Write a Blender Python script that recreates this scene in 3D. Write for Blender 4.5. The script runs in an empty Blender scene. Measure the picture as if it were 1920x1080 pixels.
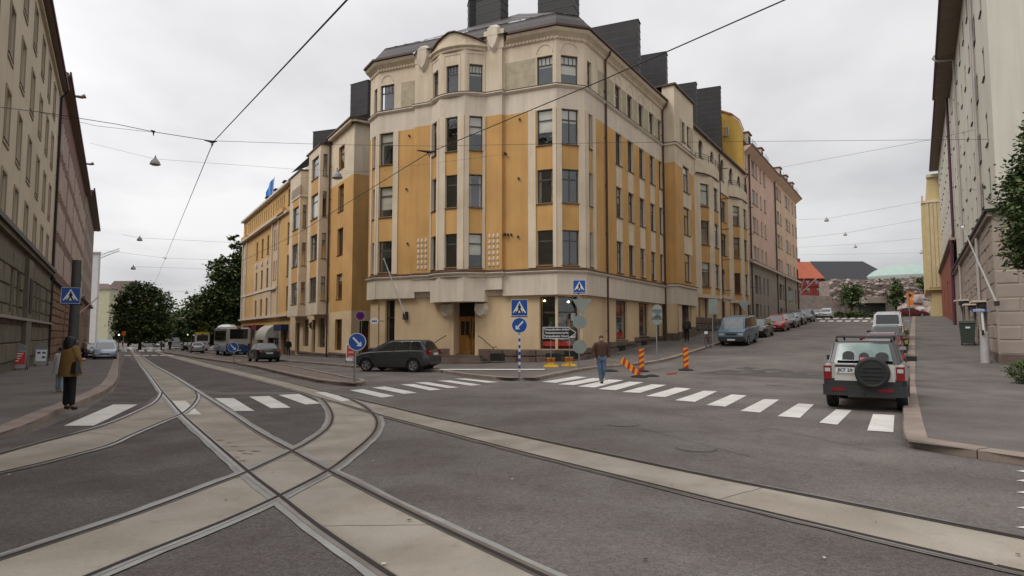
import bpy, bmesh, math, random
from mathutils import Vector, Matrix, geometry
S = bpy.context.scene
COL = S.collection
rnd = random.Random(11)
# ---------------------------------------------------------------- camera
FPX, CAMH = 1209.0, 1.85
PITCH = math.atan(86 / FPX)
cam_d = bpy.data.cameras.new('camera'); cam = bpy.data.objects.new('camera', cam_d); COL.objects.link(cam)
cam.location = (0, 0, CAMH); cam.rotation_euler = (math.pi / 2 + PITCH, 0, 0)
cam_d.sensor_width = 36; cam_d.lens = 36 * FPX / 1920; cam_d.clip_end = 3000; cam_d.clip_start = .05
S.camera = cam
# ---------------------------------------------------------------- overcast sky
W = bpy.data.worlds.new('World'); S.world = W; W.use_nodes = True
nt = W.node_tree; nt.nodes.clear()
def N(t, **k):
    n = nt.nodes.new(t)
    for a, b in k.items(): setattr(n, a, b)
    return n
def math_n(op, a, b=None, clamp=False):
    n = nt.nodes.new('ShaderNodeMath'); n.operation = op; n.use_clamp = clamp
    for i, v in enumerate((a, b)):
        if v is None: continue
        if isinstance(v, (int, float)): n.inputs[i].default_value = v
        else: nt.links.new(v, n.inputs[i])
    return n.outputs[0]
out = N('ShaderNodeOutputWorld'); tc = N('ShaderNodeTexCoord')
SUN_EL, SUN_AZ = math.radians(48), math.radians(-118)      # azimuth from +Y towards +X
skyt = N('ShaderNodeTexSky', sky_type='NISHITA'); skyt.sun_disc = False
skyt.sun_elevation = SUN_EL; skyt.sun_rotation = SUN_AZ
sep = N('ShaderNodeSeparateXYZ'); nt.links.new(tc.outputs['Generated'], sep.inputs[0])
zc = math_n('MAXIMUM', sep.outputs[2], 0.0)
# cloud layer projected on a flat ceiling
den = math_n('ADD', zc, 0.16)
cx = math_n('DIVIDE', sep.outputs[0], den); cy = math_n('DIVIDE', sep.outputs[1], den)
cmb = N('ShaderNodeCombineXYZ'); nt.links.new(cx, cmb.inputs[0]); nt.links.new(cy, cmb.inputs[1])
n1 = N('ShaderNodeTexNoise'); n1.inputs['Scale'].default_value = .8; n1.inputs['Detail'].default_value = 5; n1.inputs['Roughness'].default_value = .5
mp = N('ShaderNodeMapping'); mp.inputs['Location'].default_value = (3.1, 1.7, 0); mp.inputs['Scale'].default_value = (1, .8, 1)
nt.links.new(cmb.outputs[0], mp.inputs[0]); nt.links.new(mp.outputs[0], n1.inputs[0])
ramp = N('ShaderNodeValToRGB')
ramp.color_ramp.elements[0].position = .34; ramp.color_ramp.elements[0].color = (.64, .635, .655, 1)
ramp.color_ramp.elements[1].position = .62; ramp.color_ramp.elements[1].color = (1.01, 1.0, 1.0, 1)
nt.links.new(n1.outputs[0], ramp.inputs[0])
# brighter towards the hidden sun (left) and towards the zenith, as an overcast sky is
side = math_n('MULTIPLY_ADD', sep.outputs[0], -.19); 
side_n = side.node; side_n.inputs[2].default_value = .645
grad = math_n('MULTIPLY_ADD', zc, .62); gn = grad.node; nt.links.new(side, gn.inputs[2])
vm = N('ShaderNodeVectorMath', operation='SCALE'); nt.links.new(ramp.outputs[0], vm.inputs[0]); nt.links.new(grad, vm.inputs['Scale'])
b1 = N('ShaderNodeBackground'); nt.links.new(vm.outputs[0], b1.inputs[0]); b1.inputs[1].default_value = 1.0
b2 = N('ShaderNodeBackground'); nt.links.new(skyt.outputs[0], b2.inputs[0]); b2.inputs[1].default_value = .1
mx = N('ShaderNodeMixShader'); mx.inputs[0].default_value = .06
nt.links.new(b1.outputs[0], mx.inputs[1]); nt.links.new(b2.outputs[0], mx.inputs[2]); nt.links.new(mx.outputs[0], out.inputs[0])
# ---------------------------------------------------------------- sun behind the cloud
sd = bpy.data.lights.new('sun', 'SUN'); sd.energy = 1.4; sd.angle = math.radians(32); sd.color = (1, .965, .92)
sun = bpy.data.objects.new('sun', sd); COL.objects.link(sun)
sv = Vector((math.sin(SUN_AZ) * math.cos(SUN_EL), math.cos(SUN_AZ) * math.cos(SUN_EL), math.sin(SUN_EL)))
sun.rotation_euler = sv.to_track_quat('Z', 'Y').to_euler()
S.view_settings.view_transform = 'Standard'; S.view_settings.look = 'None'
S.view_settings.exposure = .22; S.view_settings.gamma = 1; S.view_settings.use_curve_mapping = False
S.render.engine = 'CYCLES'
S.cycles.max_bounces = 6; S.cycles.transparent_max_bounces = 12
# ================================================================ materials
def lin(c): c /= 255; return c / 12.92 if c <= .04045 else ((c + .055) / 1.055) ** 2.4
def rgb(r, g, b): return (lin(r), lin(g), lin(b))
MATS = {}
def mat(name, col, rough=.85, var=.12, scale=1.5, bump=.0, bscale=40, metal=0, spec=.4, streak=0, fine=0, speck=0, coat=0):
    """principled surface with broad mottling, optional vertical streaks, fine grain and fine relief"""
    if name in MATS: return MATS[name]
    m = bpy.data.materials.new(name); m.use_nodes = True; t = m.node_tree; L = t.links
    bs = t.nodes['Principled BSDF']; bs.inputs['Roughness'].default_value = rough; bs.inputs['Metallic'].default_value = metal
    bs.inputs['Specular IOR Level'].default_value = spec; bs.inputs['Coat Weight'].default_value = coat
    bs.inputs['Base Color'].default_value = (*col, 1)
    tcn = t.nodes.new('ShaderNodeTexCoord')
    cur = None
    def layer(vecout, sc, amt, det=4, lo=.3, hi=.7):
        nonlocal cur
        n = t.nodes.new('ShaderNodeTexNoise'); n.inputs['Scale'].default_value = sc; n.inputs['Detail'].default_value = det
        L.new(vecout, n.inputs[0])
        r = t.nodes.new('ShaderNodeMapRange'); r.inputs[1].default_value = lo; r.inputs[2].default_value = hi
        r.inputs[3].default_value = 1 - amt; r.inputs[4].default_value = 1 + amt * .6
        L.new(n.outputs[0], r.inputs[0])
        v = t.nodes.new('ShaderNodeVectorMath'); v.operation = 'SCALE'
        if cur is None: v.inputs[0].default_value = col
        else: L.new(cur, v.inputs[0])
        L.new(r.outputs[0], v.inputs['Scale']); cur = v.outputs[0]
    if var: layer(tcn.outputs['Object'], scale, var)
    if streak:
        mpn = t.nodes.new('ShaderNodeMapping'); mpn.inputs['Scale'].default_value = (2.2, 2.2, .12)
        L.new(tcn.outputs['Object'], mpn.inputs[0]); layer(mpn.outputs[0], 1.6, streak, 6)
    if fine: layer(tcn.outputs['Object'], 55, fine, 2, .25, .75)
    if speck:
        vo = t.nodes.new('ShaderNodeTexVoronoi'); vo.inputs['Scale'].default_value = 38
        L.new(tcn.outputs['Object'], vo.inputs[0])
        r = t.nodes.new('ShaderNodeMapRange'); r.inputs[1].default_value = 0; r.inputs[2].default_value = 1
        sx = t.nodes.new('ShaderNodeSeparateXYZ'); L.new(vo.outputs['Color'], sx.inputs[0]); L.new(sx.outputs[0], r.inputs[0])
        r.inputs[3].default_value = 1 - speck; r.inputs[4].default_value = 1 + speck
        v = t.nodes.new('ShaderNodeVectorMath'); v.operation = 'SCALE'
        if cur is None: v.inputs[0].default_value = col
        else: L.new(cur, v.inputs[0])
        L.new(r.outputs[0], v.inputs['Scale']); cur = v.outputs[0]
    if cur is not None: L.new(cur, bs.inputs['Base Color'])
    if bump:
        n = t.nodes.new('ShaderNodeTexNoise'); n.inputs['Scale'].default_value = bscale; n.inputs['Detail'].default_value = 3
        L.new(tcn.outputs['Object'], n.inputs[0])
        b = t.nodes.new('ShaderNodeBump'); b.inputs['Strength'].default_value = bump; b.inputs['Distance'].default_value = .02
        L.new(n.outputs[0], b.inputs['Height']); L.new(b.outputs[0], bs.inputs['Normal'])
    MATS[name] = m; return m
def glass_mat(name, tint=(.93, .95, .94), rough=.03, base=.45):
    if name in MATS: return MATS[name]
    m = bpy.data.materials.new(name); m.use_nodes = True; t = m.node_tree; t.nodes.clear(); L = t.links
    o = t.nodes.new('ShaderNodeOutputMaterial'); mxn = t.nodes.new('ShaderNodeMixShader')
    tr = t.nodes.new('ShaderNodeBsdfTransparent'); tr.inputs[0].default_value = (*tint, 1)
    g = t.nodes.new('ShaderNodeBsdfGlossy'); g.inputs['Roughness'].default_value = rough; g.inputs[0].default_value = (.9, .93, .95, 1)
    lw = t.nodes.new('ShaderNodeLayerWeight'); lw.inputs[0].default_value = .5; f = t.nodes.new('ShaderNodeMath'); f.operation = 'POWER'; L.new(lw.outputs['Facing'], f.inputs[0]); f.inputs[1].default_value = 4
    # old panes are never quite flat
    tcn = t.nodes.new('ShaderNodeTexCoord'); n = t.nodes.new('ShaderNodeTexNoise'); n.inputs['Scale'].default_value = 1.3
    L.new(tcn.outputs['Object'], n.inputs[0]); b = t.nodes.new('ShaderNodeBump'); b.inputs['Strength'].default_value = .25; b.inputs['Distance'].default_value = .05
    L.new(n.outputs[0], b.inputs['Height']); L.new(b.outputs[0], g.inputs['Normal'])
    mm = t.nodes.new('ShaderNodeMath'); mm.operation = 'MULTIPLY_ADD'; L.new(f.outputs[0], mm.inputs[0]); mm.inputs[1].default_value = .85; mm.inputs[2].default_value = .13; mm.use_clamp = True
    L.new(mm.outputs[0], mxn.inputs[0]); L.new(tr.outputs[0], mxn.inputs[1]); L.new(g.outputs[0], mxn.inputs[2]); L.new(mxn.outputs[0], o.inputs[0])
    MATS[name] = m; return m
def emit_mat(name, col, s):
    m = bpy.data.materials.new(name); m.use_nodes = True; bs = m.node_tree.nodes['Principled BSDF']
    bs.inputs['Base Color'].default_value = (*col, 1); bs.inputs['Emission Color'].default_value = (*col, 1); bs.inputs['Emission Strength'].default_value = s
    MATS[name] = m; return m
ASPH = mat('asphalt', (.182, .163, .146), .9, .26, .3, .55, 90, fine=.3, speck=.22)
def recolour(m, c2, scale, lo=.42, hi=.6):
    """let the surface drift towards a second colour in broad soft patches, with thin worn streaks"""
    t = m.node_tree; L = t.links; bs = t.nodes['Principled BSDF']; src = bs.inputs['Base Color'].links[0].from_socket
    tcn = t.nodes.new('ShaderNodeTexCoord'); n = t.nodes.new('ShaderNodeTexNoise'); n.inputs['Scale'].default_value = scale; n.inputs['Detail'].default_value = 6; n.inputs['Distortion'].default_value = .6
    L.new(tcn.outputs['Object'], n.inputs[0]); r = t.nodes.new('ShaderNodeMapRange'); r.inputs[1].default_value = lo; r.inputs[2].default_value = hi; L.new(n.outputs[0], r.inputs[0])
    mxc = t.nodes.new('ShaderNodeMix'); mxc.data_type = 'RGBA'; mxc.blend_type = 'MULTIPLY'; L.new(r.outputs[0], mxc.inputs[0]); L.new(src, mxc.inputs[6]); mxc.inputs[7].default_value = (*c2, 1); L.new(mxc.outputs[2], bs.inputs['Base Color'])
recolour(ASPH, (.80, .77, .80), .55); recolour(ASPH, (.86, .86, .84), 3.5, .5, .7)
ASPH2 = mat('pavement_asphalt', (.158, .140, .126), .92, .22, .5, .4, 80, fine=.22, speck=.1)
ASPHD = mat('asphalt_patch', (.118, .103, .097), .9, .22, .9, .5, 90, fine=.3, speck=.25)
CONC = mat('track_concrete', (.37, .325, .272), .85, .2, .8, .25, 60, fine=.12, streak=.0)
MORT = mat('rail_mortar', (.30, .295, .275), .8, .2, 2, .2, 50)
recolour(ASPH2, (.82, .81, .82), .7); recolour(ASPHD, (.80, .74, .76), .8); recolour(CONC, (.86, .84, .80), 1.1); recolour(CONC, (.80, .78, .74), 5, .6, .78)
STEEL = mat('rail_steel', (.30, .27, .25), .38, .2, 3, 0, metal=.9)
GROOVE = mat('rail_groove', (.022, .018, .015), .8, .1)
PAINT = mat('road_paint', (.68, .66, .61), .8, .16, 1.2, .1, 60, fine=.1, speck=.06)
KERB = mat('kerb_granite', (.30, .235, .195), .8, .25, 1.1, .3, 60, fine=.18)
COBB = mat('island_cobble', (.20, .15, .125), .85, .3, 6, .5, 12, fine=.2)
ORANGE = mat('orange_plaster', (.60, .345, .125), .9, .13, .45, .25, 30, streak=.09, fine=.08)
CREAM = mat('cream_plaster', (.68, .57, .425), .9, .11, .5, .12, 30, streak=.10)
CREAM2 = mat('pale_band_plaster', (.66, .57, .46), .9, .1, .4, .1, 30, streak=.1)
BUFF = mat('buff_plaster', (.66, .49, .30), .9, .15, .4, .12, 30, streak=.05)
ROUGHP = mat('roughcast_panel', (.45, .385, .27), .95, .18, 2.5, .6, 25, fine=.15)
GRAN = mat('granite_plinth', (.155, .11, .09), .8, .35, 1.6, .5, 18, fine=.2)
recolour(ORANGE, (.93, .91, .89), .5, .45, .7); recolour(CREAM, (.90, .88, .84), .9, .5, .75); recolour(BUFF, (.88, .86, .84), .7, .5, .75); recolour(CREAM2, (.90, .89, .86), .8, .5, .75)
FRAME = mat('window_frame_grey', (.075, .072, .06), .6, .1)
FRAMEG = mat('window_frame_green', (.07, .085, .06), .6, .1)
FRAMEW = mat('window_frame_white', (.55, .53, .49), .6, .1)
BROWN = mat('brown_sheet_metal', (.085, .048, .035), .55, .15, 1.5, metal=.1)
ROOFM = mat('roof_sheet_metal', (.055, .045, .044), .5, .18, .8, metal=.25, streak=.1)
ROOFD = mat('black_sheet_metal', (.021, .020, .020), .55, .3, .7, metal=.1, streak=.2)
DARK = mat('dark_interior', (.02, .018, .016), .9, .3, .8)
ROOMG = mat('room_interior', (.06, .05, .04), .9, .6, .9)
BLIND = mat('window_blind', (.60, .55, .46), .9, .1, 2)
CURT = mat('curtain', (.55, .45, .36), .95, .35, 6)
WOOD = mat('oak_door', (.33, .155, .035), .55, .2, 3, streak=.2)
GLASS = glass_mat('window_glass')
GLASSD = glass_mat('car_glass', (.32, .4, .38), .02)
BLACKP = mat('black_plastic', (.022, .022, .022), .6, .1)
RUBBER = mat('rubber', (.018, .018, .018), .85, .1)
GALV = mat('galvanised_steel', (.30, .31, .31), .5, .15, 3, metal=.5)
SIGNBACK = mat('sign_back', (.24, .27, .25), .55, .12, 3, metal=.2)
SIGNBLUE = mat('sign_blue', (.010, .075, .32), .45, .04)
SIGNW = mat('sign_white', (.72, .73, .74), .5, .04)
SIGNRED = mat('sign_red', (.50, .03, .03), .5, .05)
SIGNY = mat('sign_yellow', (.75, .38, .02), .5, .05)
SIGNK = mat('sign_black', (.012, .012, .012), .5, .05)
WIRE = mat('wire_black', (.02, .02, .022), .6, 0)
# ================================================================ mesh builder
class MB:
    def __init__(s): s.v = []; s.f = []; s.m = []; s.mats = []
    def mi(s, m):
        if m not in s.mats: s.mats.append(m)
        return s.mats.index(m)
    def face(s, pts, m):
        i = len(s.v); s.v += [tuple(p) for p in pts]; s.f.append(tuple(range(i, i + len(pts)))); s.m.append(s.mi(m))
    def mesh(s, vs, fs, m):
        i = len(s.v); s.v += [tuple(p) for p in vs]; k = s.mi(m)
        for f in fs: s.f.append(tuple(i + a for a in f)); s.m.append(k)
    def hexa(s, p, m):      # 8 points: bottom 0-3, top 4-7
        s.mesh(p, [(0, 3, 2, 1), (4, 5, 6, 7), (0, 1, 5, 4), (1, 2, 6, 5), (2, 3, 7, 6), (3, 0, 4, 7)], m)
    def box(s, a, b, m, M=None):
        x0, y0, z0 = a; x1, y1, z1 = b
        p = [(x0, y0, z0), (x1, y0, z0), (x1, y1, z0), (x0, y1, z0), (x0, y0, z1), (x1, y0, z1), (x1, y1, z1), (x0, y1, z1)]
        if M: p = [M @ Vector(q) for q in p]
        s.hexa(p, m)
    def fbox(s, F, s0, s1, z0, z1, o0, o1, m):
        p = [F.at(a, z0, o) for a, o in ((s0, o0), (s1, o0), (s1, o1), (s0, o1))] + [F.at(a, z1, o) for a, o in ((s0, o0), (s1, o0), (s1, o1), (s0, o1))]
        s.hexa(p, m)
    def tube(s, pts, r, m, n=8, cap=True):
        pts = [Vector(p) for p in pts]; rr = r if isinstance(r, (list, tuple)) else [r] * len(pts)
        rings = []; up = None
        for i, p in enumerate(pts):
            d = (pts[min(i + 1, len(pts) - 1)] - pts[max(i - 1, 0)]).normalized()
            if up is None:
                up = Vector((0, 0, 1)) if abs(d.z) < .9 else Vector((1, 0, 0))
            a = d.cross(up).normalized(); b = a.cross(d).normalized(); up = b
            rings.append([p + (a * math.cos(t) + b * math.sin(t)) * rr[i] for t in [2 * math.pi * k / n for k in range(n)]])
        vs = [q for R in rings for q in R]; fs = []
        for i in range(len(pts) - 1):
            for k in range(n): fs.append((i * n + k, i * n + (k + 1) % n, (i + 1) * n + (k + 1) % n, (i + 1) * n + k))
        if cap: fs.append(tuple(range(n - 1, -1, -1))); fs.append(tuple((len(pts) - 1) * n + k for k in range(n)))
        s.mesh(vs, fs, m)
    def lathe(s, prof, m, n=16, M=None):     # profile (r,z)
        vs = []; fs = []
        for r, z in prof:
            for k in range(n):
                t = 2 * math.pi * k / n; p = Vector((r * math.cos(t), r * math.sin(t), z)); vs.append(M @ p if M else p)
        for i in range(len(prof) - 1):
            for k in range(n): fs.append((i * n + k, i * n + (k + 1) % n, (i + 1) * n + (k + 1) % n, (i + 1) * n + k))
        s.mesh(vs, fs, m)
    def prism(s, poly, z0, z1, m, M=None):   # poly (x,y)
        n = len(poly); vs = [Vector((x, y, z0)) for x, y in poly] + [Vector((x, y, z1)) for x, y in poly]
        if M: vs = [M @ v for v in vs]
        s.mesh(vs, [tuple(range(n - 1, -1, -1)), tuple(range(n, 2 * n))] + [(i, (i + 1) % n, n + (i + 1) % n, n + i) for i in range(n)], m)
    def build(s, name, parent=None, local=False, smooth=0, kind=None):
        me = s.data(name, Vector((0, 0, 0)) if (parent is None or local) else wloc(parent), smooth)
        return link(name, me, parent, kind)
    def data(s, name, off=Vector((0, 0, 0)), smooth=0):
        me = bpy.data.meshes.new(name)
        me.from_pydata([(x - off.x, y - off.y, z - off.z) for x, y, z in s.v], [], s.f)
        for m in s.mats: me.materials.append(m)
        me.polygons.foreach_set('material_index', s.m)
        if smooth:
            bm = bmesh.new(); bm.from_mesh(me); bmesh.ops.remove_doubles(bm, verts=bm.verts, dist=.0004)
            bmesh.ops.recalc_face_normals(bm, faces=bm.faces); bm.to_mesh(me); bm.free()
            me.polygons.foreach_set('use_smooth', [True] * len(me.polygons)); me.set_sharp_from_angle(angle=math.radians(smooth))
        me.update(); return me
def wloc(o):
    v = Vector((0, 0, 0))
    while o is not None: v += o.location; o = o.parent
    return v
def link(name, me, parent=None, kind=None):
    o = bpy.data.objects.new(name, me); COL.objects.link(o)
    if parent is not None: o.parent = parent
    if kind: o['kind'] = kind
    return o
def thing(name, label, cat, loc=(0, 0, 0), rz=0, group=None):
    o = bpy.data.objects.new(name, None); COL.objects.link(o); o.location = loc; o.rotation_euler = (0, 0, rz); o.empty_display_size = .3
    o['label'] = label; o['category'] = cat
    if group: o['group'] = group
    return o
def tag(o, label, cat, group=None):
    o['label'] = label; o['category'] = cat
    if group: o['group'] = group
    return o
def copy_tree(o, parent=None):
    c = o.copy(); COL.objects.link(c)
    if parent is not None: c.parent = parent
    for ch in list(KIDS.get(o.name, [])) or [x for x in bpy.data.objects if x.parent == o]: copy_tree(ch, c)
    return c
KIDS = {}
# ================================================================ camera rays -> real points
CP, SP = math.cos(PITCH), math.sin(PITCH)
def ray(x, y):
    a = (x - 960) / FPX; b = (540 - y) / FPX
    return Vector((a, CP - b * SP, SP + b * CP))
def sm(a, b, x):
    t = min(1, max(0, (x - a) / (b - a))); return t * t * (3 - 2 * t)
def interp(nodes, x):
    if x <= nodes[0][0]: return nodes[0][1]
    for i in range(len(nodes) - 1):
        x0, y0 = nodes[i]; x1, y1 = nodes[i + 1]
        if x <= x1:
            m0 = 0 if i == 0 else (y1 - nodes[i - 1][1]) / (x1 - nodes[i - 1][0])
            m1 = 0 if i + 2 >= len(nodes) else (nodes[i + 2][1] - y0) / (nodes[i + 2][0] - x0)
            t = (x - x0) / (x1 - x0); h = x1 - x0
            return (2 * t**3 - 3 * t**2 + 1) * y0 + (t**3 - 2 * t**2 + t) * h * m0 + (-2 * t**3 + 3 * t**2) * y1 + (t**3 - t**2) * h * m1
    return nodes[-1][1]
HL, HR = math.radians(-31.6), math.radians(32.1)
DL = Vector((math.sin(HL), math.cos(HL), 0)); DR = Vector((math.sin(HR), math.cos(HR), 0))
NL = Vector((-math.cos(HL), math.sin(HL), 0)); NR = Vector((math.cos(HR), -math.sin(HR), 0))
ZR = [(22, 0), (28, .03), (33, .20), (44, 1.0), (58, 1.88), (75, 2.8), (91, 3.6), (104, 4.1), (125, 4.5), (170, 5.0)]
ZL = [(25, 0), (35, -.05), (50, -.25), (75, -.58), (100, -.8), (150, -1.2), (250, -1.5)]
def H(x, y):
    w = sm(-6, 6, math.degrees(math.atan2(x, max(y, .1))))
    return (1 - w) * interp(ZL, x * DL.x + y * DL.y) + w * interp(ZR, x * DR.x + y * DR.y)
def gp(x, y, dz=0):
    """photo pixel -> point on the ground (raised by dz)"""
    r = ray(x, y); t = 3.0
    lo = None
    while t < 600:
        p = r * t
        if CAMH + p.z <= H(p.x, p.y) + dz: break
        lo = t; t *= 1.02
    a, b = lo or 2.0, t
    for _ in range(30):
        m = (a + b) / 2; p = r * m
        if CAMH + p.z <= H(p.x, p.y) + dz: b = m
        else: a = m
    p = r * b; return Vector((p.x, p.y, H(p.x, p.y) + dz))
def at_depth(x, y, Y):
    r = ray(x, y); t = Y / r.y; return Vector((r.x * t, Y, CAMH + r.z * t))
class Fac:
    """vertical facade plane: point P, direction d (s grows along it), outward normal n"""
    def __init__(s, P, d, n): s.P = Vector((P[0], P[1], 0)); s.d = d.normalized(); s.n = n.normalized()
    def at(s, a, z, o=0): q = s.P + s.d * a + s.n * o; return Vector((q.x, q.y, z))
    def px(s, x, y, o=0):
        r = ray(x, y); Q = s.P + s.n * o; t = Q.dot(s.n) / r.dot(s.n)
        p = r * t; return (p - Q).dot(s.d), CAMH + p.z
    def rect(s, x0, y0, x1, y1, o=0):
        ym, xm = (y0 + y1) / 2, (x0 + x1) / 2
        a, b = s.px(x0, ym, o)[0], s.px(x1, ym, o)[0]
        return min(a, b), max(a, b), s.px(xm, y1, o)[1], s.px(xm, y0, o)[1]
def hv(deg): a = math.radians(deg); return Vector((math.sin(a), math.cos(a), 0))
# ---------------------------------------------------------------- wall with openings
def wall(mb, F, s0, s1, z0, z1, m, holes=(), zones=(), o=0, depth=.22, rev=None):
    ss = sorted({s0, s1, *[h[0] for h in holes], *[h[1] for h in holes], *[v for q in zones for v in q[:2]]})
    zs = sorted({z0, z1, *[h[2] for h in holes], *[h[3] for h in holes], *[v for q in zones for v in q[2:4]]})
    ss = [v for v in ss if s0 <= v <= s1]; zs = [v for v in zs if z0 <= v <= z1]
    for i in range(len(ss) - 1):
        if ss[i + 1] - ss[i] < 1e-4: continue
        for j in range(len(zs) - 1):
            if zs[j + 1] - zs[j] < 1e-4: continue
            a, c = (ss[i] + ss[i + 1]) / 2, (zs[j] + zs[j + 1]) / 2
            if any(h[0] < a < h[1] and h[2] < c < h[3] for h in holes): continue
            mm = m
            for q in zones:
                if q[0] < a < q[1] and q[2] < c < q[3]: mm = q[4]
            mb.face([F.at(ss[i], zs[j], o), F.at(ss[i + 1], zs[j], o), F.at(ss[i + 1], zs[j + 1], o), F.at(ss[i], zs[j + 1], o)], mm)
    for h in holes:
        a, b, c, d = h[:4]; mm = rev or m
        P = [(a, c), (b, c), (b, d), (a, d)]
        for k in range(4):
            p, q = P[k], P[(k + 1) % 4]
            mb.face([F.at(p[0], p[1], o), F.at(q[0], q[1], o), F.at(q[0], q[1], o - depth), F.at(p[0], p[1], o - depth)], mm)
WC = {}
def wdata(key, fn):
    if key not in WC: WC[key] = fn()
    return WC[key]
def frame_mesh(w, h, style, m):
    b = MB(); t = .06 if w > .5 else .04; dp = .06
    def bar(x0, x1, z0, z1, d=dp): b.box((x0, 0, z0), (x1, d, z1), m)
    bar(0, t, 0, h); bar(w - t, w, 0, h); bar(t, w - t, 0, t); bar(t, w - t, h - t, h)
    if style in ('T', 'C', 'M', 'TC'):
        zt = h * .70; bar(t, w - t, zt - .035, zt + .035)
        if style == 'C': bar(w / 2 - .03, w / 2 + .03, t, zt - .035)
        if style == 'TC': bar(w / 2 - .03, w / 2 + .03, t, zt - .035); bar(w / 2 - .025, w / 2 + .025, zt + .035, h - t)
        if style == 'M':
            for k in range(1, 4): bar(w * k / 4 - .015, w * k / 4 + .015, zt + .035, h - t, .05)
    if style == 'V': bar(w / 2 - .03, w / 2 + .03, t, h - t)
    return b.data('window')
def window(parent, F, s0, s1, z0, z1, style='T', o=0, inset=.14, fm=None, blind=0, sill=True, small=False, glass=None):
    fm = fm or FRAME; w, h = round(s1 - s0, 2), round(z1 - z0, 2)
    e = F.d if F.d.cross(-F.n).z > 0 else -F.d
    st = s0 if e.dot(F.d) > 0 else s1
    p = F.at(st, z0, o - inset) - wloc(parent)
    me = wdata(('w', w, h, style, fm.name), lambda: frame_mesh(w, h, style, fm))
    ob = link('window', me, parent); ob.location = p; ob.rotation_euler = (0, 0, math.atan2(e.y, e.x))
    def gl():
        b = MB(); b.face([(.02, .03, .02), (w - .02, .03, .02), (w - .02, .03, h - .02), (.02, .03, h - .02)], glass or GLASS); return b.data('glass')
    link('glass', wdata(('g', w, h, (glass or GLASS).name), gl), ob)
    if sill:
        def sl():
            b = MB(); y = -(inset + .07); b.hexa([(-.06, y, -.07), (w + .06, y, -.07), (w + .06, .0, -.05), (-.06, .0, -.05), (-.06, y, -.03), (w + .06, y, -.03), (w + .06, .0, .0), (-.06, .0, .0)], BROWN); return b.data('sill')
        link('sill', wdata(('s', w, round(inset, 2)), sl), ob)
    if blind:
        k = round(abs(blind) * 8) / 8; bmt = BLIND if blind > 0 else CURT
        def bl():
            b = MB(); z = h * (1 - k)
            if bmt is BLIND: b.box((.05, .07, z), (w - .05, .085, h - .03), bmt)
            else:
                n = 10; ww = w * .3 * k + .08
                for x0, x1 in ((.04, ww), (w - ww, w - .04)):
                    xs = [x0 + (x1 - x0) * i / n for i in range(n + 1)]
                    for i in range(n):
                        b.face([(xs[i], .09 + .03 * (i % 2), .05), (xs[i + 1], .09 + .03 * ((i + 1) % 2), .05), (xs[i + 1], .09 + .03 * ((i + 1) % 2), h - .04), (xs[i], .09 + .03 * (i % 2), h - .04)], bmt)
            return b.data('blind')
        link('blind' if bmt is BLIND else 'curtain', wdata(('b', w, h, k, bmt.name), bl), ob)
    return ob
def rblind():
    r = rnd.random()
    return .3 + .6 * rnd.random() if r < .38 else (-(.3 + .6 * rnd.random()) if r < .62 else 0)
def rows(parent, mb, F, cols, zr, **k):
    """holes + windows for columns (s0,s1) and rows (z0,z1)"""
    hs = []
    for (a, b) in cols:
        for (c, d) in zr:
            hs.append((a, b, c, d)); window(parent, F, a, b, c, d, blind=rblind(), **k)
    return hs
def pipe(parent, F, s, z0, z1, o=.12, m=None, r=.065, top=.5, name='downpipe'):
    b = MB(); pts = [F.at(s, z0, o), F.at(s, z1 - top, o)]
    if top: pts += [F.at(s, z1 - top * .45, o + .28), F.at(s, z1, o + .36)]
    b.tube(pts, r, m or BROWN, 8)
    for z in range(int(z0) + 2, int(z1 - top), 3): b.fbox(F, s - .09, s + .09, z, z + .05, 0, o, m or BROWN)
    return b.build(name, parent, smooth=50)
# ================================================================ ground sheet
def axis(lo, hi, dlo, dhi, step):
    a = [dlo + step * i for i in range(int((dhi - dlo) / step) + 1)]
    g = step; x = dhi
    while x < hi: g *= 1.35; x += g; a.append(x)
    g = step; x = dlo
    while x > lo: g *= 1.35; x -= g; a.insert(0, x)
    return a
xs = axis(-900, 900, -60, 70, 1.25); ys = axis(-60, 1500, -6, 130, 1.25)
vs = [(x, y, H(x, y)) for y in ys for x in xs]; nx = len(xs)
fs = [(j * nx + i, j * nx + i + 1, (j + 1) * nx + i + 1, (j + 1) * nx + i) for j in range(len(ys) - 1) for i in range(nx - 1)]
me = bpy.data.meshes.new('road'); me.from_pydata(vs, [], fs); me.materials.append(ASPH)
link('road', me, None, 'structure')
def crossings(y, T):
    out = [xi + (xj - xi) * (y - yi) / (yj - yi) for xi, yi, xj, yj in T if (yi > y) != (yj > y)]
    out.sort(); return out
def dense(pts, step, closed=False):
    out = []; n = len(pts)
    for i in range(n if closed else n - 1):
        a, b = Vector(pts[i][:2]), Vector(pts[(i + 1) % n][:2]); k = max(1, int((b - a).length / step))
        out += [a + (b - a) * t / k for t in range(k)]
    if not closed: out.append(Vector(pts[-1][:2]))
    return out
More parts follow.
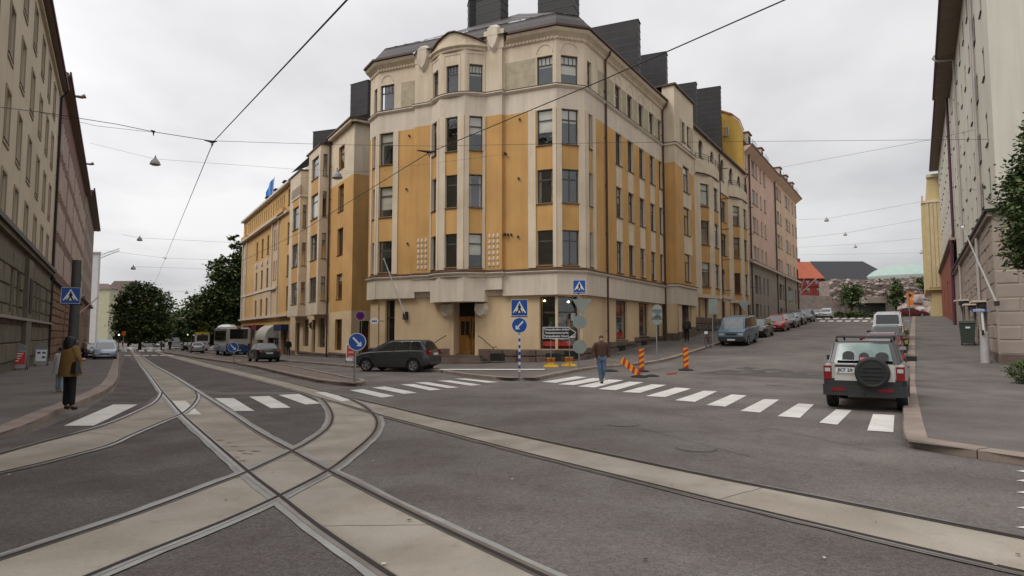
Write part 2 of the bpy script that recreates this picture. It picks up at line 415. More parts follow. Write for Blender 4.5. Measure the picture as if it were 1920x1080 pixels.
def drape(name, poly, dz, m, step=1.25, kind='structure', parent=None, skirt=0, zf=None):
    zf = zf or (lambda x, y: H(x, y) + dz)
    B = dense(poly, step, True)
    x0, x1 = min(p.x for p in B), max(p.x for p in B); y0, y1 = min(p.y for p in B), max(p.y for p in B)
    pts = [Vector(p) for p in B]; nb = len(pts); TB = [(p.x, p.y) for p in B]
    T = [(*TB[k - 1], *TB[k]) for k in range(nb)]
    i = 0
    y = y0 + step / 2
    while y < y1:
        c = crossings(y, T)
        for a, b in zip(c[::2], c[1::2]):
            x = x0 + step * (math.floor((a - x0) / step) + 1)
            while x < b: pts.append(Vector((x + (i % 2) * .03, y))); x += step; i += 1
        y += step
    r = geometry.delaunay_2d_cdt(pts, [], [list(range(nb))], 1, 1e-5)
    b = MB(); v3 = [(p.x, p.y, zf(p.x, p.y)) for p in r[0]]
    b.mesh(v3, [tuple(f) for f in r[2]], m)
    if skirt:
        for k in range(nb):
            p, q = B[k], B[(k + 1) % nb]
            b.face([(p.x, p.y, zf(p.x, p.y)), (q.x, q.y, zf(q.x, q.y)), (q.x, q.y, zf(q.x, q.y) - skirt), (p.x, p.y, zf(p.x, p.y) - skirt)], m)
    return b.build(name, parent, kind=kind)
def spline(pts, step=.35):
    P = [Vector(p[:2]) for p in pts]; P = [P[0] * 2 - P[1]] + P + [P[-1] * 2 - P[-2]]; out = []
    for i in range(1, len(P) - 2):
        k = max(2, int((P[i + 1] - P[i]).length / step))
        a, b, c, d = P[i - 1:i + 3]
        for j in range(k):
            t = j / k
            out.append(.5 * ((2 * b) + (c - a) * t + (2 * a - 5 * b + 4 * c - d) * t * t + (3 * b - a - 3 * c + d) * t**3))
    out.append(P[-2]); return out
def resample(P, n):
    L = [0]
    for i in range(1, len(P)): L.append(L[-1] + (P[i] - P[i - 1]).length)
    out = []; j = 0
    for k in range(n):
        d = L[-1] * k / (n - 1)
        while j < len(P) - 2 and L[j + 1] < d: j += 1
        t = (d - L[j]) / max(1e-9, L[j + 1] - L[j]); out.append(P[j] + (P[j + 1] - P[j]) * min(1, t))
    return out
def ribbon(mb, P, o0, o1, dz, m, jit=0):
    n = len(P); nr = []
    for i in range(n):
        d = (P[min(i + 1, n - 1)] - P[max(i - 1, 0)]).normalized(); nr.append(Vector((-d.y, d.x)))
    far = lambda p: dz * (1 + max(0, p.length - 30) / 25)
    R = [[p + q * (o + (rnd.uniform(-jit, jit) if jit else 0)) for p, q in zip(P, nr)] for o in (o0, o1)]
    for i in range(n - 1):
        mb.face([(q.x, q.y, H(q.x, q.y) + far(q)) for q in (R[0][i], R[0][i + 1], R[1][i + 1], R[1][i])], m)
def gpl(L): return [gp(*p).xy for p in L]
L1 = [(240, 651), (242, 655), (244, 659), (256, 673), (267, 688), (287, 713), (303, 735), (320, 755), (340, 778), (377, 812), (461.5, 886), (523, 934), (593, 990), (720, 1078), (800, 1130)]
R1 = [(247, 651), (250, 655), (254, 661), (267, 670), (287, 685), (320, 703), (367, 733), (427, 772), (480, 808), (548, 845.5), (618, 884), (650, 900), (773, 963), (1013, 1077), (1120, 1125)]
L2 = [(278, 653), (286, 658), (305, 665.5), (337, 675), (380, 687), (440, 702), (500, 718), (560, 735), (602, 748), (643, 759), (703, 777), (760, 792), (877, 823), (1000, 855), (1333, 938), (1633, 1010), (1920, 1077), (2200, 1140)]
R2 = [(284, 652), (291, 656), (308, 663), (353, 672), (400, 684), (470, 700), (530, 714), (585, 728), (647, 744), (727, 762), (810, 782), (877, 796), (1000, 823), (1300, 887), (1633, 953), (1920, 1010), (2300, 1083)]
L3 = [(593, 745), (602, 749), (613, 761), (621, 777), (620, 792), (609, 808), (577, 830), (548, 845.5), (461.5, 886), (420, 902), (256, 964), (111, 1013), (0, 1049), (-160, 1100)]
R3 = [(640, 743), (660, 750), (685, 763), (702, 778), (709, 792), (705, 809), (690, 827), (660, 852), (618, 884), (523, 934), (420, 981), (284, 1035.6), (178, 1080), (60, 1130)]
L4 = [(303, 736), (299, 746), (288, 757), (267, 768), (230, 785), (180, 803), (67, 833), (0, 852), (-120, 886)]
R4 = [(367, 734), (371, 746), (360, 763), (340, 778), (310, 790), (240, 820), (200, 838), (67, 873), (0, 888), (-140, 925)]
TR = {}
for nm, lst in dict(L1=L1, R1=R1, L2=L2, R2=R2, L3=L3, R3=R3, L4=L4, R4=R4).items(): TR[nm] = spline(gpl(lst))
def band(A, B, dz):
    n = max(len(A), len(B)); a, b = resample(A, n), resample(B, n); m = MB()
    far = lambda p: dz * (1 + max(0, p.length - 30) / 25)
    for i in range(n - 1):
        q = [a[i], a[i + 1], b[i + 1], b[i]]; mids = [(a[i] + b[i]) / 2, (a[i + 1] + b[i + 1]) / 2]
        for quad in ([a[i], a[i + 1], mids[1], mids[0]], [mids[0], mids[1], b[i + 1], b[i]]):
            m.face([(p.x, p.y, H(p.x, p.y) + far(p)) for p in quad], CONC)
    return m
tracks = [('1', .004, .012, .016, .0195, 'left'), ('2', .004, .012, .016, .0195, 'right'), ('3', .0075, .0135, .0175, .021, 'curve'), ('4', .0075, .0135, .0175, .021, 'curve')]
RL = {'1': 'straight tram track running from the far left street to the bottom centre', '2': 'tram track sweeping past the median island to the right edge',
      '3': 'curved tram track crossing the foreground towards the lower left corner', '4': 'curved tram track branching off left beside the waiting woman'}
for k, zb, ze, zs_, zg, _ in tracks:
    A, B = TR['L' + k], TR['R' + k]
    tb = band(A, B, zb).build('tram_track', None, kind='structure')
    for P, sg in ((A, 1), (B, -1)):
        # find the outer side
        i = len(P) // 2; d = (P[i + 1] - P[i]).normalized(); nrm = Vector((-d.y, d.x)); other = (B if P is A else A)
        j = min(range(len(other)), key=lambda q: (other[q] - P[i]).length); outer = -1 if (other[j] - P[i]).dot(nrm) > 0 else 1
        m = MB(); ribbon(m, P, outer * .03, outer * (.13 if k in '13' else .085), ze, MORT if k in '13' else mat('rail_edge_dark', (.19, .165, .145), .85, .3, 2, .2, 50), .014); m.build('rail_mortar', tb)
        m = MB(); ribbon(m, P, outer * .002, outer * .058, zs_, STEEL); ribbon(m, P, -outer * .045, -outer * .062, zs_, STEEL); ribbon(m, P, -outer * .045, outer * .002, zg, GROOVE)
        m.build('rail', tb)
# transverse joints and cracks in the concrete, cracks in the asphalt
def crackline(p, q, w, dz, m, jit=.06, n=14):
    pts = [p.lerp(q, i / n) for i in range(n + 1)]; d = (q - p).normalized(); nn = Vector((-d.y, d.x))
    pts = [pts[0]] + [a + nn * rnd.uniform(-jit, jit) for a in pts[1:-1]] + [pts[-1]]; mb = MB(); ribbon(mb, pts, -w / 2, w / 2, dz, m); return mb
for k, zb, *_r in tracks:
    n = 400; A, B = resample(TR['L' + k], n), resample(TR['R' + k], n); acc = rnd.uniform(0, 3)
    for i in range(1, n):
        acc += (A[i] - A[i - 1]).length
        if acc > 5.2 and A[i].length < 28 and A[i].y > 3:
            acc = 0; d = (B[i] - A[i]).normalized()
            crackline(A[i] + d * .06, B[i] - d * .06, .014, zb + .0015, mat('joint_dark', (.12, .10, .085), .9, .2), .012, 8).build('concrete_joint', None, kind='structure')
for (x0, y0, x1, y1) in ((1150, 790, 1420, 860), (900, 745, 1130, 770), (1430, 800, 1660, 850)):
    crackline(gp(x0, y0).xy, gp(x1, y1).xy, .011, .0065, mat('crack_dark', (.10, .088, .08), .9, .2), .02, 30).build('road_crack', None, kind='structure')
# ---------------------------------------------------------------- painted crossings
ZN = [[(120, 799), (212, 759), (258, 759), (205, 785), (175, 799)], [(322, 752), (348, 752), (378, 778), (345, 778)], [(402, 747), (438, 747), (477, 771), (440, 771)],
      [(467, 744), (505, 743), (545, 765), (508, 766)], [(522, 741), (560, 739), (601, 757), (573, 759)], [(590, 736), (617, 735), (665, 750), (640, 753)],
      [(655, 732), (680, 730), (740, 743), (716, 746)], [(697, 727), (722, 725), (783, 737), (758, 739)], [(751, 721), (776, 720.5), (828, 731), (806, 732.5)],
      [(777, 717.5), (802, 717), (861, 727), (839, 728)], [(819, 714), (844, 713.5), (903, 722), (882, 723.5)], [(850, 710), (873, 710), (935, 717), (914, 718)]]
ZR_ = [[(1015, 716.5), (1080, 706), (1101, 707.5), (1042, 718)], [(1046, 721), (1112, 709), (1138, 711), (1076, 722.5)], [(1083, 725), (1142, 712), (1170, 713), (1115, 727)], [(1121, 730), (1180, 716), (1207, 717), (1155, 732)],
       [(1166, 735.5), (1222, 721), (1250, 722), (1200, 737)], [(1211, 743), (1267, 727), (1296, 729), (1247, 745)], [(1265, 751), (1320, 733), (1345, 734), (1303, 754)],
       [(1324, 760), (1372, 740), (1400, 742), (1360, 763)], [(1388, 771), (1432, 749), (1461, 750), (1425, 774)], [(1458, 781), (1497, 757), (1526, 759), (1500, 784)],
       [(1536, 793), (1568, 768), (1597, 770), (1570, 797)], [(1626, 808), (1637, 777), (1677, 779), (1675, 811)]]
def crossing(name, label, polys, dz=.0095):
    t = thing(name, label, 'road marking', gp(*polys[0][0]))
    for q in polys:
        drape('stripe', [gp(*p).xy for p in q], dz, PAINT, .5, None, t)
    return t
crossing('zebra_crossing', 'white zebra crossing over the tram tracks in front of the median island', ZN)
crossing('zebra_crossing', 'white zebra crossing over the uphill side street, from the walking man to the parked off-roader', ZR_)
far_l = [[(x, 659.5), (x + 11, 659.5), (x + 9, 655.5), (x - 1, 655.5)] for x in (228, 244, 260, 276, 292)] + [[(x, 668), (x + 12, 668), (x + 11, 666.6), (x - 1, 666.6)] for x in (234, 251, 268, 284, 300, 314)]
crossing('zebra_crossing', 'distant dashed crossing over the tram street before the trees', [q for q in far_l], .05)
far_r = [[(x, 599), (x + 9, 599), (x + 12, 596.6), (x + 3, 596.6)] for x in range(1532, 1650, 15)] + [[(x, 604), (x + 10, 604), (x + 12, 601.6), (x + 2, 601.6)] for x in range(1536, 1650, 16)]
crossing('zebra_crossing', 'distant dashed crossing at the top of the side street before the bushes', far_r, .05)
teeth = [[(1905, y), (1945, y - 4), (1945, y + 6)] for y in (884, 902, 924, 953, 990)]
crossing('yield_marking', 'row of white painted triangles at the right edge of the foreground road', teeth)
drape('lane_line', [gp(*p).xy for p in [(822, 697.5), (1022, 697.5), (1020, 699.5), (826, 699.5)]], .15, PAINT, 1.5)
# patches of newer asphalt between the tracks
def patch(pts, m=ASPHD, dz=.002, name='road_patch'):
    return drape(name, [gp(*p).xy for p in pts], dz, m, 1.2)
patch([(-80, 905), (0, 893), (120, 862), (240, 823), (338, 781), (375, 815), (455, 884), (420, 898), (250, 962), (100, 1013), (-60, 1062)])
patch([(380, 738), (430, 740), (560, 738), (598, 750), (617, 772), (600, 808), (552, 842), (490, 808), (430, 770)])
patch([(520, 946), (590, 998), (700, 1078), (730, 1100), (160, 1098), (290, 1040), (400, 992)])
patch([(285, 655), (262, 660), (300, 688), (367, 728), (420, 736), (555, 735), (470, 709), (370, 684)])
patch([(236, 668), (226, 690), (224, 712), (212, 735), (160, 770), (60, 812), (-40, 845), (60, 832), (180, 800), (262, 766), (298, 735), (280, 710), (258, 682)])
patch([(1640, 700), (1530, 698), (1400, 688), (1300, 700), (1420, 706), (1560, 712)], mat('asphalt_seam', (.09, .082, .078), .9, .2, .9, .4, 90, fine=.3), .002)
# ---------------------------------------------------------------- pavements with granite kerbs
PH = .12
def kerb(parent, P, w, limit=300, step=1.25, top=.135, m=KERB, inward=1):
    L = dense([(p[0], p[1]) for p in P], .25); LL = [0]
    for i in range(1, len(L)): LL.append(LL[-1] + (L[i] - L[i - 1]).length)
    tot = LL[-1]; n = max(1, int(tot / step)); rest = MB(); cnt = 0
    Q = resample(L, n + 1); nr = []
    for i in range(n + 1):
        d = (Q[min(i + 1, n)] - Q[max(i - 1, 0)]).normalized(); nr.append(Vector((-d.y, d.x)) * inward)
    for i in range(n):
        a, b = Q[i], Q[i + 1]; u = (b - a) * .011 / max(.01, (b - a).length); a, b = a + u, b - u
        j = rnd.uniform(-.008, .008); k = rnd.uniform(-.006, .006)
        c0, c1 = a + nr[i] * w, b + nr[i + 1] * w; ch = .025
        def z(p, h): return H(p.x, p.y) + h
        v = []
        for p, q in ((a, c0), (b, c1)):
            v += [(p.x + nr[i].x * j, p.y + nr[i].y * j, z(p, -.1)), (p.x + nr[i].x * j, p.y + nr[i].y * j, z(p, top - ch + k)), (p.x + nr[i].x * (ch + j), p.y + nr[i].y * (ch + j), z(p, top + k)), (q.x, q.y, z(q, top + k)), (q.x, q.y, z(q, -.1))]
        f = [(0, 1, 6, 5), (1, 2, 7, 6), (2, 3, 8, 7), (3, 4, 9, 8), (0, 4, 3, 2, 1), (5, 6, 7, 8, 9)]
        if (a.length < 75) and cnt < limit:
            bb = MB(); bb.mesh(v, f, m); bb.build('kerb_stone', parent); cnt += 1
        else: rest.mesh(v, f, m)
    if rest.v: rest.build('kerb_stone_run', parent, kind='stuff')
def ext(p, d, L): return (p[0] + d.x * L, p[1] + d.y * L)
kl = gpl([(-140, 858), (0, 826), (60, 803), (100, 782), (150, 761), (188, 744), (205, 734), (215, 724), (221, 712), (222.5, 695), (223, 680), (223.5, 668)])
kl = [tuple(p) for p in kl]; kl += [ext(kl[-1], DL, 60), ext(kl[-1], DL, 140)]
pav_l = drape('pavement', kl + [(-190, 180), (-190, -10), (-12, -10), (-10, 2)], PH, ASPH2, 2.0)
kerb(pav_l, kl, .38, 120, inward=1)
kr = [tuple(p) for p in gpl([(2300, 925), (1920, 874), (1807, 856), (1740, 847), (1705, 842), (1695, 832), (1693, 800), (1693, 760), (1695, 720)])]
P0 = Vector(kr[-1]); kr += [tuple((P0 + DR.xy * t)) for t in (10, 25, 40, 60, 78)]
pav_r = drape('pavement', kr + [(120, 110), (120, -5), (30, -5)], PH, ASPH2, 2.0)
kerb(pav_r, kr, .34, 140, inward=-1)
kc = [tuple(p) for p in gpl([(530, 678), (600, 684), (663, 690), (740, 694), (820, 698), (845, 701.5), (870, 706.5), (947, 714), (960, 714.5), (977, 713.5), (1005, 714.5), (1045, 705), (1080, 698), (1106, 693), (1150, 689), (1205, 685), (1240, 679.5), (1262, 674), (1292, 665), (1320, 656), (1343, 648)])]
kc = [ext(kc[0], DL, 150), ext(kc[0], DL, 55), ext(kc[0], DL, 25)] + kc
P1 = Vector(kc[-1]); kc += [tuple((P1 + DR.xy * t)) for t in (12, 25, 40, 50)]
pav_c = drape('pavement', kc + [(30, 100), (-20, 110), (-60, 190)], PH, ASPH2, 2.0)
kerb(pav_c, kc, .28, 250, inward=1)
# median islands, cobbled tops
def island(front, back, label):
    poly = [gp(*p, .0).xy for p in front] + [gp(*p, .0).xy for p in back]
    isl = drape('traffic_island', poly, .11, COBB, .8)
    kerb(isl, [tuple(p) for p in poly] + [tuple(poly[0])], .22, 120, 1.0, .14, inward=1)
    return isl
island([(443, 684), (478, 690), (513, 699), (555, 709), (597, 718), (640, 723), (663, 725), (678, 724), (686, 720.5)], [(682, 716.5), (660, 714), (597, 700), (527, 686), (470, 681.5)], '')
island([(308, 662), (340, 667), (380, 674), (420, 680), (440, 682.5), (452, 681)], [(450, 678.5), (400, 670.5), (340, 660), (310, 657)], '')
# manhole covers, worn patches, chewing gum
def disc(mb, c, r, m, dz, n=20, sx=1):
    mb.face([(c.x + r * math.cos(2 * math.pi * k / n) * sx, c.y + r * math.sin(2 * math.pi * k / n), H(c.x, c.y) + dz) for k in range(n)], m)
IRON = mat('cast_iron', (.055, .05, .048), .6, .3, 8, .5, 40, metal=.4)
for i, (x, y, lb) in enumerate([(1306, 841, 'round iron manhole cover in the foreground asphalt right of centre'), (1168, 796, 'small round iron cover in the road below the zebra crossing'), (1455, 722, 'round iron cover in the middle of the side street')]):
    c = gp(x, y); b = MB(); disc(b, c, .34, mat('cover_ring', (.11, .10, .09), .7, .3, 6), .006, 28); disc(b, c, .30, mat('cover_iron', (.135, .12, .11), .6, .35, 14, .6, 30), .009, 28)
    tag(b.build('manhole_cover'), lb, 'manhole cover')
b = MB()
for i in range(260):
    x, y = rnd.uniform(-9, 12), rnd.uniform(4.2, 22)
    disc(b, Vector((x, y, 0)), rnd.uniform(.008, .02), rnd.choice([PAINT, CONC, GROOVE, GROOVE, BROWN]), .022, 6, rnd.uniform(.7, 1.3))
tag(b.build('road_litter', kind='stuff'), 'tiny stones, gum spots and litter scattered on the road', 'litter')
b = MB()
for (x, y) in [(430, 831), (438, 838), (452, 846), (470, 852), (443, 858), (455, 865), (480, 847), (412, 826), (486, 871), (459, 851)]:
    disc(b, gp(x, y), rnd.uniform(.02, .04), BROWN, .0085, 8, 2)
b.build('worn_spot', None, kind='structure')
# ================================================================ the yellow corner building
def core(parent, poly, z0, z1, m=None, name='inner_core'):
    b = MB(); b.prism([(p[0], p[1]) for p in poly], z0, z1, m or DARK); return b.build(name, parent)  # added solid inside the walls against light leaks; default dark colour stands for unlit rooms
A0 = Vector((1.2, 37.1, 0)); dF = hv(113.6); nF = Vector((dF.y, -dF.x, 0))
FR = Fac(A0, dF, nF)                                   # front, towards the crossing
P5 = FR.at(1.49, 0); dB = hv(74); FB = Fac(P5, dB, Vector((dB.y, -dB.x, 0)))
P6 = FB.at(1.75, 0); FRT = Fac(P6, DR, NR)             # right-hand street front
PL = FR.at(-10.88, 0); FLS = Fac(PL, -DL, -Vector((DL.y, -DL.x, 0)) * -1)
FLS = Fac(PL + DL * 1.6, -DL, Vector((-DL.y, DL.x, 0)) * -1)   # short left return
if FLS.n.dot(Vector((-1, -1, 0))) < 0: FLS = Fac(FLS.P, FLS.d, -FLS.n)
bld = thing('apartment_building', 'orange and cream corner building with bay windows and dark mansard roof', 'building', (2.5, 42, .1))
wl = MB()
ZB, ZO, ZC, ZE = 5.55, 14.92, 16.25, 19.35      # belt, orange top, cream band top, eave
ROWS = [(5.78, 7.8), (9.38, 11.36), (12.82, 14.92)]; TOPR = (16.4, 18.12)
def pil(F, s, w, o=0, z0=ZB + .1, z1=ZO + .02, m=CREAM, nm='pilaster', d=.07):
    b = MB(); b.fbox(F, s - w / 2, s + w / 2, z0, z1, o - .02, o + d, m); return b.build(nm, bld)
def bay_rows(F, a, b, o=0, top=True, st='T', flat=False):
    hs = rows(bld, wl, F, [(a, b)], ROWS, style=st, o=o)
    if top: hs += rows(bld, wl, F, [(a, b)], [TOPR], style='M', o=o)
    return hs
zon = lambda s0, s1, base=ORANGE: [(s0, s1, ZO, ZC, CREAM2), (s0, s1, ZC, ZE + .6, CREAM)]
# --- front, left to right.  px columns were measured, s values are metres on the front plane
def S_(x, y=350, o=0): return FR.px(x, y, o)[0]
sL = -10.88
wa, wb_ = S_(711), S_(737)
h = bay_rows(FR, wa, wb_)
wall(wl, FR, sL, S_(780), ZB, ZE, ORANGE, h, zon(sL, S_(780)) + [(S_(750), S_(780), ZC + .1, 18.1, ROUGHP)], rev=CREAM)
pil(FR, (S_(737) + S_(747)) / 2, S_(747) - S_(737) - .02); pil(FR, (sL + wa) / 2, wa - sL)
# left return
h = bay_rows(FLS, .75, 1.3); wall(wl, FLS, 0, 1.6, ZB, ZE, ORANGE, h, zon(0, 1.6), rev=CREAM)
pil(FLS, 1.45, .25); pil(FLS, .55, .2)
# proud strips and the bow
sa, sb, sc, sd = S_(780), S_(812), S_(913), S_(944)
OP = .25; GO = -.22
for a, b in ((sa, sb), (sc, sd)):
    wall(wl, FR, a, b, 4.45, ZE + .3, ORANGE, (), [(a, b, 4.4, ZB, CREAM2), (a, b, ZO, ZC, CREAM2), (a, b, ZC, 20.5, CREAM)], o=OP)
    for s_ in (a, b):
        for q0, q1, mq in ((4.45, ZB, CREAM2), (ZB, ZO, ORANGE), (ZO, ZC, CREAM2), (ZC, ZE + .3, CREAM)): wl.face([FR.at(s_, q0, -.2 if q0 < 5 else 0), FR.at(s_, q0, OP), FR.at(s_, q1, OP), FR.at(s_, q1, -.2 if q0 < 5 else 0)], mq)
    wall(wl, FR, a - .06, b + .06, 4.12, 4.7, CREAM2, (), o=-.12)
    wl.face([FR.at(a - .06, 4.12, -.3), FR.at(b + .06, 4.12, -.3), FR.at(b + .06, 4.12, -.12), FR.at(a - .06, 4.12, -.12)], CREAM2); wl.face([FR.at(a, 4.45, -.3), FR.at(b, 4.45, -.3), FR.at(b, 4.45, OP), FR.at(a, 4.45, OP)], CREAM2)
BW = [(sb, OP), (sb + 1.02, 1.0), (sc - 1.02, 1.0), (sc, OP)]
for i in range(3):
    p, q = FR.at(BW[i][0], 0, BW[i][1]), FR.at(BW[i + 1][0], 0, BW[i + 1][1]); d = (q - p); Ln = d.length; d.normalize()
    F = Fac(p, d, Vector((d.y, -d.x, 0)))
    w = .82 if i != 1 else .84
    cc = Ln / 2 + (-.06 if i == 0 else .06 if i == 2 else 0)
    h = bay_rows(F, cc - w / 2, cc + w / 2)
    wall(wl, F, 0, Ln, 3.75, ZE + .25, ORANGE, h, [(0, Ln, 3.7, ZB, CREAM2)] + zon(0, Ln), rev=CREAM)
    pil(F, (cc - w / 2) / 2, cc - w / 2); pil(F, (cc + w / 2 + Ln) / 2, Ln - cc - w / 2)
    # faint relief frames over the attic windows
    b = MB(); b.fbox(F, cc - w / 2 - .12, cc + w / 2 + .12, 18.75, 18.8, 0, .03, CREAM2)
    b.fbox(F, cc - w / 2 - .14, cc - w / 2 - .1, 16.4, 18.8, 0, .03, CREAM2); b.fbox(F, cc + w / 2 + .1, cc + w / 2 + .14, 16.4, 18.8, 0, .03, CREAM2); b.build('relief_frame', bld)
for s_ in (sb, sc): wl.face([FR.at(s_, 3.75, -.4), FR.at(s_, 3.75, OP), FR.at(s_, 5.5, OP), FR.at(s_, 5.5, -.4)], CREAM2)
wl.face([FR.at(BW[0][0], 3.75, -.4), FR.at(*[BW[0][0], 3.75, BW[0][1]]), FR.at(BW[1][0], 3.75, 1.0), FR.at(BW[2][0], 3.75, 1.0), FR.at(BW[3][0], 3.75, BW[3][1]), FR.at(BW[3][0], 3.75, -.4)], CREAM2)
# right half of the front
w1a, w1b = S_(1007), S_(1037)
h = bay_rows(FR, w1a, w1b, st='T')
wall(wl, FR, sd, 1.49, ZB, ZE, ORANGE, h, zon(sd, 1.49) + [(S_(947), S_(1005), ZC + .1, 18.1, ROUGHP)], rev=CREAM)
pil(FR, S_(998), S_(1005) - S_(991)); pil(FR, (w1b + 1.49) / 2, 1.49 - w1b)
h = bay_rows(FB, .30, 1.36, st='TC'); wall(wl, FB, 0, 1.75, ZB, ZE, ORANGE, h, zon(0, 1.75), rev=CREAM)
pil(FB, .15, .3); pil(FB, 1.555, .39)
# arched relief over the attic windows
def arch(F, c, r, z, o=.0, nm='arch_relief', m=CREAM2):
    b = MB(); b.tube([F.at(c - r * math.cos(t), z + r * math.sin(t), o + .01) for t in [math.pi * k / 10 for k in range(11)]], .03, m, 5); b.build(nm, bld)
arch(FR, (w1a + w1b) / 2, .5, 18.3); arch(FB, .83, .58, 18.3); arch(FR, (wa + wb_) / 2, .45, 18.3)
# --- right street front
Rn = 13.75
cols = [(.42, 1.0)] + [(a, a + .98) for a in (4.62, 6.68, 8.78, 10.92, 12.9)]
cols[-1] = (12.85, 13.6)
h = []
for a, b in cols:
    for r in ROWS: h.append((a, b, *r)); window(bld, FRT, a, b, *r, style='TC' if a > 2 else 'T', blind=rblind(), inset=.16)
    h.append((a, b, *TOPR)); window(bld, FRT, a, b, *TOPR, style='M', blind=rblind(), inset=.16)
z_ = zon(0, Rn)
for a, b in cols[1:]:
    for c, d in ((7.8, 9.38), (11.36, 12.82)): z_.append((a, b, c, d, CREAM))
wall(wl, FRT, 0, Rn, ZB, ZE, ORANGE, h, z_ + [(a + 1.05, a + 1.95, ZC + .1, 18.1, ROUGHP) for a in (4.62, 6.68, 8.78, 10.92)] + [(1.9, 4.4, ZC + .1, 18.1, ROUGHP)], rev=CREAM)
pil(FRT, .21, .42); pil(FRT, 1.2, .4)
for a, b in cols[1:]: arch(FRT, (a + b) / 2, .5, 18.3)
pipe(bld, FRT, 2.9, .2, 19.5, .1); pipe(bld, FRT, Rn - .15, .9, 19.5, .1)
# --- ground floor, a hand's breadth behind the upper walls
GO = -.22
gz = 4.1
gh = [(S_(1009, 600), 1.28, .98, gz - .02), (S_(718, 620), S_(736, 620), .3, gz - .02)]
dr = (S_(847, 610), S_(887, 610), .55, 3.85)
wall(wl, FR, sL + .15, 1.41, 4.0, gz + .05, BUFF, (), o=GO)
wall(wl, FR, sL + .15, 1.41, -.8, 4.0, BUFF, [(a, b, c, min(d, 4.0)) for a, b, c, d in gh] + [(dr[0] - .25, dr[1] + .25, -.8, 3.95)], [(sL, 2, -1, .95, GRAN)], o=GO, depth=.5)
for q in gh:
    window(bld, FR, q[0], q[1], q[2], 4.0, style='T', o=GO, inset=.2, fm=BROWN, blind=0, sill=False)
wall(wl, FB, 0.08, 1.66, -.8, 4.1, BUFF, [(.12, 1.35, .98, 4.0)], [(0, 2, -1, .95, GRAN)], o=GO, depth=.4)
window(bld, FB, .12, 1.35, .98, 4.0, style='T', o=GO, inset=.2, fm=BROWN, sill=False)
wall(wl, FRT, .09, Rn, -.5, 4.1, BUFF, [(4.85, 6.75, 1.5, 4.0), (8.9, 10.75, 1.7, 4.0), (12.4, 13.35, 1.7, 4.0)], [(-.2, 3.5, -1, 1.05, GRAN), (3.5, 8, -1, 1.35, GRAN), (8, 14, -1, 1.62, GRAN)], o=GO, depth=.4)
for q in [(4.85, 6.75, 1.5), (8.9, 10.75, 1.7), (12.4, 13.35, 1.7)]: window(bld, FRT, q[0], q[1], q[2], 4.0, style='T', o=GO, inset=.15, fm=BROWN, sill=True)
wall(wl, FLS, 0, 1.5, -.8, 4.1, BUFF, (), [(0, 2, -1, .95, GRAN)], o=GO)
# pale band over the shops
for F, a, b in ((FR, sL - .08, sa + .02), (FR, sd - .02, 1.52), (FB, -.03, 1.79), (FRT, -.03, Rn + .1), (FLS, 0, 1.66)):
    wall(wl, F, a, b, 4.08, 5.5, CREAM2, (), o=.06); wl.face([F.at(a, 4.08, -.3), F.at(b, 4.08, -.3), F.at(b, 4.08, .06), F.at(a, 4.08, .06)], CREAM2)
wl.build('wall', bld)
# mouldings as swept profiles along the outline
OUT = [(FLS, 0), (FLS, 1.6)]
def outline(o, z):
    pts = [FLS.at(0, z, o), None, ]
    L = [(FLS.at(-3, z, o), FLS.at(1.6, z, o)), (FR.at(sL, z, o), FR.at(sa, z, o))]
    return L
def mitre(planes):           # planes: list of (P, d, n) polyline vertices with offsets -> function o -> points
    def f(o):
        pts = []
        for i in range(len(planes) - 1):
            pass
    return f
VX = [FLS.P.xy - Vector((0, 0)), PL.xy, FR.at(sa, 0).xy, FR.at(sa, 0, OP).xy, FR.at(sb, 0, OP).xy]
nb_ = 9
def bowpts():
    out = []
    for k in range(nb_ + 1):
        t = k / nb_; s = sb + (sc - sb) * t; o = OP + .82 * (1 - abs(2 * t - 1) ** 2.4); out.append(FR.at(s, 0, o).xy)
    return out
VX = [FLS.P.xy, PL.xy, FR.at(sa, 0).xy, FR.at(sa + .02, 0, OP).xy] + bowpts() + [FR.at(sd - .02, 0, OP).xy, FR.at(sd, 0).xy, P5.xy, P6.xy, FRT.at(Rn, 0).xy]
def offs(V, o):
    out = []
    for i in range(len(V)):
        ns = []
        for a, b in ((i - 1, i), (i, i + 1)):
            if a >= 0 and b < len(V):
                d = (V[b] - V[a]).normalized(); ns.append(Vector((d.y, -d.x)))
        if len(ns) == 2:
            n = (ns[0] + ns[1]).normalized(); c = max(.35, n.dot(ns[0])); out.append(V[i] + n * (o / c))
        else: out.append(V[i] + ns[0] * o)
    return out
def sweep(mb, V, prof, m):
    """profile (offset, z) swept along the plan outline V"""
    R = [[(p.x, p.y, z) for p in offs(V, o)] for o, z in prof]
    for a, b in zip(R, R[1:]):
        for i in range(len(V) - 1): mb.face([a[i], a[i + 1], b[i + 1], b[i]], m)
def moulding(nm, prof, m, V=None, par=None):
    b = MB(); sweep(b, V or VX, prof, m); return b.build(nm, par or bld)
moulding('belt_course', [(0, 5.5), (.16, 5.5), (.2, 5.42), (.14, 5.34), (.07, 5.3), (.05, 5.2)], CREAM2)
moulding('belt_flashing', [(0, 5.62), (.21, 5.52), (.21, 5.49), (0, 5.49)], BROWN)
moulding('belt_course', [(0, 16.38), (.14, 16.34), (.16, 16.26), (.08, 16.18), (0, 16.12)], CREAM2)
moulding('belt_flashing', [(0, 16.44), (.17, 16.37), (.17, 16.345), (0, 16.345)], BROWN)
VL = VX[:3]; VR = VX[-5:]
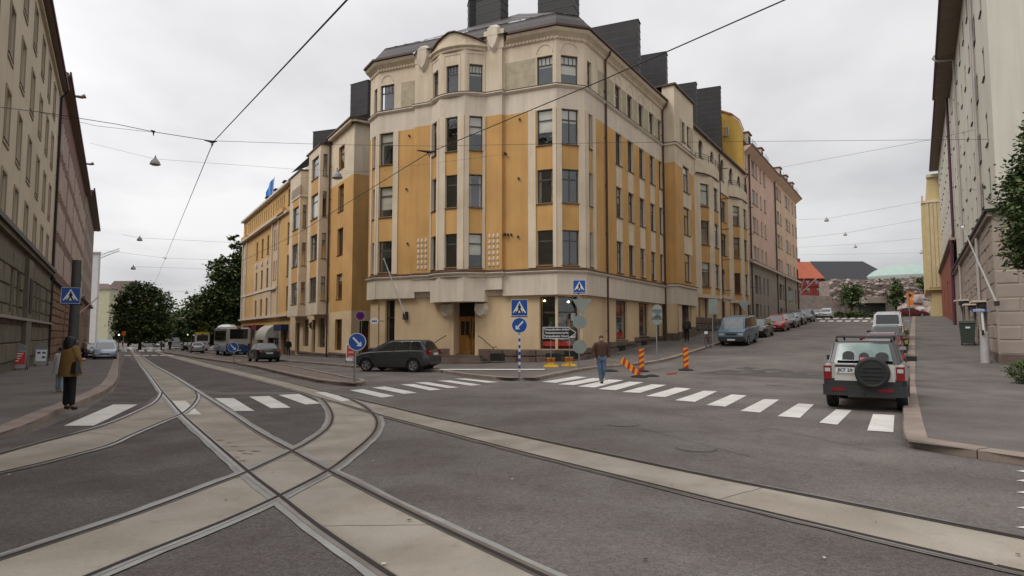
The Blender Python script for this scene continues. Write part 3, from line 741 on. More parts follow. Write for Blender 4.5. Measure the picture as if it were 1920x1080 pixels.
for V in (VL, VR):
    moulding('cornice', [(0, 19.0), (.07, 19.05), (.07, 19.2), (.2, 19.32), (.34, 19.42), (.42, 19.55), (.42, 19.62)], CREAM, V)
    moulding('gutter', [(.42, 19.6), (.54, 19.64), (.54, 19.76), (.3, 19.8)], BROWN, V)
# dentils
def dentils(F, a, b, z=19.06):
    m = MB(); s = a
    while s < b: m.fbox(F, s, s + .1, z, z + .12, .05, .15, CREAM); s += .22
    m.build('dentil_row', bld, kind='stuff')
dentils(FR, sL, sa); dentils(FR, sd, 1.4); dentils(FB, 0, 1.7); dentils(FRT, .1, Rn)
# pediment over the bow
b = MB(); VB = bowpts()
sweep(b, VB, [(0, 18.95), (.06, 19.0), (.06, 19.1), (.2, 19.2), (.2, 19.28), (0, 19.34)], CREAM)
n = len(VB)
for i in range(n - 1):
    t0, t1 = abs(2 * i / (n - 1) - 1), abs(2 * (i + 1) / (n - 1) - 1)
    z0, z1 = 19.45 + .75 * (1 - t0), 19.45 + .75 * (1 - t1)
    b.face([(VB[i].x, VB[i].y, 19.3), (VB[i + 1].x, VB[i + 1].y, 19.3), (VB[i + 1].x, VB[i + 1].y, z1), (VB[i].x, VB[i].y, z0)], CREAM)
b.build('pediment', bld)
b = MB(); O = offs(VB, .14)
for i in range(n - 1):
    t0, t1 = abs(2 * i / (n - 1) - 1), abs(2 * (i + 1) / (n - 1) - 1)
    z0, z1 = 19.46 + .75 * (1 - t0), 19.46 + .75 * (1 - t1)
    I = offs(VB, -1.2)
    b.hexa([(O[i].x, O[i].y, z0), (O[i + 1].x, O[i + 1].y, z1), (I[i + 1].x, I[i + 1].y, z1 + .2), (I[i].x, I[i].y, z0 + .2), (O[i].x, O[i].y, z0 + .06), (O[i + 1].x, O[i + 1].y, z1 + .06), (I[i + 1].x, I[i + 1].y, z1 + .28), (I[i].x, I[i].y, z0 + .28)], BROWN)
b.build('pediment_flashing', bld)
# shield crests topping the proud strips
for a, b_, z1 in ((sa, sb, 19.95), (sc, sd, 20.35)):
    m = MB(); c = (a + b_) / 2; m.fbox(FR, c - .66, c + .66, 19.0, z1 - .15, OP - 1.6, OP + .02, CREAM)
    sh = [(-.42, z1), (-.2, z1 + .15), (.2, z1 + .15), (.42, z1), (.46, z1 - .7), (.25, z1 - 1.3), (0, z1 - 1.6), (-.25, z1 - 1.3), (-.46, z1 - .7)]
    vs = [FR.at(c + x, z, OP + .02) for x, z in sh] + [FR.at(c + x * .75, z1 - .55 + (z - z1 + .55) * .78, OP + .24) for x, z in sh]; k = len(sh)
    m.mesh(vs, [tuple(range(k, 2 * k))] + [(i, (i + 1) % k, k + (i + 1) % k, k + i) for i in range(k)], CREAM2); m.build('crest', bld)
    m = MB(); m.fbox(FR, c - .62, c + .62, z1 - .15, z1 - .08, OP - 1.7, OP - .02, BROWN); m.build('crest_flashing', bld)
# roof: mansard skirt, then the seamed upper slope
RV = [VX[0], VX[1], P5.xy, P6.xy, FRT.at(Rn, 0).xy]
RF = offs(RV, .4)
b = MB()
# dense vertices for standing seams
def roofloft(lv, m, nm):
    b = MB(); R = [[(p.x, p.y, z) for p in offs(RV, o)] for o, z in lv]
    for a, c in zip(R, R[1:]):
        for i in range(len(RV) - 1): b.face([a[i], a[i + 1], c[i + 1], c[i]], m)
    return b.build(nm, bld)
roofloft([(.5, 19.77), (.3, 19.84), (-.05, 20.35), (-.45, 20.75), (-.45, 20.82)], ROOFM, 'mansard_skirt')
apex = at_depth(972, 26, 45.5); hipl = at_depth(742, 90, 42.5); rdg = FRT.at(Rn, 23.6, -6)
ots = offs(RV, -.45); ZI = [hipl.z, hipl.z, apex.z, apex.z, 23.6]; ins = [hipl.xy, hipl.xy, apex.xy, apex.xy, rdg.xy]
b = MB()
for i in range(len(RV) - 1):
    q = [(ots[i].x, ots[i].y, 20.86), (ots[i + 1].x, ots[i + 1].y, 20.86), (ins[i + 1].x, ins[i + 1].y, ZI[i + 1]), (ins[i].x, ins[i].y, ZI[i])]
    q = [Vector(v) for v in q]; kk = 14
    for j in range(kk):
        t0, t1 = j / kk, (j + 1) / kk; p = [q[0].lerp(q[1], t0), q[0].lerp(q[1], t1), q[3].lerp(q[2], t1), q[3].lerp(q[2], t0)]
        b.face(p if (p[2] - p[3]).length > .01 else p[:3], ROOFM)
b.build('upper_roof', bld)
cnt = 0
for i in range(len(RV) - 1):
    L = (ots[i + 1] - ots[i]).length; k = max(2, int(L / .75))
    for j in range(1, k):
        t = j / k; p, q = ots[i].lerp(ots[i + 1], t), ins[i].lerp(ins[i + 1], t)
        m = MB(); m.tube([(p.x, p.y, 20.865), (q.x, q.y, ZI[i] + (ZI[i + 1] - ZI[i]) * t - .01)], .028, ROOFM, 4, False); m.build('roof_seam', bld)
cp = offs(RV, -1.0)
core(bld, [tuple(p) for p in cp] + [(10, 62), (-6, 60)], -.5, 20.4)
# sheet-clad chimney blocks
def slab(parent, F, s1, L, th, z0, z1, o=-1.4, hd=-66.4, m=ROOFD, slope=0):
    p = F.at(s1, 0, o); d = hv(hd); nn = Vector((-d.y, d.x, 0)); b = MB()
    q = [p, p + d * L, p + d * L + nn * th, p + nn * th]; q2 = [p, p + nn * th]
    zz = [z1, z1, z1, z1]
    b.hexa([(a.x, a.y, z0) for a in q] + [(a.x, a.y, z) for a, z in zip(q, zz)], m)
    c = MB()
    ch = b.build('chimney', parent)
    # lapped sheets, one lap every 60 cm
    z = z0 + .6; lp = MB()
    while z < z1 - .1:
        lp.hexa([(a.x, a.y, z) for a in [v + (v - (q[0] + q[2]) / 2).normalized() * .03 for v in q]] + [(a.x, a.y, z + .05) for a in [v + (v - (q[0] + q[2]) / 2).normalized() * .03 for v in q]], ROOFM); z += .6
    lp.build('sheet_lap', ch)
    c.hexa([(a.x, a.y, z1) for a in [v + (v - (q[0] + q[2]) / 2).normalized() * .06 for v in q]] + [(a.x, a.y, z1 + .07) for a in [v + (v - (q[0] + q[2]) / 2).normalized() * .06 for v in q]], m); c.build('chimney_cap', ch)
    return ch
def top_z(x, y, s, F, o): # height where the pixel ray passes over the point (s,o)
    p = F.at(s, 0, o); r = ray(x, y); return CAMH + r.z * (p.y / r.y)
for x, y, L in ((1201, 46, 6.0), (1252, 105, 6.0)):
    s_ = FRT.px(x, y + 40, -1.6)[0]; slab(bld, FRT, s_, L, .9, 19.6, top_z(x, y, s_, FRT, -1.6), -1.6)
def slab_px(parent, x0, x1, y, Y, z0, th=.9, hd=None):
    a = at_depth(x1, y, Y); d = hv(hd if hd is not None else -66.4)
    # run along d until the left pixel column
    r = ray(x0, y); t = (a.x * r.y - a.y * r.x) / (d.y * r.x - d.x * r.y)
    F = Fac(a, d, Vector((-d.y, d.x, 0))); return slab(parent, F, 0, abs(t), th, z0, a.z, 0, hd if hd is not None else -66.4)
slab_px(bld, 1021, 1086, 0, 42.5, 20.6, 1.3)
slab_px(bld, 907, 953, 0, 44.5, 21.0, 1.0, -58); slab_px(bld, 877, 908, 15, 46.0, 20.6, 1.0, -100)
b = MB(); q = at_depth(1004, 34, 44.5); b.tube([q - Vector((0, 0, 1.2)), q], .09, ROOFM, 8); b.tube([q, q + Vector((0, 0, .14)), q + Vector((0, 0, .3))], [.2, .26, .08], ROOFM, 8); b.build('roof_vent', bld)
# ornaments: drop-shaped relief studs on the proud strips
stud = MB(); stud.lathe([(.0, .06), (.05, .04), (.075, 0)], CREAM2, 6)
prof = []
sm_ = MB()
pr = [(0, -.17), (.06, -.13), (.085, -.05), (.06, .06), (.02, .17)]
k = 8
vs = []; fs = []
for (w, z) in pr:
    for t in range(5):
        a = math.pi * t / 4; vs.append((w * math.cos(a), -w * .8 * math.sin(a), z))
for i in range(len(pr) - 1):
    for t in range(4): fs.append((i * 5 + t, i * 5 + t + 1, (i + 1) * 5 + t + 1, (i + 1) * 5 + t))
sm_.mesh(vs, fs, CREAM2); sdm = sm_.data('relief_stud', smooth=60)
for a, b_ in ((sa, sb), (sc, sd)):
    c = (a + b_) / 2 + .02
    for i in range(3):
        for j in range(6):
            o = link('relief_stud', sdm, bld); o.location = FR.at(c + (i - 1) * .27, 5.95 + j * .335, OP) - wloc(bld); o.rotation_euler = (0, 0, math.atan2(dF.y, dF.x))
# entrance: oak double door, half open, in a deep recess with steps and handrails
ent = MB(); dz0 = .62
ent.fbox(FR, dr[0] - .25, dr[0], -.3, 3.95, -1.3, GO - .02, BUFF); ent.fbox(FR, dr[1], dr[1] + .25, -.3, 3.95, -1.3, GO - .02, BUFF)
ent.fbox(FR, dr[0] - .25, dr[1] + .25, 3.85, 4.05, -1.3, GO - .02, CREAM2); ent.fbox(FR, dr[0], dr[1], -.3, dz0 - .01, -2.5, GO - .3, GRAN); ent.build('door_recess', bld)
dw = (dr[1] - dr[0])
def leaf(s0, s1, F, nm='door'):
    b = MB(); b.fbox(F, s0, s1, dz0, dz0 + 2.2, -.03, .03, WOOD); w = s1 - s0
    d = b.build(nm, bld)
    b = MB(); 
    for x in (s0 + .1, s0 + w / 2 + .03):
        b.fbox(F, x, x + w / 2 - .13, dz0 + 1.15, dz0 + 2.0, .028, .04, SIGNK)
    b.build('door_pane', d)
    b = MB()
    for x in (s0 + .1, s0 + w / 2 + .03): b.fbox(F, x, x + w / 2 - .13, dz0 + .25, dz0 + .95, .03, .05, WOOD)
    b.build('door_panel', d)
    b = MB(); b.fbox(F, s0 + w - .09, s0 + w - .05, dz0 + .95, dz0 + 1.25, .03, .09, IRON); b.build('door_handle', d)
FD = Fac(FR.at(0, 0, -1.0), FR.d, FR.n)
leaf(dr[0] + .02, dr[0] + dw * .55, FD)
p = FR.at(dr[1] - .02, 0, -1.0); d2 = (FR.d * -1).normalized(); d2 = Matrix.Rotation(math.radians(62), 3, 'Z') @ d2
leaf(0, dw * .42, Fac(p, d2, Vector((-d2.y, d2.x, 0))))
b = MB(); b.fbox(FR, dr[0], dr[1], dz0 + 2.22, 3.86, -1.03, -.98, DARK); b.fbox(FR, dr[0], dr[1], dz0 + 2.16, dz0 + 2.3, -1.05, -.93, WOOD); b.build('transom_window', bld)
stp = MB()
for k in range(3):
    z = dz0 - .01 - .17 * (k + 1) + .0; o = GO + .35 * (k + 1)
    bb = MB(); bb.fbox(FR, dr[0] - .5 - .25 * k, dr[1] + .5 + .25 * k, -.4, z + .13, GO - .4, o, GRAN); bb.build('step', bld)
for sgn, s_ in ((-1, dr[0] - .35), (1, dr[1] + .35)):
    b = MB(); b.tube([FR.at(s_, 1.75, .05), FR.at(s_ + sgn * .25, 1.62, .08), FR.at(s_ + sgn * 1.1, 1.05, .3), FR.at(s_ + sgn * 1.15, .95, .3)], .025, IRON, 6); b.tube([FR.at(s_ + sgn * 1.1, 1.05, .3), FR.at(s_ + sgn * 1.1, 1.1, -.2)], .02, IRON, 6); b.build('handrail', bld)
    # shield crests carrying the bow
    c = dr[0] - .45 if sgn < 0 else dr[1] + .45
    m = MB(); sh = [(-.4, 3.72), (.4, 3.72), (.5, 3.3), (.3, 2.95), (0, 2.78), (-.3, 2.95), (-.5, 3.3)]
    k = len(sh); vs = [FR.at(c + x, z, GO) for x, z in sh] + [FR.at(c + x * .7, 3.35 + (z - 3.35) * .75, GO + .28) for x, z in sh]
    m.mesh(vs, [tuple(range(k, 2 * k))] + [(i, (i + 1) % k, k + (i + 1) % k, k + i) for i in range(k)], CREAM2); m.build('crest', bld)
# plinth stones, basement windows
def plinth(F, s0, s1, z1, o=GO, zf=None, par=None, dep=.07):
    s = s0
    while s < s1 - .05:
        L = min(rnd.uniform(.75, 1.35), s1 - s)
        if s1 - s - L < .3: L = s1 - s
        g = H(*F.at(s + L / 2, 0, .3).xy) + .1; zs = [g - .3, g + (z1 - g) * .5, z1]
        for a, c in zip(zs, zs[1:]):
            m = MB(); r = rnd.uniform(0, .03); q0, q1 = s + .012, s + L - .012
            lo = [F.at(q0, a + .012, o), F.at(q1, a + .012, o), F.at(q1, c - .012, o), F.at(q0, c - .012, o)]
            hi = [F.at(q0 + .04, a + .05, o + dep + r), F.at(q1 - .04, a + .05, o + dep + r), F.at(q1 - .04, c - .04, o + dep + r * .5), F.at(q0 + .04, c - .04, o + dep + r * .5)]
            m.mesh(lo + hi, [(4, 5, 6, 7), (0, 1, 5, 4), (1, 2, 6, 5), (2, 3, 7, 6), (3, 0, 4, 7)], GRAN); m.build('plinth_stone', par or bld)
        s += L
plinth(FR, sL + .2, dr[0] - .9, .93); plinth(FR, dr[1] + 1.0, 1.36, .93); plinth(FB, .1, 1.7, .95); plinth(FRT, 0, 3.5, 1.03); plinth(FRT, 3.5, 8, 1.33); plinth(FRT, 8, Rn, 1.6)
for F, x, z in ((FR, S_(931, 670), .25), (FR, S_(1036, 665), .3), (FB, .9, .42), (FRT, 5.6, .6), (FRT, 9.6, .85)):
    b = MB(); b.fbox(F, x - .45, x + .45, z, z + .45, GO + .05, GO + .13, DARK); b.fbox(F, x - .5, x + .5, z - .06, z, GO, GO + .16, GRAN); b.build('basement_window', bld)
# shop interior: red ledge, shelves, hanging lamps
RED = mat('red_display', (.62, .05, .03), .6, .1); SHELF = mat('shelf_grey', (.3, .32, .32), .7, .1)
sw0 = gh[0][0]
for q in ((FR, sw0 + .1, 1.2, 1.15, 1.42, GO - .30, GO - .26, RED), (FB, .16, 1.0, 1.15, 1.42, GO - .30, GO - .26, RED), (FRT, 4.95, 6.6, 1.6, 1.95, GO - .3, GO - .25, RED), (FRT, 5.0, 6.2, 3.1, 3.7, GO - .32, GO - .27, mat('poster_orange', (.5, .12, .04), .7, .3))):
    b = MB(); b.fbox(*q); b.build('display_ledge', bld)
b = MB(); b.fbox(FR, sw0 + .25, 1.3, 3.02, 3.08, GO - .5, GO - .3, SHELF); b.fbox(FRT, 5.0, 6.6, 2.95, 3.02, GO - .45, GO - .25, SHELF)
for i in range(26):
    x = sw0 + .3 + rnd.random() * 1.6; z = 1.45 + rnd.random() * 1.3; b.fbox(FR, x, x + .08 + rnd.random() * .3, z, z + .1 + rnd.random() * .35, GO - .75, GO - .55, rnd.choice([SHELF, CURT, BROWN, COBB, mat('shop_green', (.05, .09, .03)), mat('poster_orange', (.5, .12, .04))]))
for i in range(12):
    x = 5.0 + rnd.random() * 1.2; z = 1.9 + rnd.random() * 1.0; b.fbox(FRT, x, x + .15 + rnd.random() * .3, z, z + .1 + rnd.random() * .3, GO - .7, GO - .5, rnd.choice([SHELF, CURT, SIGNBACK]))
b.build('shop_goods', bld, kind='stuff')
LAMP = emit_mat('lamp_glow', (1, .86, .62), 6)
for x, y in ((1021, 564), (1066, 566), (1043, 565)):
    s_, z = FR.px(x, y, -.8)
    b = MB(); b.lathe([(0, -.06), (.06, -.03), (.06, .03), (0, .07)], LAMP, 8, Matrix.Translation(FR.at(s_, z, -.8))); b.build('hanging_lamp', bld)
# small metal wall anchors
for x, y in ((768, 255), (763, 355), (765, 457), (975, 224), (973, 335), (972, 444), (836, 427), (839, 427), (948, 440), (953, 440), (959, 440), (949, 289)):
    s_, z = FR.px(x, y); b = MB(); b.fbox(FR, s_ - .04, s_ + .04, z - .06, z + .06, 0, .12 if x not in (948, 949) else .3, IRON); b.build('wall_anchor', bld)
# flagpole with bracket on the pale band
s0_, z0_ = FR.px(762, 592, GO); s1_, z1_ = FR.px(722, 487, 1.2)
fp = MB(); fp.tube([FR.at(s0_, z0_, GO + .12), FR.at(s1_, z1_, 1.3)], [.045, .025], SIGNW, 8); fp.tube([FR.at(s1_, z1_, 1.3), FR.at(s1_ - .02, z1_ + .07, 1.33)], [.05, .05], SIGNW, 8)
f_ = fp.build('flagpole', bld, smooth=60)
b = MB(); b.fbox(FR, s0_ - .14, s0_ + .14, z0_ - .25, z0_ + .25, GO, GO + .2, IRON); b.build('bracket', f_)
# ================================================================ second block up the side street
RB0 = FRT.at(Rn + .05, 0)
F2 = Fac(FRT.at(Rn + .05, 0, .95), DR, NR); F2R = Fac(FRT.at(Rn + .05, 0, 0), NR, -DR)
b2 = thing('apartment_building', 'orange and cream block with round balcony bays, next up the side street', 'building', F2.at(0, 1, -3))
w2 = MB()
E2 = F2.px(1302, 232)[0]           # end of the gabled part
E3 = F2.px(1396, 330, -.9)[0]
R2R = [(5.95, 8.1), (9.65, 11.8), (13.05, 15.1)]
# return wall facing the crossing
wall(w2, F2R, 0, .95, -.5, 20.9, ORANGE, (), [(0, 1, 14.9, 21, CREAM), (0, 1, 4.1, 5.6, CREAM2), (0, 1, -1, 4.1, BUFF), (0, 1, -1, 1.9, GRAN)])
# gabled part, s 0..E2
def pxs(F, x, y=400, o=0): return F.px(x, y, o)[0]
wA = (pxs(F2, 1282.5, 430), pxs(F2, 1294, 430))
h = rows(b2, w2, F2, [wA], R2R, style='C')
tA = [(pxs(F2, 1279.5, 258), pxs(F2, 1285, 258)), (pxs(F2, 1288, 262), pxs(F2, 1293.5, 262))]
h += rows(b2, w2, F2, tA, [(17.0, 18.6)], style='T')
E1 = pxs(F2, 1303, 400)
wall(w2, F2, 0, E1, 4.1, 20.3, ORANGE, h, [(0, E1, 14.8, 20.5, CREAM), (wA[0], wA[1] + .5, 8.1, 9.65, CREAM), (wA[0], wA[1] + .5, 11.8, 13.05, CREAM), (0, E1, 4.0, 5.6, CREAM2), (tA[0][0] - .7, tA[0][0], 16.6, 18.7, ROUGHP), (tA[1][1], tA[1][1] + .9, 16.6, 18.7, ROUGHP)], rev=CREAM)
w2.mesh([F2.at(0, 20.3), F2.at(E1, 20.3), F2.at(E1, 20.9), F2.at(0, 20.9)], [(0, 1, 2, 3)], CREAM)
b = MB(); b.fbox(F2, -.15, E1 + .1, 20.88, 21.02, -3.5, .18, BROWN); b.build('parapet_flashing', b2)
b = MB(); b.fbox(F2, -.12, E1 + .02, 16.25, 16.4, -.9, .14, CREAM2); b.build('belt_course', b2); b = MB(); b.fbox(F2, -.14, E1 + .04, 16.41, 16.45, -.9, .17, BROWN); b.build('belt_flashing', b2)
b = MB(); b.fbox(F2, -.12, E1 + .02, 5.42, 5.56, -.9, .15, CREAM2); b.build('belt_course', b2); b = MB(); b.fbox(F2, -.14, E1 + .04, 5.57, 5.61, -.9, .18, BROWN); b.build('belt_flashing', b2)
# porch under the gabled part
b = MB(); b.fbox(F2, -.02, E1 + .02, 4.08, 5.4, -.2, .05, CREAM2); b.build('porch_band', b2)
wall(w2, F2, .25, 1.2, .5, 4.1, BUFF, (), [(0, 2, 0, 2.0, GRAN)], o=-.05); wall(w2, F2, E1 - 1.9, E1, .5, 4.1, BUFF, [(E1 - 1.7, E1 - 1.1, 2.6, 4.0)], [(0, 9, 0, 2.4, GRAN)], o=-.1)
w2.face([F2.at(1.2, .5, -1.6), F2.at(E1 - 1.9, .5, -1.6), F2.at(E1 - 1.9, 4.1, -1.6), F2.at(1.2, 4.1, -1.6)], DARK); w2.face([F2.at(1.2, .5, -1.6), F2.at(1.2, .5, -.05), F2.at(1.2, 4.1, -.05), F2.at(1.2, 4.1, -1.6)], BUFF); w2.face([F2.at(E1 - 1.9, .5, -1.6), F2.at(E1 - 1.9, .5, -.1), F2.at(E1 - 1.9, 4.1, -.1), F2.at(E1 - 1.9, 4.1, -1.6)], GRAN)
b = MB(); b.fbox(F2, 1.6, E1 - 2.3, 1.2, 3.7, -1.58, -1.5, WOOD); b.build('door', b2)
# recessed flat part with the two round-topped bays
O3 = -.9
hh = []
def arched(parent, F, a, b_, c, d, o):
    """narrow round-headed window: rectangular opening with spandrels"""
    hh.append((a, b_, c, d)); window(parent, F, a, b_, c, d, style='T', o=o)
    m = MB(); r = (b_ - a) / 2; cx = (a + b_) / 2; zc = d - r; k = 6
    for sg in (-1, 1):
        arc = [F.at(cx + sg * r * math.sin(t), zc + r * math.cos(t), o - .01) for t in [math.pi / 2 * i / k for i in range(k + 1)]]; cr = F.at(cx + sg * r, d, o - .01)
        for i in range(k): m.face([cr, arc[i], arc[i + 1]], CREAM if c > 14 else ORANGE)
    m.build('arch_spandrel', parent); arch_on(parent, F, cx, r + .08, zc, o)
def arch_on(parent, F, c, r, z, o):
    b = MB(); b.tube([F.at(c - r * math.cos(t), z + r * math.sin(t), o + .02) for t in [math.pi * k / 8 for k in range(9)]], .04, CREAM2, 5); b.build('arch_relief', parent)
def bw(x, y=400): return pxs(F2, x, y, O3)
bays = [(bw(1303), bw(1341)), (bw(1365), bw(1393))]
flat3 = [(bw(1341), bw(1365)), (bw(1393), E3)]
for x0, x1, y0, y1 in ((1309.5, 1317, 263, 294), (1331.5, 1337, 285, 303), (1350.5, 1356.5, 300, 338), (1367, 1373, 316, 342), (1382, 1387, 331, 345)):
    q = F2.rect(x0, y0, x1, y1, O3); arched(b2, F2, q[0], q[1], max(q[2], 16.6) if y0 < 300 else q[2], min(q[3], 19.4), O3)
for q in [F2.rect(1351.5, 398, 1361, 399, O3)]:
    h = [(q[0], q[1], *r) for r in R2R[1:]]
    for r in h: window(b2, F2, *r, style='C', o=O3, blind=rblind()); hh.append(r)
q = F2.rect(1352, 490, 1359, 533, O3); arched(b2, F2, q[0], q[1], 5.95, 8.2, O3)
wall(w2, F2, E1, E3, 5.5, 19.9, ORANGE, hh, [(E1, E3, 15.9, 20, CREAM)] + [(hh[0][0], hh[0][1], .1, .2, CREAM)], o=O3, rev=CREAM)
b = MB(); b.fbox(F2, E1, E3 + .05, 19.88, 20.05, O3 - .5, O3 + .3, BROWN); b.build('gutter', b2)
b = MB(); b.hexa([F2.at(E1, 20.0, O3 + .1), F2.at(E3, 20.0, O3 + .1), F2.at(E3, 20.0, -5), F2.at(E1, 20.0, -5), F2.at(E1, 20.4, O3 - .2), F2.at(E3, 20.4, O3 - .2), F2.at(E3, 22.4, -5), F2.at(E1, 22.4, -5)], ROOFM); b.build('roof', b2)
b = MB(); b.fbox(F2, E1, E3, 15.8, 15.95, O3, O3 + .12, CREAM2); b.build('belt_course', b2)
b = MB(); b.fbox(F2, E1, E3, 5.3, 5.6, O3, O3 + .14, CREAM2); b.build('belt_course', b2)
for (a, c) in bays:
    zt = 16.6 if c < 30 else 16.2
    cx = (a + c) / 2; hw = (c - a) / 2; n = 8
    P = []
    for k in range(n + 1):
        t = k / n; P.append(F2.at(a + (c - a) * t, 0, O3 + .85 * math.sin(math.pi * min(1, max(0, t))) ** .55))
    # three-sided lower bay
    V = [F2.at(a, 0, O3), F2.at(a + hw * .62, 0, O3 + .9), F2.at(c - hw * .5, 0, O3 + .9), F2.at(c, 0, O3)]
    for i in range(3):
        d = V[i + 1] - V[i]; L = d.length; d.normalize(); Fb = Fac(V[i], d, Vector((d.y, -d.x, 0)))
        if Fb.n.dot(NR) < 0: Fb.n = -Fb.n
        hs = []
        if i != 2: hs = rows(b2, w2, Fb, [(L * (.25 if i == 1 else .34), L * (.75 if i == 1 else .84))], R2R, style='T')
        wall(w2, Fb, 0, L, 5.0, zt - .6, CREAM, hs, [(L * (.25 if i else .34), L * (.75 if i else .84), r0, r1, ORANGE) for r0, r1 in ((5.3, 5.95), (8.1, 9.65), (11.8, 13.05))], rev=CREAM)
    w2.mesh([(v.x, v.y, 5.0) for v in V], [(0, 1, 2, 3)], CREAM)
    # round balcony parapet
    Q = [p + NR * .12 for p in P]; bb = MB()
    for i in range(n): bb.hexa([(P[i].x, P[i].y, zt - .8), (P[i + 1].x, P[i + 1].y, zt - .8), (Q[i + 1].x, Q[i + 1].y, zt - .65), (Q[i].x, Q[i].y, zt - .65), (P[i].x, P[i].y, zt + .4), (P[i + 1].x, P[i + 1].y, zt + .4), (Q[i + 1].x, Q[i + 1].y, zt + .4), (Q[i].x, Q[i].y, zt + .4)], CREAM)
    bb.build('balcony', b2)
    bb = MB()
    for i in range(n): bb.tube([(Q[i].x, Q[i].y, zt - .68), (Q[i + 1].x, Q[i + 1].y, zt - .68)], .07, BROWN, 5)
    bb.build('balcony_moulding', b2)
    bb = MB()
    for zz in (.65, .85, 1.05): bb.tube([(p.x, p.y, zt + zz) for p in Q], .025, IRON, 4)
    for p in Q[::2]: bb.tube([(p.x, p.y, zt + .4), (p.x, p.y, zt + 1.05)], .025, IRON, 4)
    bb.build('balcony_railing', b2)
# ground floor: tall shop bays between buff piers over a rough granite base
gh2 = []
for x0, x1 in ((1309, 1313), (1321, 1326), (1336.5, 1343), (1354, 1359.5), (1368, 1370.5), (1375, 1379), (1384, 1390)):
    q = (bw(x0, 580), bw(x1, 580)); gh2.append((q[0], q[1], 3.3, 5.0))
wall(w2, F2, E1 - .1, E3, 1.0, 5.4, BUFF, gh2, [(E1 - .2, E3, .5, 3.3, GRAN)], o=O3 + .05, rev=BUFF)
for q in gh2: window(b2, F2, *q, style='T', o=O3 + .05, inset=.12, sill=False, fm=BROWN)
def rubble(F, s0, s1, z0f, z1f, o, par, course=.55, m=GRAN):
    k = 0
    z = z0f
    while z < z1f - .1:
        s = s0 + (rnd.random() - 1) * .6; c = min(course, z1f - z)
        while s < s1:
            L = rnd.uniform(.8, 1.6); a, e = max(s, s0), min(s + L, s1)
            if e - a > .15:
                mb = MB(); r = rnd.uniform(.04, .12)
                lo = [F.at(a + .01, z + .012, o), F.at(e - .01, z + .012, o), F.at(e - .01, z + c - .012, o), F.at(a + .01, z + c - .012, o)]
                hi = [F.at(a + .08, z + .08, o + r), F.at(e - .08, z + .08, o + r), F.at(e - .08, z + c - .08, o + r * .8), F.at(a + .08, z + c - .08, o + r * .8)]
                mb.mesh(lo + hi, [(4, 5, 6, 7), (0, 1, 5, 4), (1, 2, 6, 5), (2, 3, 7, 6), (3, 0, 4, 7)], m); mb.build('granite_block', par)
            s += L
        z += course
rubble(F2, E1 - .1, E1 + 8.5, 1.6, 3.25, O3 + .05, b2); rubble(F2, E1 + 8.5, E3, 2.2, 3.25, O3 + .05, b2)
w2.build('wall', b2)
pipe(b2, F2, bw(1349), 1.5, 20.0, O3 + .12); pipe(b2, F2, bw(1397), 2.0, 20.0, O3 + .12, r=.08)
core(b2, [F2.at(1, 0, -2.6).xy, F2.at(E3 - .2, 0, -2.6).xy, F2.at(E3 - .2, 0, -11).xy, F2.at(1, 0, -11).xy], -.5, 19.5)
for x, y, o_ in ((1308, 160, -3.2), (1353, 167, -2.8)):
    s_ = F2.px(x, y + 60, o_)[0]; slab(b2, F2, s_, 6, .9, 19, top_z(x, y, s_, F2, o_), o_, m=ROOFD)
b = MB(); p = F2.at(F2.px(1214, 110, -4)[0], 0, -4); 
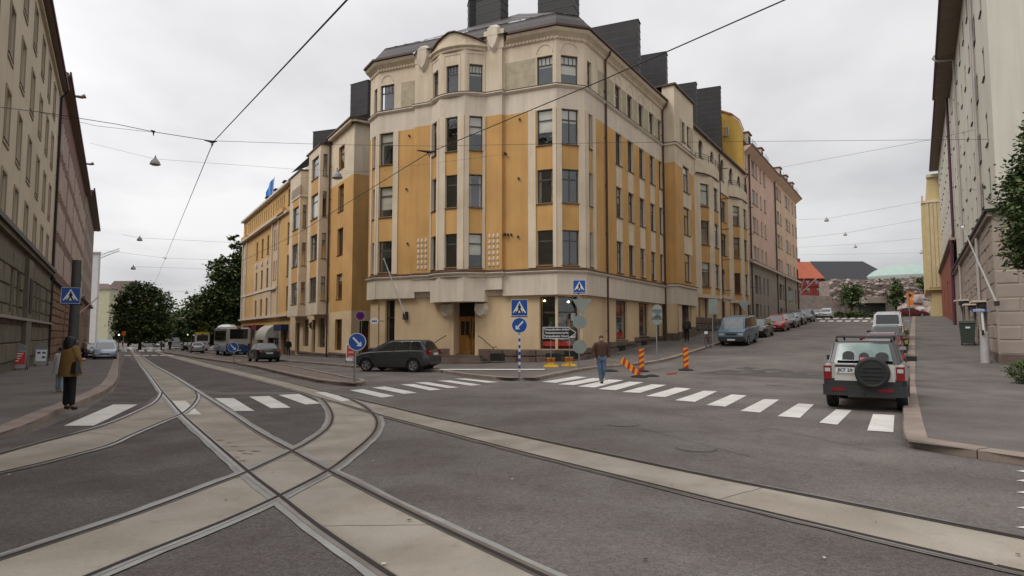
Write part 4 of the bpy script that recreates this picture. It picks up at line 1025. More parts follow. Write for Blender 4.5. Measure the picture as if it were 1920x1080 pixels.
# ================================================================ pink blocks farther up
PINK = mat('pink_plaster', (.68, .48, .385), .9, .1, .5, .1, 30, streak=.06); PINK2 = mat('peach_plaster', (.68, .50, .37), .9, .1, .5, .1, 30, streak=.06)
GREYB = mat('grey_base_plaster', (.32, .28, .24), .9, .15, .8, .2, 30); YEL = mat('yellow_gable', (.62, .39, .09), .9, .12, .6, .15, 20, streak=.08)
CPF = Fac(FRT.P, DR, NR)
def pinkb(label, s0, s1, zb, ze, m, wins, dorm, gable=None):
    t = thing('apartment_building', label, 'building', CPF.at(s0, 2, -3)); w = MB(); hs = []
    rws = [(10.6, 12.3), (14.0, 15.8), (17.4, 19.1), (20.8, 22.6)]
    for (a, c) in wins:
        for r in rws: hs.append((a, c, *r)); window(t, CPF, a, c, *r, style='V', blind=0, inset=.1, fm=FRAMEW)
    wall(w, CPF, s0, s1, 10.1, ze, m, hs, rev=m)
    gsh = []
    for (a, c) in wins:
        gsh.append((a, c, 6.6, 8.8)); window(t, CPF, a, c, 6.6, 8.8, style='V', blind=0, inset=.1, fm=FRAMEG, sill=False)
        gsh.append((a + .1, c - .1, 3.2, 5.4)); window(t, CPF, a + .1, c - .1, 3.2, 5.4, style='V', inset=.1, fm=FRAMEG, sill=False)
    wall(w, CPF, s0, s1, 1, 10.1, GREYB, gsh, [(s0, s1, 0, 3.0, GRAN)], o=.1)
    w.build('wall', t)
    b = MB(); b.fbox(CPF, s0, s1, 10.0, 10.25, 0, .5, CREAM2); b.fbox(CPF, s0, s1, 10.25, 10.3, 0, .52, BROWN); b.build('ledge', t)
    b = MB(); b.hexa([CPF.at(s0, ze - .7, 0), CPF.at(s1, ze - .7, 0), CPF.at(s1, ze - .7, -.4), CPF.at(s0, ze - .7, -.4), CPF.at(s0, ze, .9), CPF.at(s1, ze, .9), CPF.at(s1, ze, -.4), CPF.at(s0, ze, -.4)], m); b.build('eave_cove', t)
    b = MB(); b.fbox(CPF, s0, s1, ze, ze + .15, -.3, 1.0, BROWN); b.build('gutter', t)
    b = MB(); b.hexa([CPF.at(s0, ze + .1, .4), CPF.at(s1, ze + .1, .4), CPF.at(s1, ze + .1, -8), CPF.at(s0, ze + .1, -8), CPF.at(s0, ze + 2.3, -1.0), CPF.at(s1, ze + 2.3, -1.0), CPF.at(s1, ze + 3.4, -8), CPF.at(s0, ze + 3.4, -8)], ROOFM); b.build('roof', t)
    for s_, wd in dorm:
        b = MB(); b.fbox(CPF, s_, s_ + wd, ze + .2, ze + 1.9, -2, .2, CREAM2); b.fbox(CPF, s_ - .12, s_ + wd + .12, ze + 1.9, ze + 2.05, -2, .35, mat('red_tile', (.2, .05, .035), .8, .2)); d = b.build('dormer', t)
        b = MB(); b.fbox(CPF, s_ + .25, s_ + wd - .25, ze + .6, ze + 1.6, .2, .23, DARK); b.build('dormer_window', d)
        b = MB(); 
        for zz in (.3, .6, .9): b.tube([CPF.at(s_ - .5, ze + zz, .75), CPF.at(s_ + wd + .5, ze + zz, .75)], .03, IRON, 4)
        b.build('roof_railing', d)
    core(t, [CPF.at(s0 + .3, 0, -.9).xy, CPF.at(s1 - .05, 0, -.9).xy, CPF.at(s1 - .05, 0, -9).xy, CPF.at(s0 + .3, 0, -9).xy], 1, ze + .1, m)
    return t
q0 = CPF.px(1397, 400)[0]; q1 = CPF.px(1453, 450)[0]; q2 = CPF.px(1496, 500)[0]
def cw(*xs): return [(CPF.px(a, 400)[0], CPF.px(c, 400)[0]) for a, c in xs]
pk = pinkb('pink block over a grey base with a yellow gable wall, up the side street', q0, q1, 10.1, 23.3, PINK, cw((1399.5, 1401.5), (1411, 1417), (1418.5, 1421.5), (1426, 1428.5), (1433, 1436)), [(q0 + 1.5, 1.6), (q0 + 9, 1.4)])
pk2 = pinkb('peach block with small roof dormers, last house on the side street', q1 + .02, q2, 10.1, 23.7, PINK2, cw((1456, 1461), (1462.5, 1465), (1472, 1477), (1478.5, 1480.5), (1484.5, 1487), (1490, 1493)), [(q1 + 4, 1.4), (q1 + 9.5, 1.4), (q1 + 15, 1.4)])
# curved yellow gable wall
FG = Fac(CPF.at(q0 - .3, 0, 0), -NR, -DR)
g = MB(); W_ = -FG.px(1352, 260)[0] if FG.px(1352, 260)[0] < 0 else FG.px(1352, 260)[0]
zt = 28.0
pts = [(0, 18), (0, 25.0), (.4, 26.2), (1.2, 27.0), (2.6, 27.7), (4.2, zt), (W_ + 2, zt + .1), (W_ + 2, 18)]
g.mesh([FG.at(a, z, .0) for a, z in pts] + [FG.at(a, z, -.4) for a, z in pts], [tuple(range(8)), tuple(range(15, 7, -1))] + [(i, (i + 1) % 8, 8 + (i + 1) % 8, 8 + i) for i in range(8)], YEL)
gw = g.build('gable_wall', pk)
g = MB(); edge = pts[1:7]
for (a, z), (c, z2) in zip(edge, edge[1:]): g.hexa([FG.at(a - .1, z, .12), FG.at(c - .1, z2, .12), FG.at(c - .1, z2, -.5), FG.at(a - .1, z, -.5), FG.at(a - .1, z + .2, .12), FG.at(c - .1, z2 + .2, .12), FG.at(c - .1, z2 + .2, -.5), FG.at(a - .1, z + .2, -.5)], mat('tile_coping', (.42, .15, .08), .8, .2))
g.build('gable_coping', gw)
a, c_, z0, z1 = FG.rect(1357, 238, 1367, 255); window(pk, FG, min(a, c_), max(a, c_), z0, z1, style='V', o=.2, inset=.05, fm=FRAMEW, glass=GLASS)
pipe(pk, CPF, CPF.px(1404.5, 400)[0], 3, 23.3, .15, r=.1); pipe(pk2, CPF, CPF.px(1453.5, 450)[0], 3.5, 23.3, .15, r=.1); pipe(pk2, CPF, CPF.px(1471, 560)[0], 3.5, 10, .2, r=.08, top=0); pipe(pk2, CPF, CPF.px(1494.5, 560)[0], 4, 12, .2, r=.1, top=0)
# ================================================================ wing on the tram street
WF = Fac((-13.0, 52.2), DL, -NL)
if WF.n.dot(-WF.P) < 0: WF.n = -WF.n
WE = Fac((-13.0, 52.2), Vector((DL.y, -DL.x, 0)), Vector((-DL.x, -DL.y, 0)))
wg = thing('apartment_building', 'orange wing with tall bays on the tram street, left of the corner building', 'building', (-16, 60, -.3))
w3 = MB(); WL = WF.px(548, 440)[0]; WZ = 19.4
RW = [(4.85, 7.0), (8.65, 10.95), (12.45, 14.75), (16.2, 18.2)]
sw = lambda x, y=440, o=0: WF.px(x, y, o)[0]
c1 = (2.65, 4.3); h = []
for r in RW: h.append((*c1, *r)); window(wg, WF, *c1, *r, style='C', blind=rblind(), inset=.2)
h.append((2.5, 4.5, .45, 3.1)); window(wg, WF, 2.5, 4.5, .45, 3.1, style='T', inset=.25, fm=BROWN, sill=False)
wall(w3, WF, 0, 6.3, -1.2, WZ, ORANGE, h, [(0, 6.3, -2, 3.75, BUFF), (0, 6.3, -2, .25, GRAN), (0, 6.3, 15.0, WZ, CREAM)], rev=ORANGE)
# end wall with the side door
ex = lambda x, y=600: WE.px(x, y)[0]
dd = (ex(674, 620), ex(692, 620), -.15, 2.9)
wall(w3, WE, 0, 9, -1.2, WZ, ORANGE, [dd], [(0, 9, -2, 3.75, BUFF), (0, 9, -2, .2, GRAN), (0, 9, 15.0, WZ, CREAM)], depth=.3)
b = MB(); b.fbox(WE, dd[0], dd[1], -.15, 2.1, -.3, -.24, mat('dark_red_door', (.10, .03, .02), .6, .2)); b.fbox(WE, dd[0], dd[1], 2.1, 2.2, -.3, -.2, BROWN); b.build('door', wg)
b = MB(); b.fbox(WE, dd[0] + .05, dd[1] - .05, 2.25, 2.85, -.28, -.25, mat('dim_green', (.05, .07, .04), .5, .4, 5)); b.build('transom_window', wg)
# bays
def wbay(a, c, zt, wf, wsn, z0=3.6, balc=False):
    """projecting bay from s=a..c with a narrow far side, wf = front window, wsn = side window"""
    o = .95; e = .75
    V = [WF.at(a, 0, 0), WF.at(a + .05, 0, o), WF.at(c - e, 0, o), WF.at(c, 0, 0)]
    for i in range(3):
        d = V[i + 1] - V[i]; L = d.length; d.normalize(); Fb = Fac(V[i], d, Vector((-d.y, d.x, 0)))
        if Fb.n.dot(WF.n) < 0: Fb.n = -Fb.n
        if i == 0: Fb.n = -DL
        hs = []
        if i == 1:
            q = (wf[0] - a, wf[1] - a); hs = rows(wg, w3, Fb, [q], [r for r in RW if r[1] < zt], style='T')
            zz = [(q[0], q[1], r0, r1, ORANGE) for r0, r1 in ((7.0, 8.65), (10.95, 12.45), (14.75, 16.2))]
        elif i == 0:
            hs = rows(wg, w3, Fb, [(.3, .68)], [r for r in RW if r[1] < zt], style='T', sill=True); zz = []
        else:
            zz = []
        wall(w3, Fb, 0, L, z0, zt, CREAM, hs, zz, rev=CREAM)
    w3.mesh([(v.x, v.y, z0) for v in V], [(0, 1, 2, 3)], CREAM); w3.mesh([(v.x, v.y, zt) for v in V], [(0, 1, 2, 3)], ROOFM)
    b = MB(); b.fbox(WF, a - .05, c + .05, zt, zt + .14, -.3, o + .1, BROWN); b.build('bay_cap', wg)
wall(w3, WF, 6.3, WL, 3.6, WZ - .4, ORANGE, [], [(6.3, WL, 15.0, WZ, CREAM), (6.3, WL, 3, 4.6, CREAM)])
wbay(6.75, 11.6, 19.0, (7.3, 9.7), None); wbay(14.0, 19.2, 18.2, (14.5, 17.0), None)
b = MB(); b.fbox(WF, 13.8, 17.6, 15.7, 16.7, .9, 1.0, mat('balcony_plaster', (.33, .27, .21), .9, .2, 2)); b.fbox(WF, 13.8, 17.6, 15.55, 15.72, 0, 1.02, CREAM); b.build('balcony', wg)
# shop floor below the bays
gh3 = [(7.6, 9.9, .6, 3.3), (10.9, 12.2, .1, 3.2), (13.4, 15.6, .6, 3.3), (17.0, 18.9, -.3, 3.0)]
wall(w3, WF, 6.3, WL, -1.4, 3.6, BUFF, gh3, [(6, 30, -2, .1, GRAN)], rev=BUFF, depth=.3)
for q in gh3: window(wg, WF, *q, style='T', inset=.22, fm=BROWN, sill=False)
w3.build('wall', wg)
plinth(WF, 0.05, 6.3, .25, 0, par=wg); plinth(WF, 6.4, 17, .1, 0, par=wg)
b = MB(); b.fbox(WF, -.2, 6.4, WZ - .1, WZ + .12, -.5, .4, CREAM); b.fbox(WE, -.2, 9, WZ - .1, WZ + .12, -.5, .4, CREAM); b.build('cornice', wg)
b = MB(); b.fbox(WF, -.3, 6.5, WZ + .12, WZ + .25, -.5, .5, BROWN); b.build('gutter', wg); b = MB(); b.fbox(WE, -.3, 9, WZ + .12, WZ + .25, -.5, .5, BROWN); b.build('gutter', wg)
p = [WF.at(-.2, WZ + .2, .3), WF.at(WL, WZ + .2, .3), WF.at(WL, WZ + 3, -5), WF.at(2.5, WZ + 3, -5), WE.at(9, WZ + .2, .3), WE.at(9, WZ + 3, -5)]
b = MB(); b.face([p[0], p[1], p[2], p[3]], ROOFM); b.face([p[0], p[3], p[5], p[4]], ROOFM); b.build('roof', wg)
pipe(wg, WF, 6.5, -.2, WZ + .1, .15, r=.08)
for s0_, w0_ in ((9.3, 1.8), (15.3, 2.0)):
    pass
core(wg, [WF.at(.5, 0, -.9).xy + DL.xy * 0, WF.at(WL, 0, -.9).xy, WF.at(WL, 0, -10).xy, (WE.at(9, 0, -3)).xy], -1.5, 17.5)
sb_ = [(698, 672, 157, 56, 18.5), (650, 598, 243, 66, 18)]
slab_px(wg, 672, 704, 157, 60, 18, 1.0, -58 + 0); slab_px(wg, 598, 645, 247, 68, 17, 1.0, -70)
# ================================================================ yellow classical house beyond the wing
YO = mat('ochre_plaster', (.58, .36, .14), .9, .1, .5, .1, 30, streak=.05); YP = mat('pale_ochre_plaster', (.60, .44, .27), .9, .1, .5, .1, 30); WHP = mat('white_trim', (.62, .56, .48), .85, .1)
yh = thing('apartment_building', 'yellow house with white trim and slit attic windows, left of the orange wing', 'building', WF.at(35, -.5, -3))
w4 = MB(); YE = WF.px(457, 440)[0]; YZ = 18.7
h = []
def yw(a, c, z0, z1, st='V', **k): h.append((a, c, z0, z1)); window(yh, WF, a, c, z0, z1, style=st, inset=.14, blind=0, fm=FRAME, **k)
for s_ in (22.4,):
    for r in ((4.6, 7.2), (8.3, 10.7), (12.0, 14.4)): yw(s_, s_ + 1.3, *r)
    yw(s_, s_ + 1.3, 16.4, 18.2)
for s_ in (34.0, 37.6, 41.4):
    for r in ((4.3, 6.4), (7.9, 10.2), (12.0, 14.4)): yw(s_, s_ + 1.1, *r)
sl = 25.6
while sl < YE - 4: yw(sl, sl + .42, 16.5, 18.0, 'N', sill=False); sl += 1.45 if sl > 29 else 1.1
yw(YE - 2.2, YE - 1.4, 16.4, 18.0)
for s_ in (29.0, 30.3): 
    for r in ((8.4, 10.7), (12.1, 14.5)): yw(s_, s_ + .55, *r)
for r in ((8.4, 10.7), (12.1, 14.5)): yw(YE - 2.6, YE - 2.0, *r)
wall(w4, WF, WL, YE, 3.7, YZ, YO, h, [(32.2, 44, 3.8, 11.5, YP), (28, 31.9, 3.8, 15.3, YP), (YE - 3.6, YE, 3.8, 15.3, YP)], rev=YO)
gh4 = [(23.0, 25.5, -.5, 2.6), (27.0, 33.0, -.2, 2.4), (36, 40, -.6, 2.6), (44, 48, -.6, 2.6)]
wall(w4, WF, WL, YE, -2, 3.7, YO, gh4, [(WL, YE, -2, 2.9, GREYB)], depth=.4)
for q in gh4: window(yh, WF, *q, style='TC', inset=.3, fm=BROWN, sill=False)
w4.build('wall', yh)
for a, c, z in ((28.0, 28.35, 0), (31.55, 31.9, 0), (YE - 3.7, YE - 3.3, 0), (YE - .4, YE, 0)):
    b = MB(); b.fbox(WF, a, c, 3.9, 15.4, -.02, .16, WHP); b.build('pilaster', yh)
for z, d, a, c in ((3.8, .45, WL, YE), (15.55, .55, 27.4, YE + .2), (15.55, .3, 23.0, 27.4), (7.2, .3, 28, 31.9), (7.3, .12, 32, YE)):
    b = MB(); b.fbox(WF, a, c, z, z + .22, 0, d, WHP); b.build('ledge', yh)
b = MB(); b.fbox(WF, 24.5, 28.6, 15.8, 16.3, 0, .45, YO); b.build('balcony', yh); b = MB(); b.fbox(WF, YE - 4.5, YE - .5, 15.8, 16.3, 0, .45, YO); b.build('balcony', yh)
b = MB(); b.fbox(WF, WL, YE + .2, YZ, YZ + .25, -.5, .45, WHP); b.build('cornice', yh)
b = MB(); b.face([WF.at(WL, YZ + .3, .3), WF.at(YE + .2, YZ + .3, .3), WF.at(YE - 3, YZ + 2.2, -5), WF.at(WL, YZ + 2.2, -5)], ROOFM); b.build('roof', yh)
for x, y in ((536, 352), (519, 362), (503, 373)):
    s_, z = WF.px(x, y, -.6); b = MB(); b.fbox(WF, s_ - .5, s_ + .5, YZ + .2, YZ + 1.3, -3, -.4, ROOFM); b.fbox(WF, s_ - .65, s_ + .65, YZ + 1.3, YZ + 1.42, -3, -.25, ROOFD); b.build('dormer', yh)
core(yh, [WF.at(WL + .1, 0, -.9).xy, WF.at(YE - .3, 0, -.9).xy, WF.at(YE - .3, 0, -9).xy, WF.at(WL + .1, 0, -9).xy], -2, YZ)
# relief ornaments between the storeys
for s_ in (34.55, 38.15, 41.95):
    b = MB(); p = WF.at(s_, 11.1, .05); b.lathe([(0, -.05), (.35, -.02), (.42, .05), (.3, .1), (.12, .1), (0, .16)], WHP, 10, Matrix.Translation(p) @ Matrix.Rotation(math.atan2(WF.n.y, WF.n.x), 4, 'Z') @ Matrix.Rotation(math.pi / 2, 4, 'Y')); b.build('relief_medallion', yh)
# awnings
aw = MB(); k = 8; A0s, A1s = 27.0, 33.0
for s0_, s1_ in ((A0s, A1s),):
    pr = [(2.9 - 1.5 * (1 - math.cos(t)), 1.5 * math.sin(t)) for t in [math.pi / 2 * i / k for i in range(k + 1)]]
    for (za, oa), (zb, ob) in zip(pr, pr[1:]): aw.face([WF.at(s0_, za, oa), WF.at(s1_, za, oa), WF.at(s1_, zb, ob), WF.at(s0_, zb, ob)], mat('awning_canvas', (.45, .43, .36), .9, .15, 2))
    aw.face([WF.at(s0_, z, o) for z, o in pr] + [WF.at(s0_, 1.4, 0)], MATS['awning_canvas']); aw.face([WF.at(s1_, z, o) for z, o in pr] + [WF.at(s1_, 1.4, 0)], MATS['awning_canvas']); aw.face([WF.at(s0_, 1.4, 1.5), WF.at(s1_, 1.4, 1.5), WF.at(s1_, 1.15, 1.5), WF.at(s0_, 1.15, 1.5)], MATS['awning_canvas'])
aw.build('awning', yh)
b = MB(); b.fbox(WF, 22.0, 26.0, 2.2, 2.9, 0, .8, mat('dark_blue_awning', (.015, .02, .06), .8, .2)); b.build('awning', yh)
for a, c in ((36, 39.5), (42, 46)):
    b = MB(); b.fbox(WF, a, c, 2.3, 3.0, 0, .9, mat('maroon_awning', (.12, .015, .02), .8, .2)); b.build('awning', yh)
# blue flag on the ridge
fq = at_depth(508, 372, WF.at(38, 0).y + 3); fl = thing('flag', 'blue flag flying from a pole on the yellow house roof', 'flag', tuple(fq))
b = MB(); b.tube([fq - Vector((0, 0, 2)), fq + Vector((.4, 0, 3.0))], .05, SIGNW, 6); b.build('pole', fl)
b = MB(); n_ = 8; BLU = mat('flag_blue', (.14, .36, .80), .8, .1, 3)
for i in range(n_):
    f_ = lambda j: (fq.x + .35 - j * .13, fq.y + .12 * math.sin(j * 1.3), 0)
    a, c = f_(i), f_(i + 1); sag = lambda j: -.1 * j - .02 * j * j
    b.face([(a[0], a[1], fq.z + 2.9 + sag(i)), (c[0], c[1], fq.z + 2.9 + sag(i + 1)), (c[0], c[1], fq.z + .9 + sag(i + 1) * 1.3), (a[0], a[1], fq.z + .9 + sag(i) * 1.3)], BLU)
b.build('cloth', fl)
# ================================================================ left side of the tram street
LF = Fac((-3.66, -2.25), DL, -NL)
LF.n = Vector((math.cos(HL), -math.sin(HL), 0))
WALLG = mat('grey_cream_render', (.55, .475, .355), .9, .1, .4, .2, 30, streak=.1)
RUST = mat('dark_green_stone', (.155, .142, .10), .9, .25, 1.2, .4, 20, fine=.15)
BRK = mat('brown_brick', (.17, .088, .072), .9, .2, 1.5, .4, 30, fine=.15); SOFF = mat('eave_soffit', (.19, .15, .12), .9, .15, 2)
SAND = mat('sandstone_base', (.21, .125, .075), .9, .3, 1.2, .5, 15, fine=.15)
SURR = mat('window_surround', (.33, .27, .2), .9, .1)
lb = thing('apartment_building', 'grey cream apartment block over a dark stone base, nearest on the left', 'building', LF.at(40, 0, -3))
w5 = MB(); S0, S1, LZ = 6, 60.2, 20.7
cols_ = [22.3, 26.3, 30.4, 34.6, 38.6, 42.9, 47.3, 51.6, 55.8]
LR = [(6.95, 8.75), (10.15, 12.3), (13.85, 16.0), (17.5, 19.6)]
h = []
for c in cols_:
    for r in LR:
        h.append((c - .65, c + .65, *r)); window(lb, LF, c - .65, c + .65, *r, style='TC', inset=.1, fm=FRAMEG, blind=rblind(), sill=True)
        b = MB()
        for q in ((c - .8, c - .66, r[0], r[1] + .14), (c + .66, c + .8, r[0], r[1] + .14), (c - .66, c + .66, r[1] + .01, r[1] + .14), (c - .85, c + .85, r[0] - .25, r[0] - .1)): b.fbox(LF, *q, 0, .05, SURR)
        b.build('window_surround', lb)
wall(w5, LF, S0, S1, 6.7, LZ, WALLG, h, depth=.2)
gsh = []
for c in (31.0, 33.4, 38.6, 41.0, 47.5, 49.8, 52.1, 56.8):
    gsh.append((c - .55, c + .55, 2.9, 5.0)); window(lb, LF, c - .55, c + .55, 2.9, 5.0, style='T', inset=.3, fm=FRAMEG, sill=False)
wall(w5, LF, S0, S1, -1.2, 6.5, RUST, gsh, depth=.35)
w5.build('wall', lb)
b = MB(); b.fbox(LF, S0, S1 + .15, 6.48, 6.72, -.1, .35, ROOFD); b.fbox(LF, S0, S1, 6.25, 6.48, 0, .22, RUST); b.build('ledge', lb)
b = MB(); b.fbox(LF, S0, S1, LZ - .35, LZ - .15, 0, .18, WALLG); b.build('cornice', lb)
b = MB(); b.fbox(LF, S0, S1, LZ, LZ + .1, -1, .48, SOFF); b.build('eave', lb); b = MB(); b.fbox(LF, S0, S1, LZ + .05, LZ + .25, .48, .6, mat('maroon_gutter', (.09, .03, .05), .6, .1)); b.build('gutter', lb)
b = MB(); b.hexa([LF.at(S0, LZ + .1, .45), LF.at(S1, LZ + .1, .45), LF.at(S1, LZ + .1, -7), LF.at(S0, LZ + .1, -7), LF.at(S0, LZ + .2, .45), LF.at(S1, LZ + .2, .45), LF.at(S1, LZ + 3.5, -7), LF.at(S0, LZ + 3.5, -7)], ROOFM); b.build('roof', lb)
b = MB()
for zz in (.5, .8, 1.1): b.tube([LF.at(28, LZ + zz, .35), LF.at(52, LZ + zz, .35)], .03, IRON, 4)
for s_ in range(28, 53, 2): b.tube([LF.at(s_, LZ + .1, .35), LF.at(s_, LZ + 1.1, .35)], .03, IRON, 4)
b.build('roof_railing', lb)
# rusticated stone blocks proud of the base
def rustic(F, s0, s1, z0, z1, course, L, m, par, holes, o=0, dep=.07, stag=True):
    k = 0; z = z0
    while z < z1 - .05:
        c = min(course, z1 - z); s = s0 - (L / 2 if (k % 2 and stag) else 0)
        while s < s1:
            a, e = max(s, s0), min(s + L, s1)
            segs = [(a, e)]
            for (h0, h1, g0, g1) in holes:
                if g0 < z + c - .05 and g1 > z + .05:
                    ns = []
                    for (x, y) in segs:
                        if y <= h0 - .05 or x >= h1 + .05: ns.append((x, y))
                        else:
                            if x < h0 - .12: ns.append((x, h0 - .05))
                            if y > h1 + .12: ns.append((h1 + .05, y))
                    segs = ns
            for (x, y) in segs:
                if y - x < .1: continue
                mb = MB(); r = dep + rnd.uniform(-.015, .02)
                lo = [F.at(x + .015, z + .015, o), F.at(y - .015, z + .015, o), F.at(y - .015, z + c - .015, o), F.at(x + .015, z + c - .015, o)]
                hi = [F.at(x + .06, z + .06, o + r), F.at(y - .06, z + .06, o + r), F.at(y - .06, z + c - .06, o + r), F.at(x + .06, z + c - .06, o + r)]
                mb.mesh(lo + hi, [(4, 5, 6, 7), (0, 1, 5, 4), (1, 2, 6, 5), (2, 3, 7, 6), (3, 0, 4, 7)], m); mb.build('stone_block', par)
            s += L
        z += course; k += 1
rustic(LF, 28, S1 - .1, .5, 5.9, .9, 1.9, RUST, lb, [(a - .1, c + .1, d, e) for a, c, d, e in gsh] + [(43.2, 45.9, -1, 7)])
b = MB(); b.fbox(LF, 43.3, 45.8, -.5, 5.9, 0, .25, RUST); b.fbox(LF, 43.9, 45.2, 3.0, 4.9, .25, .28, DARK); b.build('portal', lb)
b = MB(); b.fbox(LF, 30, S1, 2.55, 2.68, 0, .28, mat('pale_ledge', (.3, .28, .24), .9, .1)); b.build('sill_course', lb)
pipe(lb, LF, S1 - .1, 0, LZ, .12, r=.09, m=ROOFD)
core(lb, [LF.at(S0, 0, -.9).xy, LF.at(S1, 0, -.9).xy, LF.at(S1, 0, -12).xy, LF.at(S0, 0, -12).xy], -1, LZ)
# brown brick block with pale window strips
lb2 = thing('apartment_building', 'brown brick block with pale narrow windows and deep eaves, second on the left', 'building', LF.at(80, -.5, -3))
w6 = MB(); T0, T1, LZ2 = S1 + .05, 112, 22.2
h = []; s_ = 63.8; k = 0
WFR = mat('pale_window_strip', (.62, .52, .45), .8, .1)
while s_ < T1 - 2:
    for r in ((7.0, 9.1), (10.2, 12.3), (13.4, 15.6), (16.7, 18.8)):
        z = r
        h.append((s_ - .55, s_ + .55, *z)); window(lb2, LF, s_ - .55, s_ + .55, *z, style='V', inset=.03, fm=WFR, sill=False)
        b = MB()
        for q in ((s_ - .75, s_ - .56, z[0] - .05, z[1] + .1), (s_ + .56, s_ + .75, z[0] - .05, z[1] + .1)): b.fbox(LF, *q, 0, .12, WFR)
        b.build('window_surround', lb2)
    k += 1; s_ += 3.0 if k % 3 else 4.6
wall(w6, LF, T0, T1, 6.1, LZ2, BRK, h, [(T0, T0 + 1.2, 6.1, LZ2, mat('pink_pilaster', (.27, .17, .15), .9, .1))])
wall(w6, LF, T0, T1, -2, 6.0, SAND, [(76, 78, .5, 3.4), (84, 86, .5, 3.4), (95, 97, .3, 3.3)]); w6.build('wall', lb2)
for q in ((76, 78, .5, 3.4), (84, 86, .5, 3.4), (95, 97, .3, 3.3)): window(lb2, LF, *q, style='T', inset=.15, fm=FRAMEG, sill=False)
rubble(LF, T0 + .3, 76, -.4, 5.8, 0.01, lb2, .62, SAND); rubble(LF, 78, 84, -.4, 5.8, 0.01, lb2, .62, SAND)
b = MB(); b.fbox(LF, T0, T1, 5.95, 6.15, 0, .3, ROOFD); b.build('ledge', lb2)
b = MB(); b.fbox(LF, T0, T1 + .5, LZ2 - .2, LZ2, -1, .55, SOFF); b.build('eave', lb2); b = MB(); b.fbox(LF, T0, T1 + .5, LZ2 - .1, LZ2 + .2, .55, .68, MATS['maroon_gutter']); b.build('gutter', lb2)
b = MB(); b.hexa([LF.at(T0, LZ2, .5), LF.at(T1, LZ2, .5), LF.at(T1, LZ2, -7), LF.at(T0, LZ2, -7), LF.at(T0, LZ2 + .1, .5), LF.at(T1, LZ2 + .1, .5), LF.at(T1, LZ2 + 3, -7), LF.at(T0, LZ2 + 3, -7)], MATS['maroon_gutter']); b.build('roof', lb2)
core(lb2, [LF.at(T0, 0, -.9).xy, LF.at(T1, 0, -.9).xy, LF.at(T1, 0, -12).xy, LF.at(T0, 0, -12).xy], -2, LZ2)
for s_ in (66, 92):
    b = MB(); b.tube([LF.at(s_, LZ2 + .1, .6), LF.at(s_, LZ2 + .1, 1.1), LF.at(s_, LZ2 + .25, 1.4)], [.1, .14, .2], SOFF, 8); b.build('roof_spout', lb2)
# third block
lb3 = thing('apartment_building', 'grey brown block with projecting maroon eaves, third on the left', 'building', LF.at(130, -1, -3))
w7 = MB(); U0, U1, LZ3 = T1 + .1, 156, 23.0; h = []
GB = mat('grey_brown_render', (.24, .18, .14), .9, .15, .6)
s_ = U0 + 3
while s_ < U1 - 3:
    for r in ((3.0, 5.2), (8, 10), (11.6, 13.6), (15.2, 17.2), (18.8, 20.6)): h.append((s_, s_ + 1.6, *r)); window(lb3, LF, s_, s_ + 1.6, *r, style='V', inset=.1, fm=WFR, sill=False)
    s_ += 4.4
wall(w7, LF, U0, U1, -3, LZ3, GB, h, [(U0, U1, -3, 7, SAND)]); w7.build('wall', lb3)
b = MB(); b.fbox(LF, U0, U1 + .3, LZ3 - .2, LZ3, -1, .9, SOFF); b.fbox(LF, U0, U1 + .5, LZ3 - .1, LZ3 + .3, .9, 1.1, MATS['maroon_gutter']); b.build('eave', lb3)
b = MB(); b.fbox(LF, U0, U1, 6.9, 7.3, 0, .5, GB); b.build('ledge', lb3)
core(lb3, [LF.at(U0, 0, -.9).xy, LF.at(U1, 0, -.9).xy, LF.at(U1, 0, -12).xy, LF.at(U0, 0, -12).xy], -3, LZ3, GB)
# white stair tower and pale yellow house farther on
def simple_house(label, px0, px1, ytop, Y, depth, wallm, roofm, wn=(), roofh=2.0, hd=90, roof='hip'):
    a, c = at_depth(px0, ytop, Y), at_depth(px1, ytop, Y); d = hv(hd); z1 = a.z
    r = ray(px1, ytop); t = (a.x * r.y - a.y * r.x) / (d.y * r.x - d.x * r.y); L = abs(t)
    n = Vector((d.y, -d.x, 0)); F = Fac(a, d, n); g = H(a.x, a.y) - 1
    t_ = thing('house', label, 'building', tuple(F.at(L / 2, g + 1, -depth / 2))); w = MB(); hs = []
    for (x0, y0, x1, y1) in wn:
        q = F.rect(x0, y0, x1, y1); hs.append(q); window(t_, F, *q, style='C', inset=.1, fm=FRAMEW, sill=False)
    wall(w, F, 0, L, g, z1, wallm, hs)
    F2_ = Fac(F.at(L, 0), -n, d); wall(w, F2_, 0, depth, g, z1, wallm); w.build('wall', t_)
    F3_ = Fac(F.at(0, 0), -n, -d); w = MB(); wall(w, F3_, 0, depth, g, z1, wallm); w.build('wall', t_)
    b = MB(); b.fbox(F, .15, L - .15, g, z1 - .1, -depth, -.7, DARK); b.build('inner_core', t_)  # added dark block inside the house, keeps stray light out
    q = [F.at(-.5, z1, .5), F.at(L + .5, z1, .5), F.at(L + .5, z1, -depth), F.at(-.5, z1, -depth)]
    e0, e1 = F.at(min(depth / 2, L / 2), z1 + roofh, -depth / 2), F.at(max(L - depth / 2, L / 2), z1 + roofh, -depth / 2)
    if roof == 'gable': e0, e1 = F.at(-.5, z1 + roofh, -depth / 2), F.at(L + .5, z1 + roofh, -depth / 2)
    b = MB(); b.face([q[0], q[1], e1, e0], roofm); b.face([q[1], q[2], e1], roofm); b.face([q[2], q[3], e0, e1], roofm); b.face([q[3], q[0], e0], roofm); b.build('roof', t_)
    b = MB(); b.fbox(F, -.4, L + .4, z1 - .25, z1 + .05, -.2, .4, wallm); b.build('cornice', t_)
    return t_, F, L, z1
